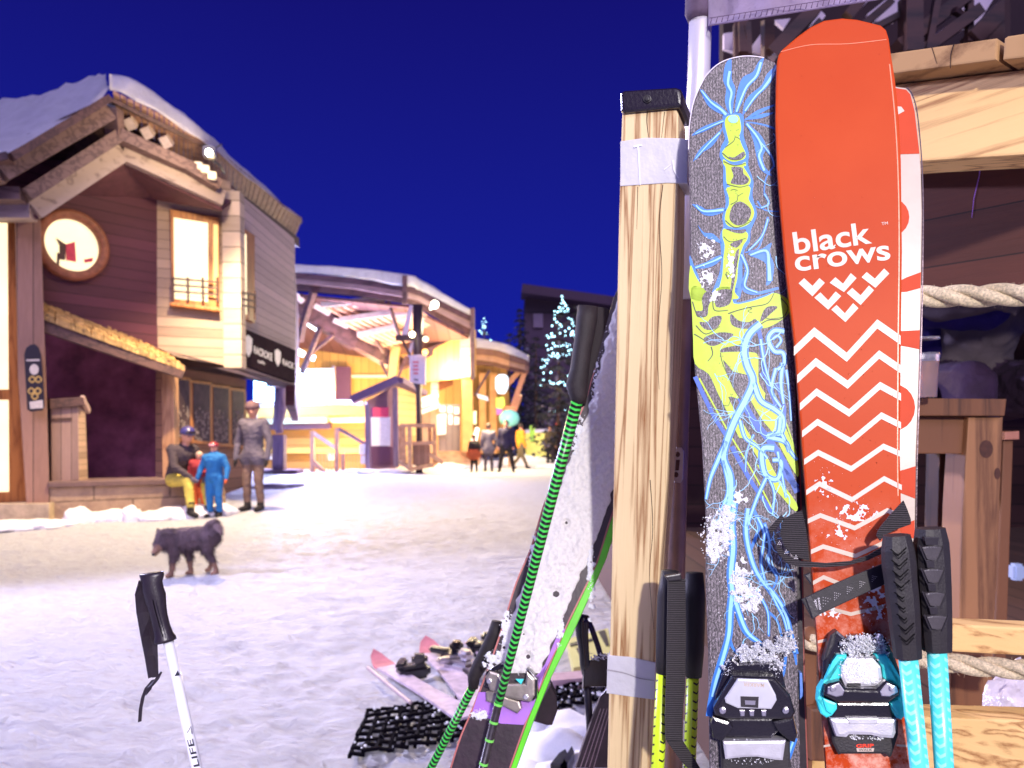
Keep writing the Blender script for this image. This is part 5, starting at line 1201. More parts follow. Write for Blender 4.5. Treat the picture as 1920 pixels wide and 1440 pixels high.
# big right-hand eave: plank soffit, edge, wall plate, brackets
b = bmesh.new(); outer = [(212, 176, 10.8), (290, 214, 11.2), (345, 245, 11.5), (386, 268, 11.8), (430, 304, 12.7), (480, 345, 14.0), (530, 387, 15.6), (567, 413, 17.2)]
inner = [(222, 232, 11.6), (290, 270, 12.0), (345, 302, 12.3), (392, 330, 12.6), (428, 352, 13.0), (470, 384, 14.2), (515, 418, 15.6), (553, 447, 16.9)]
SOF = wood('soffit_planks', srgb(170, 132, 110), srgb(104, 72, 66), 'X', 22, 0.25, 2.5)
n_ = len(outer)
for k in range(n_-1):
    for s in range(6):
        t0, t1 = s/6, (s+0.86)/6
        A0 = P(*outer[k]).lerp(P(*outer[k+1]), t0); A1 = P(*outer[k]).lerp(P(*outer[k+1]), t1)
        B0 = P(*inner[k]).lerp(P(*inner[k+1]), t0); B1 = P(*inner[k]).lerp(P(*inner[k+1]), t1)
        up_ = Vector((0, 0, 0.05))
        vs = [b.verts.new(v) for v in (A0, A1, B1, B0, A0+up_, A1+up_, B1+up_, B0+up_)]
        for q in ((0, 1, 2, 3), (7, 6, 5, 4), (0, 4, 5, 1), (1, 5, 6, 2), (2, 6, 7, 3), (3, 7, 4, 0)): b.faces.new([vs[i] for i in q])
bmesh.ops.recalc_face_normals(b, faces=b.faces)
part(ch, 'eave_planks', b, SOF)
b = bmesh.new()
for a, c in zip(inner, inner[1:]): beam(b, P(*a)+Vector((0, 0, -0.1)), P(*c)+Vector((0, 0, -0.1)), 0.2, 0.2)
part(ch, 'wall_plate', b, TIMD)
for (x, y, d) in ((245, 228, 11.3), (277, 245, 11.45), (312, 262, 11.6)):
    b = bmesh.new(); beam(b, P(x-6, y-8, d), P(x+6, y+12, d+0.1), 0.13, 0.22, up=(0, 1, 0)); part(ch, 'bracket', b, plain('bracket_end', srgb(200, 180, 180), 0.7))
b = bmesh.new(); beam(b, P(212, 205, 10.9), P(216, 256, 10.95), 0.2, 0.2, up=(0, 1, 0)); part(ch, 'king_post', b, TIM)
# snow on the roof
def loft(rows, mat_, name, par, smooth=True, amp=0.05, sub=3, seed=1):
    """rows of (px,py,d) polylines joined into a sheet, roughened"""
    R2 = []
    for r in rows:
        q = smooth_pts([tuple(P(*p)) for p in r], sub); R2.append([Vector(x) for x in q])
    R3 = []
    for a, c in zip(R2, R2[1:]):
        for s in range(4): R3.append([x.lerp(y, s/4) for x, y in zip(a, c)])
    R3.append(R2[-1]); b = bmesh.new(); vv = []
    for i, r in enumerate(R3):
        vv.append([b.verts.new(p+Vector((0, 0, 1))*amp*(noise.noise(p*1.3+Vector((seed, 0, 0)))+0.5*noise.noise(p*4))) for p in r])
    for a, c in zip(vv, vv[1:]):
        for k in range(len(a)-1): b.faces.new((a[k], a[k+1], c[k+1], c[k]))
    bmesh.ops.solidify(b, geom=b.faces[:], thickness=0.05)
    return part(par, name, b, mat_, smooth)
loft([[(205, 176, 10.75), (160, 232, 10.5), (120, 248, 10.3), (75, 272, 10.1), (28, 290, 9.9), (-120, 330, 9.6)],
      [(200, 168, 10.85), (150, 205, 10.7), (108, 226, 10.5), (65, 246, 10.3), (20, 262, 10.1), (-120, 296, 9.9)],
      [(200, 158, 11.0), (150, 176, 11.1), (105, 192, 11.2), (60, 208, 11.3), (15, 224, 11.4), (-120, 262, 11.5)],
      [(198, 146, 11.3), (150, 153, 12.2), (109, 166, 12.8), (60, 182, 13.4), (5, 194, 14.0), (-120, 230, 14.5)],
      [(198, 150, 12.5), (150, 158, 13.5), (109, 172, 14), (60, 188, 14.6), (5, 200, 15), (-120, 240, 15.5)]], SNOW, 'roof_snow', ch, amp=0.15)
top_ = [(205, 145, 10.9), (240, 152, 11.0), (290, 176, 11.3), (345, 212, 11.6), (385, 248, 11.9), (430, 290, 12.8), (480, 334, 14.1), (530, 380, 15.7), (562, 406, 17.2)]
bot_ = [(205, 176, 10.75), (240, 188, 10.95), (290, 212, 11.15), (345, 243, 11.45), (386, 266, 11.75), (430, 303, 12.65), (480, 344, 13.95), (530, 386, 15.55), (567, 412, 17.15)]
back_ = [(205, 150, 13.5), (240, 158, 13.6), (290, 184, 14), (345, 222, 14.4), (385, 258, 14.7), (425, 300, 15.4), (470, 344, 16.2), (515, 388, 17.2), (550, 412, 18.2)]
loft([bot_, top_, back_], SNOW, 'roof_snow', ch, amp=0.09)
sheet('roof_deck', [(205, 180, 10.8), (386, 270, 11.8), (567, 415, 17.2), (540, 430, 20), (300, 260, 18), (180, 220, 16), (-120, 300, 14), (-120, 330, 9.8)], TIMD)
# awning over the recess
AW = boards('shingles', srgb(196, 160, 96), 0.055, 'X', 0.5, 0.12)
aw = thing('awning', 'sloping shingled awning over the dark recess of the chalet', 'awning', P(200, 650, 11.2))
b = bmesh.new(); random.seed(5)
def lp3(a, c, t): return P(*a).lerp(P(*c), t)
F0, F1 = (78, 592, 10.75), (346, 690, 11.9); G0, G1 = (86, 548, 11.6), (300, 655, 12.6)
for row in range(5):
    N_ = 46
    for k in range(N_):
        t0 = k/N_; t1 = (k+0.93)/N_; s0 = row/5; s1 = min(1, (row+1.5)/5)
        a0 = lp3(F0, F1, t0).lerp(lp3(G0, G1, t0), s0); a1 = lp3(F0, F1, t1).lerp(lp3(G0, G1, t1), s0)
        c0 = lp3(F0, F1, t0).lerp(lp3(G0, G1, t0), s1); c1 = lp3(F0, F1, t1).lerp(lp3(G0, G1, t1), s1)
        jj = Vector((0, random.uniform(-.03, .03), random.uniform(0.03, 0.06)))
        vs = [b.verts.new(v) for v in (a0+jj*0.2-Vector((0, 0, .05)), a1-Vector((0, 0, .05)), c1, c0, a0+jj, a1+jj, c1, c0)]
        for q in ((0, 1, 5, 4), (4, 5, 6, 7), (0, 4, 7, 3), (1, 2, 6, 5)): b.faces.new([vs[i] for i in q])
bmesh.ops.remove_doubles(b, verts=b.verts, dist=0.0001)
part(aw, 'shingles', b, plain('shingle', srgb(184, 148, 96), 0.85, 0, 0.45, 9, 0.5, 30, bd=0.01))
b = bmesh.new(); beam(b, P(82, 610, 10.85), P(344, 699, 11.95), 0.12, 0.2); part(aw, 'front_beam', b, TIMD)
b = bmesh.new(); beam(b, P(80, 604, 10.8), P(100, 590, 11.5), 0.14, 0.22); part(aw, 'side_beam', b, TIMD)
# recess walls and post below
part(ch, 'recess_wall', slab(vert(60, 12.6, 318, 13.9), [(30, 560), (322, 600), (322, 945), (30, 945)], -0.1, 0.03), plain('stucco_dark', srgb(150, 84, 108), 0.9, 0, 0.45, 3, 0.5, 14, bd=0.02))
b = bmesh.new(); beam(b, P(318, 690, 12.3), P(322, 930, 12.3), 0.2, 0.18, up=(0, 1, 0)); part(ch, 'door_post', b, wood('door_post', srgb(196, 150, 112), srgb(140, 96, 70), 'Z', 20, 0.1, 2))
# bench wall
BW = vert(92, 10.75, 425, 12.2)
bt = thing('stone_bench', 'low stone block wall serving as bench in front of chalet recess', 'bench', P(250, HY, 11.4)-Vector((0, 0, H)))
m, t_, bs = base_mat('stone_blocks')
v_ = coords(t_); br = t_.nodes.new('ShaderNodeTexBrick'); br.inputs['Scale'].default_value = 1.0
for k, val in (('Mortar Size', 0.012), ('Brick Width', 0.85), ('Row Height', 0.27)): br.inputs[k].default_value = val
br.inputs['Color1'].default_value = srgb(176, 146, 122); br.inputs['Color2'].default_value = srgb(150, 122, 106); br.inputs['Mortar'].default_value = srgb(82, 62, 58)
rot = t_.nodes.new('ShaderNodeMapping'); rot.inputs['Rotation'].default_value = (R(90), 0, 0); t_.links.new(v_, rot.inputs[0]); t_.links.new(rot.outputs[0], br.inputs[0])
t_.links.new(mixc(t_, 0.35, br.outputs[0], ramp(t_, nz(t_, v_, 5, 6), [(0.3, srgb(110, 90, 80)), (0.7, srgb(200, 172, 140))])), bs.inputs['Base Color'])
bs.inputs['Roughness'].default_value = 0.9; bump(t_, bs, mth(t_, 'SUBTRACT', nz(t_, v_, 18, 5), br.outputs['Fac']), 0.6, 0.03)
part(bt, 'wall', slab(BW, [(92, 912), (418, 904), (424, 925), (424, 950), (92, 985)], -0.9, 0, 0.02), m)
part(bt, 'top_slab', slab(BW, [(90, 904), (418, 897), (420, 906), (90, 914)], -0.95, 0.05, 0.012), plain('slab_stone', srgb(108, 84, 82), 0.8, 0, 0.2, 8, 0.4))
lumps('snow_heap', [(P(x, HY, 1).x*d, d, r, h) for x, d, r, h in ((150, 10.7, 0.22, 0.2), (190, 10.9, 0.2, 0.14), (225, 11.0, 0.26, 0.16), (250, 10.9, 0.15, 0.2), (290, 11.1, 0.3, 0.12), (330, 11.3, 0.3, 0.15), (365, 11.4, 0.3, 0.18), (405, 11.7, 0.3, 0.15), (110, 10.3, 0.25, 0.08), (60, 10.1, 0.4, 0.08), (0, 10.0, 0.5, 0.08))], 'broken snow lumps along the foot of the stone bench', 3)
lumps('snow_heap', [(P(x, HY, 1).x*d, d, r, h) for x, d, r, h in ((515, 18, 0.5, 0.1), (545, 18.2, 0.35, 0.08))], 'low grey snow patch behind the standing man', 4, plain('dirty_snow', srgb(150, 140, 160), 0.9))
# cabinet
cb = thing('wooden_cabinet', 'small slatted wooden cabinet with sloped lid on the bench', 'cabinet', P(130, 905, 11.25))
CB = vert(94, 10.95, 150, 11.2)
part(cb, 'body', slab(CB, [(96, 765), (146, 762), (148, 900), (97, 905)], -0.35, 0, 0.006), boards('cabinet_boards', srgb(150, 122, 116), 0.1, 'X', 0.3))
part(cb, 'side', slab(vert(147, 11.2, 165, 11.5), [(147, 762), (160, 770), (165, 902), (148, 900)], -0.03, 0.01), boards('cabinet_side', srgb(196, 166, 140), 0.09, 'Z', 0.4))
part(cb, 'lid', slab(CB, [(94, 748), (156, 744), (160, 760), (94, 766)], -0.45, 0.06, 0.008), TIMD)
b = bmesh.new(); beam(b, P(154, 746, 11.2), P(166, 771, 11.5), 0.05, 0.09); part(cb, 'lid_edge', b, plain('lid_edge', srgb(190, 160, 150), 0.7))
part(cb, 'door_rail', slab(CB, [(97, 784), (135, 783), (135, 789), (97, 790)], 0, 0.012), TIMD)
# deck board on the column
SB = vert(45, 10.43, 85, 10.55)
sk = thing('hanging_board', 'dark rounded display board with gold drawings on the chalet column', 'board', SB.pt(64, 770, 0))
part(sk, 'deck', slab(SB, [(45, 664), (49, 652), (57, 646), (66, 645), (73, 652), (77, 664), (80, 700), (84, 762), (80, 769), (58, 772), (51, 768), (48, 720)], 0.0, 0.03, 0.006), plain('deck_black', srgb(34, 24, 36), 0.4))
b = bmesh.new()
zk = lambda q: T(0, 520, 3.0, q)
decal(SB, zk(circ(192, 518, 26, 14, 30)), 0.032, 0, b); decal(SB, zk([(148, 462), (222, 460), (222, 470), (148, 472)]), 0.032, 0, b); decal(SB, zk([(165, 700), (240, 690), (242, 735), (170, 740)]), 0.032, 0, b)
part(sk, 'white_marks', b, plain('mark_white', srgb(205, 195, 190), 0.5))
b = bmesh.new()
for cx_, cy_ in ((180, 575), (215, 575), (175, 640), (212, 640), (195, 670)):
    stroke(SB, zk([(cx_-18, cy_), (cx_, cy_-18), (cx_+18, cy_), (cx_, cy_+16), (cx_-18, cy_)]), 2.6, 0.032, 2.6, b, 3)
part(sk, 'gold_marks', b, plain('mark_gold', srgb(200, 165, 90), 0.5))
# floodlight fixture
fl = thing('floodlight', 'bright floodlight fixed under the chalet eave corner', 'floodlight', P(393, 300, 11.2))
b = bmesh.new(); bmesh.ops.create_uvsphere(b, u_segments=16, v_segments=10, radius=0.05, matrix=Matrix.Translation(P(392, 286, 11.1))); part(fl, 'lens', b, emit('flood_lens', (1, 0.85, 0.5, 1), 60), True)
b = bmesh.new(); box(b, P(393, 286, 11.25), (0.18, 0.14, 0.18), 0.2, 0.02); part(fl, 'housing', b, GLO)
b = bmesh.new(); tube(b, [P(398, 300, 11.35), P(412, 310, 11.6), P(420, 325, 12.0)], 0.02, 8); tube(b, [P(400, 280, 11.3), P(416, 270, 11.4)], 0.01, 8); part(fl, 'bracket', b, BLK)
for k, (x, y) in enumerate(((372, 312), (385, 318), (398, 330))):
    b = bmesh.new(); box(b, P(x, y, 11.7), (0.12, 0.1, 0.12), 0.3, 0.01); part(fl, 'junction_box', b, plain('jbox', srgb(225, 215, 190), 0.5))

# ================================================================== FIGURES
def capsule(bm, a, b, ra, rb, sub=2):
    t = bmesh.new(); a = Vector(a); b = Vector(b)
    for c, r in ((a, ra), (b, rb)):
        if (a-b).length < 1e-6 and c is b: break
        bmesh.ops.create_icosphere(t, subdivisions=sub, radius=r, matrix=Matrix.Translation(c))
    r_ = bmesh.ops.convex_hull(t, input=t.verts[:])
    bmesh.ops.delete(t, geom=list({g for g in r_['geom_interior']+r_['geom_unused'] if isinstance(g, bmesh.types.BMVert)}), context='VERTS')
    merge(bm, t)
def remesh(caps, voxel, mats, name, smooth_it=2):
    """one continuous skin round tapered limbs; material by nearest limb"""
    b = bmesh.new()
    for c in caps: capsule(b, c[0], c[1], c[2], c[3])
    me = bpy.data.meshes.new(name); b.to_mesh(me); b.free()
    o = bpy.data.objects.new('tmp', me); COL.objects.link(o)
    m = o.modifiers.new('r', 'REMESH'); m.mode = 'VOXEL'; m.voxel_size = voxel
    if smooth_it:
        s = o.modifiers.new('s', 'SMOOTH'); s.iterations = smooth_it; s.factor = 0.5
    dg = bpy.context.evaluated_depsgraph_get(); r = bpy.data.meshes.new_from_object(o.evaluated_get(dg))
    bpy.data.objects.remove(o); bpy.data.meshes.remove(me)
    r.name = name; r.materials.clear()
    for x in mats: r.materials.append(x)
    import numpy as np
    n = len(r.polygons); C = np.empty(n*3); r.polygons.foreach_get('center', C); C = C.reshape(-1, 3)
    best = np.full(n, 1e9); idx = np.zeros(n, dtype=np.int32)
    for c in caps:
        a = np.array(c[0][:]); e = np.array(c[1][:])-a; L = max((e*e).sum(), 1e-9)
        t = np.clip(((C-a)@e)/L, 0, 1); d = np.linalg.norm(C-(a+t[:, None]*e), axis=1)-(c[2]+(c[3]-c[2])*t)
        k = d < best; best[k] = d[k]; idx[k] = c[4]
    r.polygons.foreach_set('material_index', idx); r.polygons.foreach_set('use_smooth', [True]*n); r.update()
    return r
SKIN = plain('skin', srgb(206, 148, 124), 0.55, 0, 0.06, 20)
EYE = plain('eye', srgb(30, 24, 26), 0.3)
def cloth(name, c): return plain('cloth_'+name, c, 0.85, 0, 0.22, 9, 0.6, 40, bd=0.008)
def person(label, x, y, h, face, J, cols, hair=None, hat=None, goggles=None, z0=0.0, group=None, voxel=0.016, coat_len=0, bulk=1.0, gloves=None):
    """J: joint overrides in metres for a 1.75 m body; +y is the way the person faces"""
    s = h/1.75
    D = dict(pelvis=(0, 0, .95), waist=(0, 0, 1.1), chest=(0, .01, 1.32), neck=(0, 0, 1.48), head=(0, .02, 1.63),
             shL=(-.19, 0, 1.42), shR=(.19, 0, 1.42), elL=(-.26, -.02, 1.13), elR=(.26, -.02, 1.13), haL=(-.26, .08, .88), haR=(.26, .08, .88),
             hiL=(-.09, 0, .92), hiR=(.09, 0, .92), knL=(-.11, .02, .5), knR=(.11, .02, .5), anL=(-.12, -.02, .09), anR=(.12, -.02, .09), toL=(-.14, .14, .04), toR=(.14, .14, .04))
    D.update(J or {}); D = {k: Vector(v) for k, v in D.items()}
    M = Matrix.Translation(Vector((x, y, z0))) @ Matrix.Rotation(R(face), 4, 'Z') @ Matrix.Scale(s, 4)
    g = bulk
    JK, PT, SK, BT = 0, 1, 2, 3
    hd = D['head']; nk = D['neck']; fw = Vector((0, 1, 0))
    if 'look' in D: fw = (D['look']).normalized()
    up_ = (hd-nk).normalized()
    caps = [(D['pelvis'], D['waist'], .145*g, .14*g, JK), (D['waist'], D['chest'], .14*g, .165*g, JK), (D['chest'], nk-Vector((0, 0, .04)), .15*g, .07, JK),
            (nk-Vector((0, 0, .05)), nk.lerp(hd, .5), .06, .055, SK), (hd-up_*.035, hd+up_*.045, .078, .092, SK), (hd-up_*.07+fw*.03, hd+fw*.03, .05, .07, SK),
            (hd-up_*.02+fw*.105, hd+up_*.02+fw*.09, .014, .009, SK), (hd-up_*.055+fw*.085, hd-up_*.055+fw*.088, .02, .02, SK)]
    sd = up_.cross(fw).normalized()
    for q in (-1, 1): caps.append((hd+sd*q*.088-up_*.02, hd+sd*q*.09+up_*.02, .014, .018, SK))
    gm = 4 if gloves else SK
    for q in 'LR':
        caps += [(D['chest'].lerp(D['sh'+q], .5), D['sh'+q], .11*g, .078*g, JK), (D['sh'+q], D['el'+q], .07*g, .055*g, JK), (D['el'+q], D['ha'+q], .055*g, .042*g, JK)]
        d = (D['ha'+q]-D['el'+q]).normalized(); a = D['ha'+q]; s1 = d.cross(Vector((1, 0, 0)) if abs(d.x) < .8 else Vector((0, 1, 0))).normalized()
        caps.append((a+d*.01, a+d*.07, .028, .036, gm))
        for f, (o_, L_) in enumerate(((-.028, .055), (-.010, .068), (.009, .064), (.027, .05))):
            k0 = a+d*.085+s1*o_; k1 = k0+d*L_*.6; k2 = k1+d*L_*.35+Vector((-.012 if q == 'R' else .012, .008, 0))
            caps += [(k0, k1, .012, .011, gm), (k1, k2, .011, .009, gm)]
        caps.append((a+d*.03+s1*.03, a+d*.085+s1*.062, .014, .011, gm))
        caps += [(D['hi'+q], D['kn'+q], .098*g, .068*g, PT), (D['kn'+q], D['an'+q]+Vector((0, 0, .08)), .068*g, .056*g, PT), (D['an'+q]+Vector((0, 0, .1)), D['an'+q], .06, .058, BT), (D['an'+q]-Vector((0, .03, .03)), D['to'+q], .05, .042, BT)]
    if coat_len:
        for q in 'LR': caps.append((D['pelvis'], D['hi'+q].lerp(D['kn'+q], coat_len), .15*g, .13*g, JK))
    caps = [(M @ c[0], M @ c[1], c[2]*s, c[3]*s, c[4]) for c in caps]
    me = remesh(caps, voxel, cols+[gloves or cols[2]], 'body')
    for p in me.polygons:
        pass
    cl = {i for p in me.polygons if p.material_index in (0, 1) for i in p.vertices}
    nrm = [v.normal.copy() for v in me.vertices]
    for i in cl:
        v = me.vertices[i]; q = v.co*9
        v.co += nrm[i]*s*(.012*abs(noise.noise(Vector((q.x, q.y, q.z*1.8))))+.007*noise.noise(q*2.6)-.004)
    base = Vector((x, y, z0))
    t = thing('person', label, 'person', base, group)
    import numpy as np
    for v in me.vertices: v.co -= base
    o = bpy.data.objects.new('body', me); COL.objects.link(o); o.parent = t; ORG[o] = base
    def ell(name, c, rad, mt, cut=None):
        b = bmesh.new(); bmesh.ops.create_uvsphere(b, u_segments=20, v_segments=14, radius=1)
        F_ = Matrix((tuple(sd)+(0,), tuple(fw)+(0,), tuple(up_)+(0,), (0, 0, 0, 1))).transposed()
        for v in b.verts:
            q = v.co.copy()
            if cut is not None and q.z < cut: q.z = cut-0.02*(cut-q.z); 
            v.co = M @ (c+(F_ @ Vector((q.x*rad[0], q.y*rad[1], q.z*rad[2]))))
        return part(t, name, b, mt, True)
    for q in (-1, 1): ell('eye', hd+sd*q*.032+fw*.088+up_*.012, (.011, .008, .009), EYE)
    if hair is not None: ell('hair', hd-fw*.018+up_*.03, (.098, .1, .115), hair, -0.55)
    if hat is not None:
        ell('hat', hd-fw*.006+up_*.055, (.115, .12, .105), hat, -0.25)
    if goggles is not None: ell('goggles', hd+fw*.075+up_*.075, (.088, .04, .035), goggles)
    return t
BOOT = cloth('boot', srgb(30, 24, 30)); BROWN = cloth('khaki', srgb(118, 94, 86)); GREYJ = cloth('grey', srgb(96, 88, 104)); DGREY = cloth('dark_grey', srgb(66, 54, 62)); BLUE = cloth('blue', srgb(34, 110, 178)); YELP = cloth('yellow', srgb(190, 172, 80)); ORG_ = cloth('orange', srgb(226, 104, 56)); NAVY = cloth('navy', srgb(32, 24, 58)); BLACKC = cloth('black', srgb(28, 20, 24)); AMB = cloth('amber', srgb(222, 142, 40)); GRN = cloth('olive', srgb(96, 84, 62)); RED = cloth('red', srgb(150, 44, 52)); HAIR = plain('hair', srgb(48, 34, 30), 0.7); LHAIR = plain('light_hair', srgb(196, 168, 150), 0.7)
def gx(px, d): return (px-960)/FPX*d
person('man standing in grey jacket and khaki trousers by the chalet corner', gx(475, 12.2), 12.2, 1.77, 165, dict(haL=(-.29, .06, .86), haR=(.3, .04, .86), elL=(-.3, 0, 1.12), elR=(.3, -.02, 1.12), look=(-.35, 1, -.1)), [GREYJ, BROWN, SKIN, BOOT], hair=None, hat=plain('knit_cap', srgb(110, 84, 90), 0.9), bulk=1.12, gloves=BOOT, coat_len=.15)
person('child in blue ski suit with red helmet and goggles facing away from bench', gx(402, 11.3), 11.3, 1.14, 170, dict(shL=(-.2, 0, 1.38), shR=(.2, 0, 1.38), elL=(-.33, .0, 1.16), elR=(.33, 0, 1.16), haL=(-.36, .1, .92), haR=(.38, .08, .9), head=(0, .02, 1.6)), [BLUE, BLUE, SKIN, BOOT], hat=plain('red_helmet', srgb(150, 50, 56), 0.3, coat=0.5), goggles=plain('goggles', srgb(226, 170, 180), 0.15), bulk=1.35, gloves=ORG_, voxel=0.013)
seat = dict(pelvis=(0, -.1, .62), waist=(0, -.05, .75), chest=(0, .06, .95), neck=(0, .12, 1.1), head=(0, .17, 1.25), shL=(-.19, .06, 1.04), shR=(.19, .06, 1.04), elL=(-.27, .16, .78), elR=(.25, .2, .78), haL=(-.12, .4, .62), haR=(.14, .42, .62),
            hiL=(-.1, -.05, .56), hiR=(.1, -.05, .56), knL=(-.15, .38, .56), knR=(.15, .38, .56), anL=(-.14, .48, .12), anR=(.2, .52, .12), toL=(-.15, .64, .05), toR=(.22, .68, .05), look=(0.1, 1, -.25))
person('seated adult in dark jacket and yellow trousers with blue helmet on bench', gx(338, 11.55), 11.55, 1.72, 240, seat, [DGREY, YELP, SKIN, BOOT], hat=plain('blue_helmet', srgb(66, 62, 120), 0.25, coat=0.5), goggles=plain('dark_goggles', srgb(40, 30, 40), 0.1), bulk=1.15, gloves=GREYJ)
person('small child in orange and red squeezed between seated adult and blue child', gx(374, 11.5), 11.5, 1.0, 195, dict(elL=(-.2, .12, 1.15), haL=(-.08, .24, 1.1), head=(0, .02, 1.6)), [RED, ORG_, SKIN, BOOT], hair=LHAIR, bulk=1.3, voxel=0.014)
FG = 'people walking in front of the station'
person('small child in black coat with orange bag, left of the far group', gx(889, 26), 26, 1.28, 20, None, [BLACKC, BLACKC, SKIN, BOOT], hat=BLACKC, group=FG, voxel=0.03, bulk=1.2)
b = bmesh.new(); box(b, (gx(889, 26), 25.75, 0.62), (0.5, 0.22, 0.36), 0, 0.08); single('bag', b, cloth('rust', srgb(150, 70, 36)), 'rust orange bag held by the small far child', 'bag')
person('person in grey coat and dark leggings standing in the far group', gx(916, 26.4), 26.4, 1.72, 10, None, [GREYJ, DGREY, SKIN, BOOT], hair=HAIR, group=FG, voxel=0.03, coat_len=.35, bulk=1.1)
person('tall person in navy jacket with legs apart in the far group', gx(949, 26), 26, 1.8, 175, dict(anL=(-.24, -.02, .09), anR=(.22, -.02, .09), knL=(-.18, .02, .5), knR=(.16, .02, .5), toL=(-.27, .12, .04), toR=(.25, .12, .04)), [NAVY, BLACKC, SKIN, BOOT], hair=HAIR, group=FG, voxel=0.03, bulk=1.25)
person('person in amber jacket striding away behind the navy jacket', gx(976, 29), 29, 1.75, -60, dict(anL=(-.12, -.25, .09), toL=(-.12, -.12, .04), anR=(.12, .2, .09), toR=(.12, .36, .04)), [AMB, GRN, SKIN, BOOT], hair=HAIR, group=FG, voxel=0.035, bulk=1.2)
person('person in olive camouflage coat near the leaning pole, far right', gx(1032, 31), 31, 1.7, 150, dict(haL=(-.36, .2, .9)), [GRN, DGREY, SKIN, BOOT], hair=HAIR, group=FG, voxel=0.035, bulk=1.2)
person('person in dark brown jacket behind the olive coat, far right', gx(1046, 33), 33, 1.85, 190, None, [cloth('brown', srgb(80, 44, 44)), BLACKC, SKIN, BOOT], hat=RED, group=FG, voxel=0.035, bulk=1.2)

# ================================================================== DOG
def dog():
    d = 6.5; k = d/FPX
    def Q(px, py, dy=0): return Vector((gx(px, d), d+dy, H-(py-HY)*k))
    DK_, TAN, GR_ = 0, 1, 2
    c = [(Q(336, 1012), Q(372, 1008), .105, .098, DK_), (Q(372, 1008), Q(397, 1004), .098, .082, DK_), (Q(336, 1012), Q(325, 1018, -.02), .105, .085, DK_), (Q(328, 1006, -.03), Q(312, 1004, -.06), .08, .065, DK_),
         (Q(312, 1008, -.06), Q(309, 1016, -.08), .068, .06, DK_), (Q(309, 1018, -.1), Q(305, 1032, -.14), .042, .028, TAN), (Q(303, 1000, -.05), Q(300, 989, -.05), .022, .008, DK_), (Q(318, 999, -.06), Q(320, 988, -.06), .022, .008, DK_),
         # near fore leg, far fore leg
         (Q(333, 1024, -.05), Q(330, 1050, -.06), .055, .032, DK_), (Q(330, 1050, -.06), Q(327, 1072, -.06), .03, .021, TAN), (Q(327, 1074, -.06), Q(322, 1076, -.09), .023, .02, TAN),
         (Q(345, 1024, .05), Q(351, 1050, .05), .05, .03, DK_), (Q(351, 1050, .05), Q(353, 1070, .05), .028, .02, TAN), (Q(353, 1074, .05), Q(348, 1076, .03), .022, .02, TAN),
         # hind legs: thigh, shank, hock
         (Q(392, 1010, -.04), Q(394, 1030, -.05), .072, .045, DK_), (Q(394, 1030, -.05), Q(404, 1050, -.05), .036, .024, DK_), (Q(404, 1050, -.05), Q(410, 1068, -.05), .022, .018, TAN), (Q(410, 1070, -.05), Q(404, 1073, -.07), .02, .018, TAN),
         (Q(386, 1014, .05), Q(380, 1034, .05), .066, .04, DK_), (Q(380, 1034, .05), Q(392, 1050, .05), .034, .024, DK_), (Q(392, 1050, .05), Q(390, 1066, .05), .022, .018, TAN), (Q(390, 1068, .05), Q(384, 1071, .04), .02, .018, TAN),
         # tail over the back
         (Q(398, 998), Q(392, 985), .035, .04, DK_), (Q(392, 985), Q(402, 981), .04, .042, DK_), (Q(402, 981), Q(410, 992), .042, .034, GR_), (Q(410, 992), Q(411, 1008), .03, .014, GR_)]
    mats = [plain('dark_fur', srgb(92, 74, 80), 0.9, 0, 0.4, 12, 0.8, 60, bd=0.01), plain('tan_fur', srgb(142, 108, 90), 0.9, 0, 0.3, 20, 0.6, 60), plain('grey_fur', srgb(150, 128, 130), 0.9, 0, 0.3, 20, 0.6, 60)]
    me = remesh(c, 0.011, mats, 'body', 2)
    base = Vector((gx(355, d), d, 0)); t = thing('dog', 'shaggy dark dog with tan legs and curled tail walking over snow', 'dog', base)
    nrm = [v.normal.copy() for v in me.vertices]
    for v, n0 in zip(me.vertices, nrm):
        v.co += n0*0.008*noise.noise(v.co*40)
    fb = bmesh.new(); random.seed(3)
    mi = []
    for p in me.polygons:
        if random.random() > 0.85: continue
        ctr = p.center; L = 0.042 if p.material_index != 1 else 0.016
        if p.material_index == 2: L = 0.04
        n = (p.normal*0.55+Vector((0.35, 0, -0.65))+Vector((random.uniform(-.3, .3), random.uniform(-.3, .3), random.uniform(-.2, .2)))).normalized()
        s = n.cross(p.normal)
        if s.length < 1e-3: continue
        s = s.normalized()*0.0028
        f = fb.faces.new([fb.verts.new(ctr-s), fb.verts.new(ctr+s), fb.verts.new(ctr+n*L*random.uniform(.6, 1.3))]); f.material_index = p.material_index
    for v in me.vertices: v.co -= base
    o = bpy.data.objects.new('body', me); COL.objects.link(o); o.parent = t; ORG[o] = base
    fo = part(t, 'fur', fb, mats)
    for s in (-1, 1):
        b = bmesh.new(); bmesh.ops.create_icosphere(b, subdivisions=2, radius=0.008, matrix=Matrix.Translation(Q(309+s*3.5, 1012, -.135))); part(t, 'eye', b, EYE, True)
    b = bmesh.new(); bmesh.ops.create_icosphere(b, subdivisions=2, radius=0.014, matrix=Matrix.Translation(Q(304.5, 1034, -.165))); part(t, 'nose', b, BLK, True)
dog()
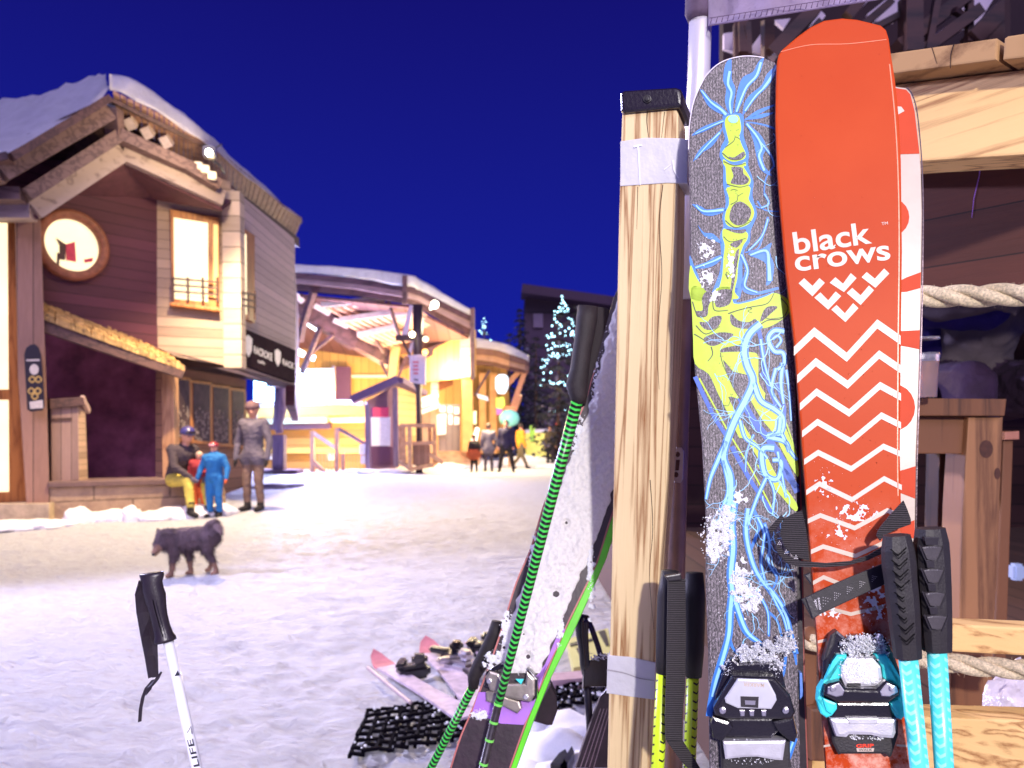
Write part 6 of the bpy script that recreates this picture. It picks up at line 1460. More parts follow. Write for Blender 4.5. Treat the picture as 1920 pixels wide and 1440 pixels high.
# ================================================================== STATION BUILDING
YB = boards('amber_boards', srgb(206, 158, 88), 0.35, 'X', 0.35, 0.05)
YBH = boards('amber_horizontal', srgb(206, 160, 96), 0.3, 'Z', 0.25, 0.05)
GB = boards('grey_boards', srgb(176, 160, 150), 0.4, 'Z', 0.3)
STM = wood('station_beam', srgb(98, 68, 74), srgb(60, 40, 46), 'X', 10, 0.1, 2)
STL = plain('pale_beam', srgb(196, 176, 170), 0.7, 0, 0.2, 3)
st = thing('station', 'lift station with sweeping snowy roof and timber trusses, lit amber inside', 'station', (gx(720, 32), 32, 0))
def fsheet(name, pts, mat_, th=0.1, par=None): return sheet(name, pts, mat_, th, par or st)
# walls
part(st, 'rear_wall', slab(flat(34), [(480, 600), (800, 640), (884, 648), (884, 880), (480, 880)], -0.3, 0), YB)
part(st, 'facade_panel', slab(vert(795, 30.5, 888, 29.5), [(800, 668), (820, 650), (888, 618), (888, 706), (800, 716)], -0.2, 0), YB)
part(st, 'facade_panel', slab(vert(862, 29.9, 889, 29.4), [(862, 632), (886, 618), (888, 706), (864, 708)], 0.02, 0.1), GB)
# roof: snow, fascia layers
def strip(name, a, c, mat_, par=None, th=0.3):
    """band between two px polylines of equal length, thickened backwards"""
    b = bmesh.new(); A = [P(*p) for p in a]; C = [P(*p) for p in c]; k = Vector((0, th, 0.02))
    L = []
    for r in (A, C, [x+k for x in C], [x+k for x in A]): L.append([b.verts.new(x) for x in r])
    for i in range(4):
        r0, r1 = L[i], L[(i+1) % 4]
        for j in range(len(A)-1): b.faces.new((r0[j], r0[j+1], r1[j+1], r1[j]))
    for j in (0, -1): b.faces.new([r[j] for r in L])
    bmesh.ops.recalc_face_normals(b, faces=b.faces); return part(par or st, name, b, mat_)
X = [(500, 28), (557, 28), (660, 27.6), (765, 27), (785, 27.4), (830, 28.2), (886, 29.2)]
def row(ys): return [(x, y, d) for (x, d), y in zip(X, ys)]
r1 = [492, 496, 502, 515, 522, 549, 583]; r2 = [508, 511, 521, 536, 543, 566, 593]; r3 = [518, 521, 532, 548, 554, 578, 604]; r4 = [528, 531, 541, 558, 564, 590, 618]; r5 = [543, 544, 553, 569, 577, 604, 632]
loft([row(r2), row(r1), [(x, y+1, d+4) for x, y, d in row(r1)]], SNOW, 'roof_snow', st, amp=0.05)
strip('fascia', row(r2), row(r3), STM, th=0.5)
strip('fascia', [(x, y, d+0.1) for x, y, d in row(r3)], [(x, y, d+0.1) for x, y, d in row(r4)], plain('fascia_pale', srgb(150, 122, 124), 0.6, 0, 0.2, 2), th=0.4)
strip('fascia', [(x, y, d+0.3) for x, y, d in row(r4)], [(x, y, d+0.3) for x, y, d in row(r5)], STM, th=0.4)
b = bmesh.new()
for x, y0, y1, d in ((759, 517, 570, 26.9), (886, 578, 712, 29.1)): beam(b, P(x, y0, d), P(x, y1, d), 0.16, 0.16, up=(0, 1, 0))
part(st, 'downpipe', b, STM)
# ceiling
fsheet('ceiling', [(500, 545, 28.5), (765, 572, 27.5), (886, 634, 29.6), (886, 640, 33.5), (700, 668, 33.5), (500, 640, 33.5)], boards('ceiling_boards', srgb(110, 70, 66), 0.5, 'X', 0.3))
# purlins, rafters, lamps strips
def fb_(name, a, c, w, h, mat_, up=(0, 0, 1)):
    b = bmesh.new(); beam(b, P(*a), P(*c), w, h, up); return part(st, name, b, mat_)
fb_('arch_beam', (553, 566, 28.6), (668, 640, 29.8), 0.5, 0.75, STM); fb_('arch_beam', (662, 636, 29.8), (746, 684, 31), 0.5, 0.6, STM)
fb_('arch_beam', (748, 686, 31), (886, 630, 30), 0.4, 0.35, STM)
for a, c in (((604, 572, 28.4), (720, 560, 27.9)), ((638, 600, 28.8), (735, 586, 28.2)), ((672, 628, 29.4), (745, 612, 28.8)), ((735, 592, 28.4), (790, 580, 27.8))):
    fb_('purlin', a, c, 0.2, 0.2, STL)
    for k in range(7):
        t0 = (k+0.5)/7; p0 = P(*a).lerp(P(*c), t0)
        b = bmesh.new(); beam(b, p0+Vector((0, .05, -.1)), p0+Vector((0.62, 0.9, -0.38)), 0.2, 0.1); part(st, 'rafter', b, plain('rafter_pale', srgb(206, 160, 140), 0.7, 0, 0.2, 3))
for a, c in (((590, 573, 28.6), (618, 588, 28.9)), ((626, 600, 29), (652, 612, 29.3)), ((553, 552, 28.2), (568, 566, 28.4)), ((636, 634, 29.6), (700, 668, 30.8))): fb_('glowing_slat', a, c, 0.18, 0.16, emit('slat_glow', (0.95, 0.72, 0.78, 1), 0.8))  # slats with a pinkish glow put into their material
for a, c in (((569, 600, 29.5), (598, 618, 29.7)), ((604, 615, 29.7), (620, 626, 29.9)), ((557, 658, 30), (570, 665, 30)), ((578, 668, 30), (590, 672, 30))):
    b = bmesh.new(); beam(b, P(*a), P(*c), 0.1, 0.22); lt = thing('strip_lamp', 'bright white strip lamp between the roof trusses near %s' % ('the large screen' if a[1] > 640 else 'the chalet wall'), 'lamp', P(*a), 'strip lamps under the station roof'); part(lt, 'tube', b, emit('strip_lamp', (0.85, 0.9, 1, 1), 6))
for a, c, w_ in (((588, 548, 28), (572, 596, 28.3), .22), ((572, 596, 28.3), (562, 640, 28.5), .2), ((601, 614, 28.8), (566, 700, 29), .16), ((625, 628, 29), (590, 656, 29.2), .12), ((590, 656, 29.2), (566, 690, 29.2), .12), ((728, 565, 27.8), (752, 640, 28), .12), ((700, 630, 29.5), (720, 660, 30), .12)):
    fb_('strut', a, c, w_, w_, STM)
fb_('column', (742, 650, 30.5), (736, 712, 30.5), 0.34, 0.34, plain('amber_post', srgb(214, 176, 110), 0.7, 0, 0.15, 3), up=(0, 1, 0))
for a, c in (((708, 668, 30.4), (731, 712, 30.4)), ((762, 668, 30.4), (745, 712, 30.4)), ((730, 666, 30.4), (729, 700, 30.4))): fb_('strut', a, c, 0.1, 0.1, STM, (0, 1, 0))
fb_('column', (876, 700, 30), (878, 846, 30), 0.42, 0.42, plain('amber_post2', srgb(206, 150, 90), 0.7, 0, 0.15, 3), up=(0, 1, 0))
fb_('column', (815, 668, 31), (816, 760, 31), 0.3, 0.3, GB, up=(0, 1, 0))
part(st, 'trim_board', slab(flat(33.8), [(625, 703), (725, 703), (725, 708), (625, 708)], 0, 0.2), emit('trim_glow', (1, .85, .6, 1), 0.35))  # trim is no lamp; a faint warm glow is put into its material
part(st, 'dark_panel', slab(flat(33.4), [(622, 687), (657, 687), (657, 752), (622, 752)], -0.1, 0.1), plain('plum_panel', srgb(90, 50, 80), 0.6))
part(st, 'dark_panel', slab(flat(31.5), [(822, 712), (850, 708), (848, 722), (822, 732)], -0.1, 0.1), plain('rust_panel', srgb(130, 74, 46), 0.7))
# doors and steps
dr = part(st, 'door', slab(flat(31), [(822, 758), (862, 758), (862, 848), (822, 848)], -0.1, 0.1), boards('door_boards', srgb(128, 116, 118), 0.25, 'X', 0.3))
b = bmesh.new()
for q in ([(825, 762), (835, 762), (835, 772), (825, 772)], [(840, 762), (848, 762), (848, 774), (840, 774)], [(852, 764), (861, 764), (861, 776), (852, 776)], [(841, 778), (848, 778), (848, 796), (841, 796)], [(852, 782), (861, 782), (861, 796), (852, 796)]): slab(flat(30.9), q, 0, 0.05, bm=b)
part(dr, 'notice', b, plain('notice', srgb(236, 234, 240), 0.6))
b = slab(flat(30.7), [(819, 778), (836, 776), (836, 814), (820, 816)], -0.05, 0.03); ps = thing('poster', 'white and pale blue poster standing by the grey door', 'poster', P(828, 816, 30.7)); part(ps, 'sheet', b, plain('notice', srgb(236, 234, 240), 0.6))
b = bmesh.new(); stroke(flat(30.66), [(826, 782), (831, 786), (825, 794), (832, 802), (828, 808)], 3, 0, 2, b); part(ps, 'print', b, plain('pale_blue', srgb(110, 170, 225), 0.6))
b = bmesh.new()
for k in range(4): box(b, (gx(853, 29.2), 29.6+k*0.45, 0.1+k*0.16), (1.9, 0.5, 0.16), 0, 0.01)
sp = thing('steps', 'broad timber steps leading up to the grey door', 'steps', (gx(853, 29.2), 29.3, 0)); part(sp, 'treads', b, plain('tread', srgb(176, 140, 112), 0.8, 0, 0.25, 4))
b = slab(flat(28), [(878, 840), (885, 822), (893, 800), (899, 804), (894, 830), (888, 842)], -0.05, 0.02); single('sign_board', b, plain('notice', srgb(236, 234, 240), 0.6), 'tilted white board standing left of the far group', 'sign')
# small planked lean-to with snow
b = bmesh.new()
for k, (x0, y0, x1, y1) in enumerate(((786, 752, 818, 742), (786, 774, 822, 760), (788, 762, 816, 752))): beam(b, P(x0, y0, 29.4), P(x1, y1, 29.8), 0.3, 0.14)
lt = thing('lean_to', 'small planked lean-to beside the dark sign pole', 'shed', (gx(804, 29.6), 29.6, 0)); part(lt, 'roof', b, SNOW)
part(lt, 'wall', slab(flat(29.9), [(786, 770), (818, 762), (818, 846), (786, 850)], -0.3, 0), boards('leanto', srgb(178, 146, 120), 0.3, 'X', 0.35))
# kiosk roof and counter
kk = thing('ticket_counter', 'amber lit ticket counter with snow-topped canopy and pale sign band', 'counter', (gx(590, 29), 29, 0))
strip('canopy', [(455, 765, 28), (540, 760, 28), (640, 757, 28), (688, 760, 28)], [(455, 784, 28), (540, 781, 28), (640, 779, 28), (690, 780, 28)], plain('canopy_yellow', srgb(240, 200, 110), 0.6, 0, 0.1, 3), kk, 1.2)
loft([[(455, 766, 27.95), (540, 761, 27.95), (640, 758, 27.95), (688, 761, 27.95)], [(455, 756, 28.3), (540, 752, 28.3), (640, 750, 28.3), (686, 754, 28.3)], [(455, 756, 29.5), (540, 752, 29.5), (640, 750, 29.5), (686, 754, 29.5)]], SNOW, 'canopy_snow', kk, amp=0.03)
strip('sign_band', [(495, 783, 28.2), (612, 780, 28.2)], [(495, 795, 28.2), (612, 793, 28.2)], plain('mint', srgb(206, 224, 200), 0.6, 0, 0.05, 3), kk, 0.3)
strip('dark_band', [(500, 796, 28.4), (619, 793, 28.4)], [(500, 806, 28.4), (619, 804, 28.4)], plain('plum_band', srgb(84, 58, 84), 0.6, 0, 0.1, 3), kk, 0.3)
strip('dark_band', [(612, 783, 28.5), (688, 781, 28.5)], [(622, 793, 28.5), (688, 792, 28.5)], SNOW, kk, 0.2)
part(kk, 'wall', slab(flat(29.2), [(480, 780), (690, 780), (690, 884), (480, 884)], -0.3, 0), YBH)
b = slab(flat(29.0), [(480, 840), (688, 840), (688, 850), (480, 850)], 0, 0.3); part(kk, 'ledge', b, plain('canopy_yellow', srgb(240, 200, 110), 0.6))
b = bmesh.new()
for q in ([(505, 847), (518, 847), (518, 862), (505, 862)], [(614, 850), (626, 850), (626, 863), (614, 863)]): slab(flat(28.9), q, 0, 0.05, bm=b)
part(kk, 'notice', b, plain('notice', srgb(236, 234, 240), 0.6))
# screens
sc1 = thing('led_screen', 'glaring white-blue video screen under the station roof', 'screen', P(580, 752, 30))
part(sc1, 'panel', slab(flat(29.5), [(534, 692), (624, 692), (624, 752), (534, 752)], -0.1, 0), emit('screen_white', (0.55, 0.78, 1.0, 1), 9, 0.6))
b = bmesh.new(); box(b, P(626, 722, 29.6), (0.08, 0.2, 1.5)); box(b, P(580, 754, 29.6), (2.0, 0.2, 0.08)); part(sc1, 'frame', b, STEEL)
sc2 = thing('led_screen', 'smaller glaring screen between the chalet corner and the grey post', 'screen', P(498, 768, 27))
part(sc2, 'panel', slab(flat(27), [(476, 704), (519, 712), (519, 752), (476, 752)], -0.1, 0), emit('screen_cyan', (0.4, 0.76, 1.0, 1), 10, 0.6))
b = bmesh.new(); beam(b, P(480, 752, 27.1), P(480, 790, 27.1), 0.08, 0.08, up=(0, 1, 0)); part(sc2, 'leg', b, STEEL)
# grey support post in front of counter
sp = thing('support_post', 'carved grey timber post on a stone base, right of the standing man', 'post', (gx(524, 25), 25, 0))
GPST = wood('grey_post', srgb(128, 108, 134), srgb(88, 70, 96), 'Z', 14, 0.1, 2)
b = bmesh.new(); tube(b, [P(527, 712, 25), P(525, 735, 25), P(526, 765, 25), P(521, 795, 25), P(524, 812, 25)], [.25, .2, .23, .17, .12], 10); part(sp, 'upper', b, GPST, True)
b = bmesh.new(); beam(b, P(524, 815, 25), P(524, 884, 25), 0.38, 0.38, up=(0, 1, 0), bev=0.02); part(sp, 'lower', b, GPST)
b = bmesh.new(); box(b, (gx(527, 25), 25, 0.07), (1.3, 0.9, 0.14), 0, 0.03); part(sp, 'base', b, plain('base_stone', srgb(120, 96, 110), 0.9))
b = bmesh.new(); beam(b, P(505, 716, 24.6), P(556, 730, 25.5), 0.3, 0.3); part(sp, 'bracket', b, GPST)
# stair railings
rl = thing('stair_railing', 'timber stair railing with slanting handrails before the counter', 'railing', (gx(620, 26.5), 26.5, 0))
for x, y0, y1 in ((586, 808, 885), (632, 802, 888), (643, 850, 888)):
    b = bmesh.new(); beam(b, P(x, y0, 26.5), P(x, y1, 26.5), 0.13, 0.13, up=(0, 1, 0)); part(rl, 'post', b, plain('rail_timber', srgb(190, 146, 126), 0.7, 0, 0.2, 4))
for a, c, mt in (((588, 812, 26.5), (632, 842, 26.8), SNOW), ((635, 804, 26.5), (690, 836, 26.8), GPST), ((588, 866, 26.5), (612, 888, 26.5), bpy.data.materials['rail_timber'])):
    b = bmesh.new(); beam(b, P(*a), P(*c), 0.12, 0.12); part(rl, 'handrail', b, mt)
b = bmesh.new()
for k in range(16): beam(b, P(592+k*6, 850, 26.9), P(592+k*6, 886, 26.9), 0.035, 0.035, up=(0, 1, 0))
part(rl, 'balusters', b, bpy.data.materials['rail_timber'])
b = bmesh.new(); box(b, P(681, 843, 26.3), (0.26, 0.1, 0.36), 0, .02); box(b, P(681, 862, 26.3), (0.16, 0.1, 0.3), 0, .02); part(rl, 'notice', b, plain('notice', srgb(236, 234, 240), 0.6))
# hut with poster
ht = thing('ticket_hut', 'small mauve hut with slanting roof, pink and white poster', 'hut', (gx(725, 26.8), 26.8, 0))
HF = vert(690, 26.4, 745, 26.8)
part(ht, 'front', slab(HF, [(688, 752), (742, 722), (744, 878), (690, 880)], -0.2, 0), plain('mauve_paint', srgb(130, 96, 116), 0.75, 0, 0.15, 3))
part(ht, 'side', slab(vert(744, 26.8, 790, 29), [(744, 724), (786, 742), (790, 860), (744, 876)], -0.2, 0), boards('hut_side', srgb(206, 170, 120), 0.25, 'Z', 0.25))
b = bmesh.new(); beam(b, P(660, 750, 26.2), P(746, 712, 26.4), 0.9, 0.26); beam(b, P(744, 713, 26.5), P(790, 738, 28.8), 0.5, 0.2); part(ht, 'roof', b, plain('hut_roof', srgb(84, 64, 104), 0.7))
b = bmesh.new(); beam(b, P(689, 758, 26.2), P(690, 878, 26.2), 0.16, 0.16, up=(0, 1, 0)); beam(b, P(741, 728, 26.5), P(743, 876, 26.5), 0.18, 0.18, up=(0, 1, 0)); part(ht, 'corner_post', b, GPST)
pp = part(ht, 'poster', slab(HF, [(696, 782), (732, 782), (732, 836), (697, 836)], 0.0, 0.08), plain('notice', srgb(236, 234, 240), 0.6))
part(pp, 'banner', slab(HF, [(699, 764), (729, 764), (728, 782), (700, 782)], 0.0, 0.1), plain('hot_pink', srgb(215, 70, 110), 0.6))
part(ht, 'lower_panel', slab(HF, [(697, 838), (738, 838), (740, 872), (700, 872)], 0.0, 0.05), plain('plum_panel', srgb(90, 50, 80), 0.6))
# sign pole
sp = thing('sign_pole', 'tall dark pole with crossarm, lamps and white notice board', 'sign', (gx(784, 25.5), 25.5, 0))
PB = plain('pole_brown', srgb(58, 38, 46), 0.5, 0, 0.2, 4)
b = bmesh.new(); tube(b, [P(783, 572, 25.5), P(784, 720, 25.5), P(785, 730, 25.5), P(786, 840, 25.5), Vector((gx(786, 25.5), 25.5, 0))], [.17, .17, .1, .1, .12], 12); part(sp, 'pole', b, PB, True)
b = bmesh.new(); beam(b, P(742, 634, 25.5), P(800, 634, 25.5), 0.14, 0.2); beam(b, P(749, 628, 25.5), P(770, 668, 25.5), 0.08, 0.08); part(sp, 'crossarm', b, PB)
nb = part(sp, 'notice_board', slab(flat(25.3), [(768, 666), (798, 664), (798, 722), (768, 716)], -0.06, 0.04, 0.01), plain('board_pale', srgb(206, 196, 212), 0.6))
b = bmesh.new()
for k in range(4): stroke(flat(25.25), [(774+k % 2, 679+k*7), (785-k % 2, 679+k*7)], 3, 0, 3, b, 0)
part(nb, 'red_lines', b, plain('red_line', srgb(205, 70, 90), 0.6))
b = bmesh.new(); stroke(flat(25.25), [(776, 711), (784, 713)], 3, 0, 3, b, 0); part(nb, 'dark_line', b, plain('dark_line', srgb(60, 50, 70), 0.6))
b = slab(flat(25.6), [(768, 572), (774, 572), (764, 632), (752, 632)], -0.03, 0, 0); slab(flat(25.6), [(770, 640), (774, 644), (770, 672), (764, 668)], -0.03, 0, bm=b); part(sp, 'pennant', b, plain('pennant', srgb(206, 190, 214), 0.7))
for (x, y, c_, s_) in ((773, 627, (1, .85, .5, 1), 12), (798, 636, (1, .8, .5, 1), 3), (797, 660, (1, .5, .1, 1), 5)):
    b = bmesh.new(); bmesh.ops.create_icosphere(b, subdivisions=2, radius=0.1, matrix=Matrix.Translation(P(x, y, 25.1))); part(sp, 'lamp', b, emit('bulb_%d' % s_, c_, s_), True)
b = bmesh.new(); bmesh.ops.create_icosphere(b, subdivisions=2, radius=0.14, matrix=Matrix.Translation(P(815, 571, 27.2))); tube(b, [P(815, 571, 27.2), P(808, 578, 27.6)], 0.05, 8)
single('roof_lamp', b, emit('roof_lamp', (1, .97, .75, 1), 14), 'round bright lamp on the station roof edge', 'lamp', smooth=True)
for (x, y, d) in ((792, 636, 26), ):
    pass
# planter fence
pf = thing('planter_fence', 'rail-fenced wooden planter around the foot of the dark pole', 'planter', (gx(784, 25.5), 25.5, 0))
CR = plain('crate_wood', srgb(190, 148, 112), 0.8, 0, 0.3, 5)
part(pf, 'tub', slab(vert(772, 25.2, 806, 25.2), [(773, 830), (806, 830), (806, 872), (774, 872)], -0.7, 0, 0.01), boards('tub', srgb(150, 116, 96), 0.12, 'X', 0.35))
for x, y0, y1, d in ((751, 797, 868, 25.4), (757, 800, 874, 25), (768, 800, 882, 24.6), (815, 796, 870, 25.2), (806, 796, 830, 25.4)):
    b = bmesh.new(); beam(b, P(x, y0, d), P(x+1, y1, d), 0.13, 0.13, up=(0, 1, 0)); part(pf, 'post', b, CR)
for a, c in (((750, 798, 24.9), (816, 798, 24.9)), ((752, 832, 24.9), (815, 830, 24.9)), ((768, 880, 24.6), (812, 872, 24.9)), ((806, 852, 24.8), (830, 868, 25)), ((750, 866, 25.2), (770, 878, 24.7))):
    b = bmesh.new(); beam(b, P(*a), P(*c), 0.12, 0.12); part(pf, 'rail', b, CR)
# far wing with second roof
wg = thing('station_annex', 'lower annex with snowy layered roof, right of the station', 'building', (gx(935, 33), 33, 0))
Y2 = [(888, 33), (925, 32.6), (955, 32), (985, 32.6), (992, 33)]
def row2(ys): return [(x, y, d) for (x, d), y in zip(Y2, ys)]
q1, q2, q3, q4, q5 = [634, 640, 648, 664, 668], [652, 655, 664, 675, 679], [664, 667, 676, 684, 687], [674, 678, 686, 694, 694], [682, 686, 694, 700, 700]
loft([row2(q2), row2(q1), [(x, y+1, d+5) for x, y, d in row2(q1)]], SNOW, 'roof_snow', wg, amp=0.05)
for k, (a, c, mt) in enumerate(((q2, q3, STM), (q3, q4, bpy.data.materials['fascia_pale']), (q4, q5, STM))):
    strip('fascia', [(x, y, d+0.1*k) for x, y, d in row2(a)], [(x, y, d+0.1*k) for x, y, d in row2(c)], plain('annex_fascia%d' % k, srgb(*((118, 84, 72), (170, 132, 110), (104, 70, 62))[k]), 0.7, 0, 0.2, 3), wg, 0.5)
part(wg, 'wall', slab(flat(35.5), [(880, 684), (950, 684), (962, 850), (880, 850)], -0.3, 0), YB)
for a, c in (((985, 694, 33), (958, 772, 33.5)), ((978, 692, 33), (950, 722, 33.5)), ((975, 740, 33.2), (958, 790, 33.5))):
    b = bmesh.new(); beam(b, P(*a), P(*c), 0.22, 0.22, up=(0, 1, 0)); part(wg, 'strut', b, plain('strut_tan', srgb(180, 128, 104), 0.7))
b = bmesh.new(); beam(b, P(918, 694, 33), P(890, 742, 33), 0.1, 0.1, up=(0, 1, 0)); part(wg, 'strut', b, STM)
for x in (905, 925):
    b = bmesh.new(); beam(b, P(x, 700, 33.6), P(x, 850, 33.6), 0.3, 0.3, up=(0, 1, 0)); part(wg, 'column', b, bpy.data.materials['amber_post2'])
for k, (q, c_, s_, lb) in enumerate((([(929, 708), (936, 702), (947, 702), (953, 708), (953, 726), (947, 738), (934, 738), (929, 728)], (.75, .92, 1, 1), 1.3, 'round white-blue lit sign under the annex roof'),
        ([(930, 746), (945, 744), (947, 760), (940, 768), (930, 764)], (.75, .95, .1, 1), .7, 'lime green lit sign below the white-blue sign'), ([(930, 765), (942, 766), (942, 776), (931, 778)], (1, .1, .35, 1), 1.2, 'pink lit sign below the lime sign'),
        ([(886, 772), (893, 770), (893, 795), (887, 795)], (.9, .9, .5, 1), 1.5, 'narrow pale lit sign on the amber column'), ([(894, 738), (914, 744), (916, 752), (896, 746)], (.95, .8, .85, 1), .8, 'tilted pale board under the annex strut'))):
    b = slab(flat(32.4), q, -0.08, 0.0, 0.02); single('lit_sign', b, emit('sign_%d' % k, c_, s_, 3), lb, 'sign')
b = bmesh.new(); bmesh.ops.create_icosphere(b, subdivisions=3, radius=1)
for v in b.verts: v.co = Vector((v.co.x*.42, v.co.y*.3, v.co.z*.36))*(1+.1*noise.noise(v.co*3))+P(955, 784, 30.5)
tb = thing('inflatable', 'pale teal rounded inflatable with orange top behind the group', 'inflatable', (gx(955, 30.5), 30.5, 0)); part(tb, 'body', b, plain('teal_pvc', srgb(130, 214, 206), 0.4), True)
b = bmesh.new(); box(b, P(957, 766, 30.5), (.5, .2, .18), 0, .05); part(tb, 'top', b, plain('orange_pvc', srgb(230, 120, 80), 0.5)); b = bmesh.new(); beam(b, P(955, 798, 30.5), Vector((gx(955, 30.5), 30.5, 0)), .1, .1, up=(0, 1, 0)); part(tb, 'stand', b, CR)
# snow barrier and far bits
b = bmesh.new(); beam(b, P(985, 836, 38), P(1060, 832, 38), 0.15, 1.3); single('barrier', b, plain('net_yellow', srgb(226, 218, 120), 0.7, 0, 0.1, 3), 'pale yellow safety barrier across the far piste', 'barrier')
b = bmesh.new(); beam(b, P(985, 814, 41), P(1060, 812, 41), 0.15, 0.5); single('banner_fence', b, plain('net_lilac', srgb(190, 184, 214), 0.7, 0, 0.1, 3), 'lilac banner fence behind the yellow barrier', 'fence')
b = bmesh.new(); beam(b, P(998, 798, 37), P(998, 828, 37), 0.25, 0.25, up=(0, 1, 0)); single('marker_post', b, plain('marker_lime', srgb(170, 225, 90), 0.6), 'lime marker post by the far barrier', 'post')
lumps('snow_bank', [(gx(x, d), d, r, h) for x, d, r, h in ((1000, 34, 1.6, .35), (1030, 33, 1.2, .25), (1060, 30, 1.2, .2), (870, 30, 1, .2), (845, 29.6, .8, .2), (900, 31, 1, .3), (690, 25.8, .6, .12), (730, 25.6, .8, .12), (660, 26, .5, .1))], 'ploughed snow bank along the foot of the station', 6)
# hotel block silhouette
hb = thing('hotel_block', 'dark multi-storey block with flat slanting roof behind the lit tree', 'building', (gx(1100, 60), 60, 0))
part(hb, 'wall', slab(flat(60), [(984, 552), (1040, 560), (1150, 582), (1330, 600), (1330, 860), (984, 860)], -8, 0), boards('night_wall', srgb(60, 40, 62), 2.8, 'Z', 0.3, 0.05))
b = bmesh.new(); beam(b, P(978, 547, 59.5), P(1340, 598, 59.5), 3, 0.7); part(hb, 'roof', b, plain('night_roof', srgb(62, 40, 62), 0.8))
for (x, y) in ((1018, 800), (1090, 640), (1110, 700), (1000, 600)):
    part(hb, 'window', slab(flat(59.9), [(x, y-12), (x+18, y-12), (x+18, y+14), (x, y+14)], 0, 0.15), plain('night_pane', srgb(104, 84, 110), 0.3))
# ================================================================== TREES
NEED = plain('needles', srgb(44, 46, 52), 0.9, 0, 0.5, 1.2)
NEEDS = plain('snowy_needles', srgb(96, 92, 120), 0.9, 0, 0.4, 1.2)
BARK = plain('bark', srgb(70, 50, 48), 0.9)
def conifer(label, x, y, h, w, n=2600, seed=0, group='conifers beyond the station', bulbs=0):
    random.seed(seed); base = Vector((x, y, 0))
    t = thing('conifer', label, 'tree', base, group)
    b = bmesh.new(); tube(b, [base, base+Vector((0, 0, h*.5)), base+Vector((0, 0, h*.97))], [w*.07, w*.04, .01], 8); part(t, 'trunk', b, BARK)
    b = bmesh.new()
    tiers = int(h*2.6)
    for k in range(tiers):
        z = h*(0.1+0.9*k/tiers); rr = w*(1-z/h)**0.85*random.uniform(.8, 1.1)+.05
        for j in range(int(5+7*(1-z/h))):
            a = random.uniform(0, 6.283); L = rr*random.uniform(.6, 1.1); dr = Vector((math.cos(a), math.sin(a), -0.28-random.random()*.2))
            for s in range(int(6+L*7)):
                q = base+Vector((0, 0, z))+dr*L*(s+random.random())/int(6+L*7)
                sz = 0.2*(0.6+random.random())*(h/8)**.4
                d1 = Vector((random.uniform(-1, 1), random.uniform(-1, 1), random.uniform(-.7, .1))).normalized()*sz; d2 = d1.cross(Vector((random.random(), random.random(), 1))).normalized()*sz*.3
                f = b.faces.new([b.verts.new(q-d2), b.verts.new(q+d2), b.verts.new(q+d1)]); f.material_index = 1 if random.random() < .22 else 0
    part(t, 'crown', b, [NEED, NEEDS])
    return t
conifer('tall dark conifer wound with white lights beside the leaning pole', gx(1048, 31), 31, 6.7, 1.7, seed=1)
conifer('thin conifer with a few white lights behind the annex roof', gx(908, 40), 40, 7.6, 1.5, seed=2)
for i, (x, d, h, w_, lb) in enumerate(((930, 46, 7.5, 2.4, 'dark conifer just right of the thin lit conifer'), (955, 50, 8.5, 2.6, 'dark conifer left of the hotel block'), (975, 52, 10.5, 2.8, 'taller dark conifer at the hotel block corner'), (1005, 48, 8, 2.6, 'dark conifer below the hotel roof'), (1085, 45, 9.5, 2.6, 'dark conifer behind the leaning pole grip'), (1120, 47, 9, 2.8, 'dark conifer between grip and timber post'))):
    conifer(lb, gx(x, d), d, h, w_, seed=10+i)
# light strings
BE = emit('light_bulb', (0.42, 0.82, 1.0, 1), 7); bme = None
def string(label, tx, d, spots, rad, grp):
    global bme
    t = thing('light_string', label, 'string lights', P(tx, 720, d), grp)
    b = bmesh.new(); tube(b, [P(x, y, d+oy) for x, y, oy in spots[::3]], 0.012, 5); part(t, 'cable', b, BLK)
    for x, y, oy in spots:
        tb_ = bmesh.new(); bmesh.ops.create_icosphere(tb_, subdivisions=1, radius=rad*random.uniform(.6, 1.15), matrix=Matrix.Translation(P(x, y, d+oy))); part(t, 'bulb', tb_, BE, True)
random.seed(21); spots = []
zt = lambda q: T(880, 520, 3.79, q)
raw = [(658, 135), (660, 160), (672, 180), (655, 185), (685, 200), (640, 215), (665, 220), (700, 225), (650, 240), (678, 242), (605, 240), (628, 245), (700, 242), (606, 268), (606, 295), (622, 318), (588, 345), (645, 335), (636, 363), (655, 350), (705, 290), (725, 300), (735, 318), (742, 345), (730, 330), (708, 362), (735, 385), (682, 383), (645, 397), (682, 415), (728, 395), (740, 408), (722, 410), (748, 427), (552, 415), (585, 400), (565, 428), (590, 420), (605, 420), (548, 482), (596, 468), (610, 488), (630, 490), (652, 490), (668, 482), (695, 490), (690, 470), (712, 480), (752, 472), (752, 500), (560, 515), (585, 505), (705, 520), (722, 515), (740, 520), (755, 515), (596, 540), (628, 545), (640, 560), (665, 548), (690, 555), (710, 545), (628, 570), (565, 555), (585, 560), (610, 560), (520, 585), (540, 590), (560, 585), (550, 610), (535, 630), (520, 638), (508, 642), (527, 680), (580, 676), (528, 728), (570, 738), (580, 750), (598, 755), (630, 755), (645, 745), (507, 767), (703, 700), (668, 745), (680, 765), (570, 950), (575, 965), (605, 950), (630, 948), (680, 945)]
string('white light string wound round the tall conifer', 1048, 30.2, [zt([p])[0]+(random.uniform(-.4, .5),) for p in raw[:-5]], .035, 'tree light strings')
string('short row of white lights beyond the people at far right', 1040, 33, [zt([p])[0]+(0,) for p in raw[-5:]], .03, None)
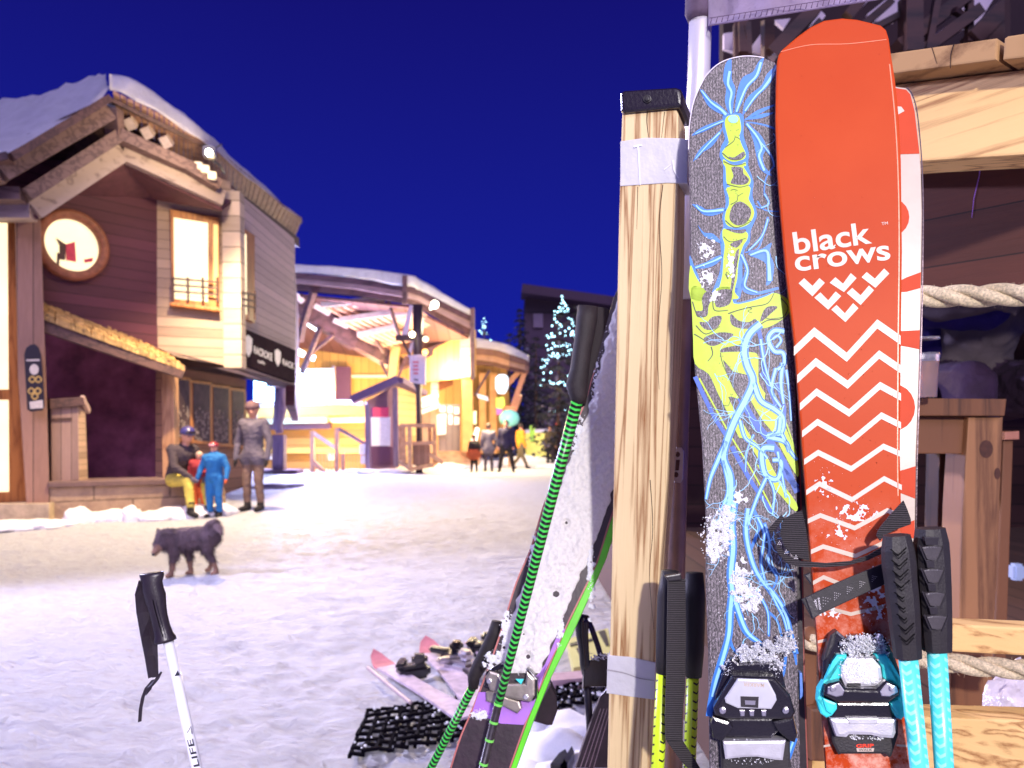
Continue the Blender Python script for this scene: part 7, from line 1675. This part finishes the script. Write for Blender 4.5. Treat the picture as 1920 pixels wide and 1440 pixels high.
raw2 = [(105, 292), (118, 315), (92, 315), (98, 335), (112, 350), (95, 358), (108, 362), (72, 380), (82, 385), (90, 402), (124, 397), (152, 445), (72, 508), (86, 395), (100, 345)]
string('white light string on the thin conifer behind the annex', 908, 39, [zt([p])[0]+(random.uniform(-.3, .3),) for p in raw2], .03, 'tree light strings')

# ================================================================== GEAR ON THE SNOW
def floor_pt(px, py, z=0.0):
    d = FPX*(H-z)/(py-HY); return Vector((gx(px, d), d, z))
def ground_slab(poly, z0, z1, bev=0.0):
    b = bmesh.new(); t = [floor_pt(x, y, z1) for x, y in poly]
    top = [b.verts.new(v) for v in t]; bot = [b.verts.new((v.x, v.y, z0)) for v in t]
    b.faces.new(top); b.faces.new(bot[::-1])
    for i in range(len(t)): b.faces.new((bot[i-1], bot[i], top[i], top[i-1]))
    bmesh.ops.recalc_face_normals(b, faces=b.faces); return b
def grid_mat(label, a, bx, c, nu, nv, base_z):
    """open rubber grid spanned from corner a by a->bx and a->c"""
    b = bmesh.new(); A = floor_pt(*a); U = floor_pt(*bx)-A; V = floor_pt(*c)-A; random.seed(4)
    for k in range(nu+1):
        p = A+U*k/nu; n2 = 8
        for s in range(n2): beam(b, p+V*s/n2+Vector((0, 0, base_z+random.uniform(-.016, .004))), p+V*(s+1)/n2+Vector((0, 0, base_z+random.uniform(-.016, .004))), 0.013, 0.014)
    for k in range(nv+1):
        p = A+V*k/nv; n2 = 8
        for s in range(n2): beam(b, p+U*s/n2+Vector((0, 0, base_z+random.uniform(-.006, .003))), p+U*(s+1)/n2+Vector((0, 0, base_z+random.uniform(-.016, .004))), 0.013, 0.013)
    t = thing('rubber_mat', label, 'mat', A, 'rubber grid mats in the snow'); part(t, 'grid', b, plain('mat_rubber', srgb(10, 7, 16), 0.9, 0, 0.3, 60, spec=0.05))
    g = bmesh.new()
    for _ in range(26):
        q = A+U*random.random()+V*random.random(); r = random.uniform(.003, .008)
        bmesh.ops.create_icosphere(g, subdivisions=1, radius=r, matrix=Matrix.Translation(q+Vector((0, 0, base_z+.008))))
    part(t, 'snow_crumbs', g, SNOWC)
grid_mat('large black rubber grid mat half buried in the snow, left', (655, 1428), (870, 1392), (690, 1345), 9, 7, 0.03)
grid_mat('small piece of black rubber grid right of the snowy ski', (1035, 1338), (1130, 1318), (1045, 1300), 5, 3, 0.03)
def lying_ski(label, a, c, w, col, tipcol, grp, bind=None):
    A = floor_pt(*a, 0.05); C = floor_pt(*c, 0.05); d = (C-A); L = d.length; d.normalize(); s = d.cross(Vector((0, 0, 1)))
    t = thing('ski', label, 'ski', A, grp); b = bmesh.new(); rows_ = []
    for i in range(25):
        k = i/24; ww = w*(1-.28*math.sin(math.pi*min(1, k*1.05)))*(min(1, (k*24)**.5*.55) if k < .12 else 1); zz = 0.05*max(0, 1-k*6)**2
        p = A+d*L*k+Vector((0, 0, zz)); rows_.append([b.verts.new(p-s*ww/2), b.verts.new(p+s*ww/2), b.verts.new(p+s*ww/2-Vector((0, 0, .012))), b.verts.new(p-s*ww/2-Vector((0, 0, .012)))])
    for p, q in zip(rows_, rows_[1:]):
        for k in range(4):
            f = b.faces.new((p[k], p[(k+1) % 4], q[(k+1) % 4], q[k])); f.material_index = 1 if p is rows_[0] or p in rows_[:4] else 0
    b.faces.new(rows_[0][::-1]); b.faces.new(rows_[-1]); bmesh.ops.recalc_face_normals(b, faces=b.faces)
    part(t, 'body', b, [col, tipcol])
    for k in (bind or ()):
        q = A+d*L*k; b = bmesh.new(); box(b, q+Vector((0, 0, .03)), (.09, .16, .05), math.atan2(d.y, d.x)+1.57, .012); box(b, q+Vector((0, 0, .065)), (.07, .07, .03), .4, .01); part(t, 'binding', b, GLO)
    return t
GS = 'skis lying in the snow behind the mat'
SKW = plain('lying_white', srgb(196, 178, 192), 0.5, 0, 0.25, 20); SKP = plain('tip_pink', srgb(206, 128, 136), 0.5)
lying_ski('ski with pink tip lying in snow, lower left of the two', (700, 1234), (880, 1342), .12, SKW, SKP, GS)
lying_ski('ski with larger pink tip lying in snow, nearer the snowy ski', (798, 1208), (905, 1322), .15, SKW, SKP, GS)
for k, (x, y) in enumerate(((775, 1258), (845, 1232), (862, 1250), (905, 1215))):
    q = floor_pt(x, y, 0.05); b = bmesh.new(); box(b, q, (.16, .1, .07), .5+k, .02); box(b, q+Vector((.03, 0, .06)), (.08, .06, .05), .2+k, .015); box(b, q+Vector((-.06, .02, .03)), (.05, .12, .03), k, .01)
    single('ski_binding', b, GLO if k != 2 else STEEL, ('black binding beside the lower pink tipped ski', 'black binding right of the larger pink tip', 'grey binding behind the larger pink tip', 'small dark binding farthest back by the snowy ski')[k], 'binding')
for k, (a, c) in enumerate((((690, 1252), (770, 1318)), ((872, 1206), (905, 1232)), ((848, 1222), (900, 1245)))):
    b = bmesh.new(); tube(b, [floor_pt(*a, .05), floor_pt(*c, .04)], .009, 8); single('ski_pole', b, plain('pole_tan', srgb(170, 150, 160), .5), ('thin grey pole lying left of the pink tipped skis', 'thin pole lying farthest back beside the glove', 'thin pole lying between bindings and snowy ski')[k], 'ski pole')
b = ground_slab([(1062, 1198), (1140, 1178), (1150, 1235), (1075, 1252)], 0.0, 0.05); yb = thing('snowboard', 'yellow board with dark stripes lying in snow behind the post', 'snowboard', floor_pt(1110, 1215)); part(yb, 'deck', b, plain('board_yellow', srgb(206, 204, 130), 0.4, 0, 0.1, 10))
for q in ([(1068, 1206), (1110, 1196), (1112, 1200), (1070, 1211)], [(1080, 1215), (1084, 1214), (1098, 1240), (1093, 1241)], [(1122, 1184), (1134, 1181), (1142, 1210), (1136, 1210)]):
    part(yb, 'stripe', ground_slab(q, 0.049, 0.055), BLK)
b = ground_slab([(1030, 1262), (1110, 1256), (1112, 1270), (1035, 1276)], 0.0, 0.05); single('plank', b, plain('plank_pink', srgb(190, 160, 170), .6), 'pale plank lying beyond the small grid mat', 'plank')
lumps('snow_mound', [(gx(x, d), d, r, h) for x, d, r, h in ((1000, 2.95, .14, .1), (1040, 2.75, .16, .12), (1085, 2.9, .18, .12), (985, 2.6, .12, .07), (1115, 2.6, .14, .12), (1060, 2.5, .12, .1))], 'soft purple-shadowed snow mound between ski and post', 8, SNOWC)
for k, q in enumerate(([(1032, 1432), (1048, 1412), (1060, 1404), (1064, 1412), (1050, 1436)], [(1058, 1422), (1072, 1398), (1077, 1410), (1064, 1432)])):
    b = ground_slab(q, 0.0, 0.14); single('boot_buckle', b, GLO, ('black gear scrap sticking from the snow mound, left one', 'black gear scrap sticking from the snow mound, right one')[k], 'gear')

# ================================================================== TERRACE ON THE RIGHT
RF = vert(1680, 1.27, 1960, 1.09)
DW = wood('deck_wood', srgb(240, 198, 130), srgb(150, 100, 52), 'X', 95, 0.04, 2.6, 0.6, fr=(RF.U, RF.V, RF.N))
EW = wood('end_grain', srgb(176, 138, 92), srgb(112, 78, 46), 'Y', 26, 0.3, 3, 0.8)
BWD = wood('brown_beam', srgb(122, 78, 48), srgb(70, 42, 26), 'Z', 60, 0.05, 1.6, 0.65, knots=True)
tr = thing('terrace', 'timber terrace with beams, dark board panel and roof trusses, right side', 'terrace', (gx(1850, 1.3), 1.6, 0))
part(tr, 'top_beam', slab(RF, [(1560, 176), (1680, 158), (1920, 130), (1990, 122), (1990, 285), (1920, 290), (1728, 302), (1560, 318)], -0.09, 0, 0.004), DW)
part(tr, 'plank', slab(RF, [(1560, 115), (1673, 99), (1868, 71), (1870, 74), (1868, 112), (1680, 137), (1560, 152)], -1.2, 0.05, 0.003), EW)
part(tr, 'plank', slab(RF, [(1883, 72), (1890, 67), (1990, 52), (1990, 100), (1880, 112)], -1.2, 0.05, 0.003), EW)
b = bmesh.new(); stroke(RF, [(1747, 88), (1752, 104), (1757, 120)], 1.6, 0.0506, 0.8, b); stroke(RF, [(1789, 82), (1783, 102), (1782, 128)], 2.2, 0.0506, 1.4, b)
part(tr, 'crack', b, plain('crack', srgb(40, 20, 10), 0.9))
PN = vert(1690, 1.85, 2000, 1.6)
part(tr, 'board_panel', slab(PN, [(1600, 250), (2050, 250), (2050, 548), (1600, 548)], -0.03, 0), boards('red_boards', srgb(74, 36, 24), 0.115, 'Z', 0.6, 0.03))
b = bmesh.new(); stroke(PN, [(1840, 300), (1836, 330), (1826, 372), (1822, 408)], 2, 0.002, 1, b, 0); part(tr, 'cord', b, plain('violet', srgb(166, 110, 205), 0.45))
lowb = slab(vert(1500, 1.36, 1960, 1.16), [(1560, 1172), (1780, 1170), (1960, 1178), (1960, 1232), (1780, 1222), (1560, 1218)], -0.05, 0, 0.004); part(tr, 'rail', lowb, DW)
lowb = slab(vert(1500, 1.36, 1960, 1.16), [(1500, 1340), (1735, 1344), (1960, 1352), (1960, 1470), (1500, 1460)], -0.07, 0, 0.004); part(tr, 'rail', lowb, DW)
part(tr, 'post', slab(flat(1.33), [(1783, 1226), (1846, 1228), (1842, 1346), (1780, 1346)], -0.06, 0, 0.003), BWD)
part(tr, 'post', slab(flat(1.32), [(1504, 1195), (1532, 1190), (1532, 1300), (1524, 1330), (1522, 2000), (1504, 2000)], -0.08, 0, 0.003), BWD)
part(tr, 'post', slab(flat(1.30), [(1520, 1330), (1545, 1325), (1560, 1425), (1560, 1430), (1522, 1428)], -0.05, 0, 0.006), BWD)
b = bmesh.new(); bmesh.ops.create_icosphere(b, subdivisions=3, radius=0.022)
for v in b.verts: v.co = Vector((v.co.x, v.co.y, v.co.z*.9))*(1+.2*noise.noise(v.co*60))+P(1522, 1196, 1.3)
part(tr, 'knot', b, BWD, True)
part(tr, 'floor', slab(Frame((0, 0, 0.5), (1, 0, 0), (0, 1, 0)), [], 0, 0) if False else box(bmesh.new(), (3.2, 4.2, 0.25), (5.0, 5.0, 0.4)), boards('floor_boards', srgb(90, 62, 52), 0.14, 'X', 0.3))
part(tr, 'rear_wall', box(bmesh.new(), (3.7, 6.3, 1.6), (5.2, 0.1, 3.1)), boards('rear_boards', srgb(70, 40, 40), 0.16, 'Z', 0.4))
part(tr, 'inner_ceiling', box(bmesh.new(), (3.2, 3.9, 1.86), (4.6, 5.0, 0.04)), boards('ceil_boards', srgb(60, 34, 30), 0.14, 'X', 0.4))
# roof trusses above
zr = lambda q: T(1320, 0, 3.2, q)
TD = 4.6; TF = flat(TD)
DB = wood('truss_wood', srgb(88, 54, 42), srgb(40, 22, 20), 'X', 12, 0.1, 2)
tf = thing('truss_roof', 'dark timber roof trusses with grey panels above the terrace', 'roof', P(1700, 60, TD))
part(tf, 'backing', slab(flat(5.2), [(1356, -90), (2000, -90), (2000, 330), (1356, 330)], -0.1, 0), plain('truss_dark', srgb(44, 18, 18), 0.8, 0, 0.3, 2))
for q in ([(120, 200), (185, 190), (180, 310), (120, 290)], [(270, 300), (350, 190), (378, 250), (378, 330)], [(620, 180), (700, 62), (730, 92), (690, 150)], [(980, 84), (1100, -10), (1225, -10), (1145, 130), (1000, 130)], [(1270, 292), (1400, 190), (1560, 92), (1572, 170), (1400, 252)], [(1525, 25), (1600, -20), (1745, -20), (1605, 205), (1590, 90)], [(860, 60), (980, -20), (1010, -20), (900, 90)], [(420, 120), (520, 110), (480, 170)]):
    part(tf, 'panel', slab(flat(4.75), zr(q), -0.03, 0), plain('grey_panel', srgb(226, 208, 208), 0.85, 0, 0.12, 4))
for a, c, w_ in (((195, 350), (192, 150), .05), ((232, 330), (228, 140), .09), ((270, 330), (262, 140), .05), ((380, 340), (382, 120), .10), ((400, 330), (660, 60), .13), ((700, 150), (560, 300), .12), ((830, 260), (1120, 10), .07), ((1240, 330), (1238, -20), .16), ((1340, 300), (1400, -20), .06), ((1160, 290), (1570, -20), .13), ((1240, 360), (1650, 60), .11), ((1590, 260), (1592, -20), .06), ((1500, 60), (1590, 120), .05), ((1600, 250), (1860, -20), .16), ((1720, 280), (1735, 80), .1), ((1640, 300), (1900, 120), .14), ((1000, 180), (1230, 60), .06), ((860, 100), (960, -20), .10)):
    b = bmesh.new(); A_ = P(*zr([a])[0], TD+random.uniform(-.05, .05)); C_ = P(*zr([c])[0], TD+random.uniform(-.05, .05)); beam(b, A_, C_, w_*.62, w_*.7, up=(0, 1, 0)); part(tf, 'beam', b, DB)
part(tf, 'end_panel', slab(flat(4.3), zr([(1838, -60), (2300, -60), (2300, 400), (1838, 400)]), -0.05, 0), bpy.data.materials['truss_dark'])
# ropes
def rope(label, pts, r, pitch):
    pts = smooth_pts([tuple(p) for p in pts], 30); pts = [Vector(p) for p in pts]
    t = thing('rope', label, 'rope', pts[0], 'ropes strung along the terrace rail')
    for s in range(3):
        b = bmesh.new(); q = []; L = 0
        for i, p in enumerate(pts):
            if i: L += (p-pts[i-1]).length
            d = (pts[min(len(pts)-1, i+1)]-pts[max(0, i-1)]).normalized(); u = d.cross(Vector((0, 0, 1))).normalized(); v = u.cross(d)
            a = -2*math.pi*L/pitch+s*2.094; q.append(p+(u*math.cos(a)+v*math.sin(a))*r*.52)
        tube(b, q, r*.58, 10); part(t, 'strand', b, ROPEM, True)
    b = bmesh.new(); random.seed(9)
    for _ in range(420):
        p = random.choice(pts); a = random.uniform(0, 6.28); n1 = Vector((0, math.cos(a), math.sin(a))); q = p+n1*r*.98
        e = q+(n1*random.uniform(.3, 1)+Vector((random.uniform(-1, 1), 0, random.uniform(-.5, .5)))).normalized()*random.uniform(.002, .006); s_ = Vector((.0003, 0, .0002))
        b.faces.new([b.verts.new(q-s_), b.verts.new(q+s_), b.verts.new(e)])
    part(t, 'fuzz', b, ROPEM); return t
def dense(a, c, n=14, sag=0.0): return [P(a[0]+(c[0]-a[0])*k/n, a[1]+(c[1]-a[1])*k/n+sag*math.sin(math.pi*k/n), a[2]+(c[2]-a[2])*k/n) for k in range(n+1)]
r1_ = rope('upper pale hemp rope crossing in front of the dark interior', dense((1284, 506, 1.29), (1722, 556, 1.2), 8, 10)[:-1]+dense((1722, 556, 1.2), (1990, 548, 1.07), 6, 2), 0.0165, 0.155)
part(r1_, 'knot', KNOB[0], ROPEM, True)
rope('lower pale hemp rope between the two rails', dense((1500, 1200, 1.3), (1722, 1236, 1.19), 6)[:-1]+dense((1722, 1236, 1.19), (1990, 1258, 1.08), 6, 4), 0.0145, 0.14)
# table, cup, guests
tb = thing('table', 'brown timber bar table with a knotty leg behind the rope', 'table', (gx(1830, 1.9), 1.95, 0.45))
part(tb, 'tabletop', slab(flat(1.88), [(1560, 745), (1888, 748), (1884, 780), (1560, 779)], -0.7, 0, 0.003), BWD)
part(tb, 'apron', slab(flat(1.92), [(1560, 781), (1819, 781), (1816, 851), (1560, 850)], -0.04, 0, 0.003), BWD)
lg_ = slab(flat(1.9), [(1816, 781), (1881, 782), (1874, 950), (1856, 1380), (1792, 1380), (1806, 950)], -0.09, 0, 0.003); LG = part(tb, 'leg', lg_, wood('leg_wood', srgb(160, 112, 72), srgb(96, 60, 36), 'Z', 60, 0.05, 1.6, 0.65))
b = bmesh.new(); decal(flat(1.9), circ(1849, 842, 13, 14, 17), 0.0008, 0, b); decal(flat(1.9), circ(1870, 888, 6, 12, 11), 0.0008, 0, b); part(LG, 'knot', b, plain('knot_dark', srgb(70, 36, 22), 0.7, 0, 0.3, 60))
part(tb, 'leg', slab(flat(2.5), [(1762, 850), (1776, 850), (1766, 1300), (1750, 1300)], -0.08, 0, 0.003), BWD)
part(tb, 'leg', slab(flat(2.55), [(1776, 800), (1808, 800), (1796, 1300), (1764, 1300)], -0.08, 0, 0.003), plain('plum_wood', srgb(120, 84, 110), 0.6, 0, 0.2, 20))
ch2 = thing('stool', 'brown wooden stool end right of the knotty table leg', 'stool', (gx(1895, 2.1), 2.1, 0.45))
part(ch2, 'seat', slab(flat(2.1), [(1884, 810), (1912, 808), (1912, 824), (1884, 825)], -0.3, 0, 0.004), plain('pinkish_wood', srgb(170, 112, 92), 0.6, 0, 0.2, 20))
part(ch2, 'leg', slab(flat(2.12), [(1882, 825), (1900, 825), (1884, 1300), (1862, 1300)], -0.05, 0, 0.003), BWD)
cpt = thing('plastic_cup', 'plastic cup of amber beer on the table edge', 'cup', P(1742, 746, 1.8))
b = bmesh.new(); kx = 1.8/FPX; c0 = P(1738, 745, 1.83)
tube(b, [c0, c0+Vector((0, 0, 52*kx)), c0+Vector((0, 0, 84*kx))], [17*kx, 20*kx, 21.5*kx], 24, caps=False); m_, t2, b2_ = base_mat('clear_plastic'); b2_.inputs['Transmission Weight'].default_value = .85; b2_.inputs['Roughness'].default_value = .15; b2_.inputs['Base Color'].default_value = (.85, .82, .95, 1)
part(cpt, 'cup', b, m_, True)
b = bmesh.new(); tube(b, [c0+Vector((0, 0, .001)), c0+Vector((0, 0, 68*kx))], [16*kx, 19.5*kx], 24); part(cpt, 'beer', b, plain('beer', srgb(190, 112, 30), 0.15), True)
b = bmesh.new(); tube(b, [c0+Vector((0, 0, 110*kx)), c0+Vector((0, 0, 114*kx))], [22*kx, 22.5*kx], 24); part(cpt, 'rim', b, m_, True)
VIO = cloth('violet', srgb(34, 14, 96)); GJK = cloth('steel', srgb(88, 76, 84)); PRP = cloth('purple', srgb(50, 28, 58))
sit = dict(seat); sit.update(haL=(-.05, .38, .86), haR=(.1, .38, .84), elL=(-.3, .14, .84), elR=(.28, .16, .84), look=(0, 1, -.3))
person('guest in violet-blue jacket seated behind the bar table', gx(1750, 2.9), 2.95, 1.78, 120, sit, [VIO, BLACKC, SKIN, BOOT], hair=HAIR, z0=0.78, gloves=BLACKC, voxel=0.014, bulk=1.15)
person('guest in grey jacket leaning over the table, beside violet jacket', gx(1850, 2.75), 2.85, 1.8, 170, sit, [GJK, PRP, SKIN, BOOT], hair=HAIR, z0=0.8, gloves=GJK, voxel=0.014, bulk=1.2)
# plastic bag
b = bmesh.new(); bmesh.ops.create_icosphere(b, subdivisions=4, radius=1)
for v in b.verts:
    q = v.co.copy(); top = max(0, q.z); v.co = Vector((q.x*.085*(1-.6*top), q.y*.06*(1-.5*top), q.z*.085))*(1+.3*noise.noise(q*2.2)+.18*noise.noise(q*6)+.08*noise.noise(q*14))+P(1912, 1325, 1.55)
single('plastic_bag', b, plain('bag_film', srgb(196, 186, 192), 0.25, 0, 0.2, 20, 0.8, 30, bd=0.01), 'crumpled grey plastic bag behind the lower terrace rail', 'bag', smooth=True)
b = bmesh.new(); box(b, P(1906, 1072, 3.2), (.05, .05, .07), 0, .01); single('window_light', b, emit('blue_light', (.5, .6, 1, 1), .25), 'small pale blue lit opening far inside the terrace', 'light')
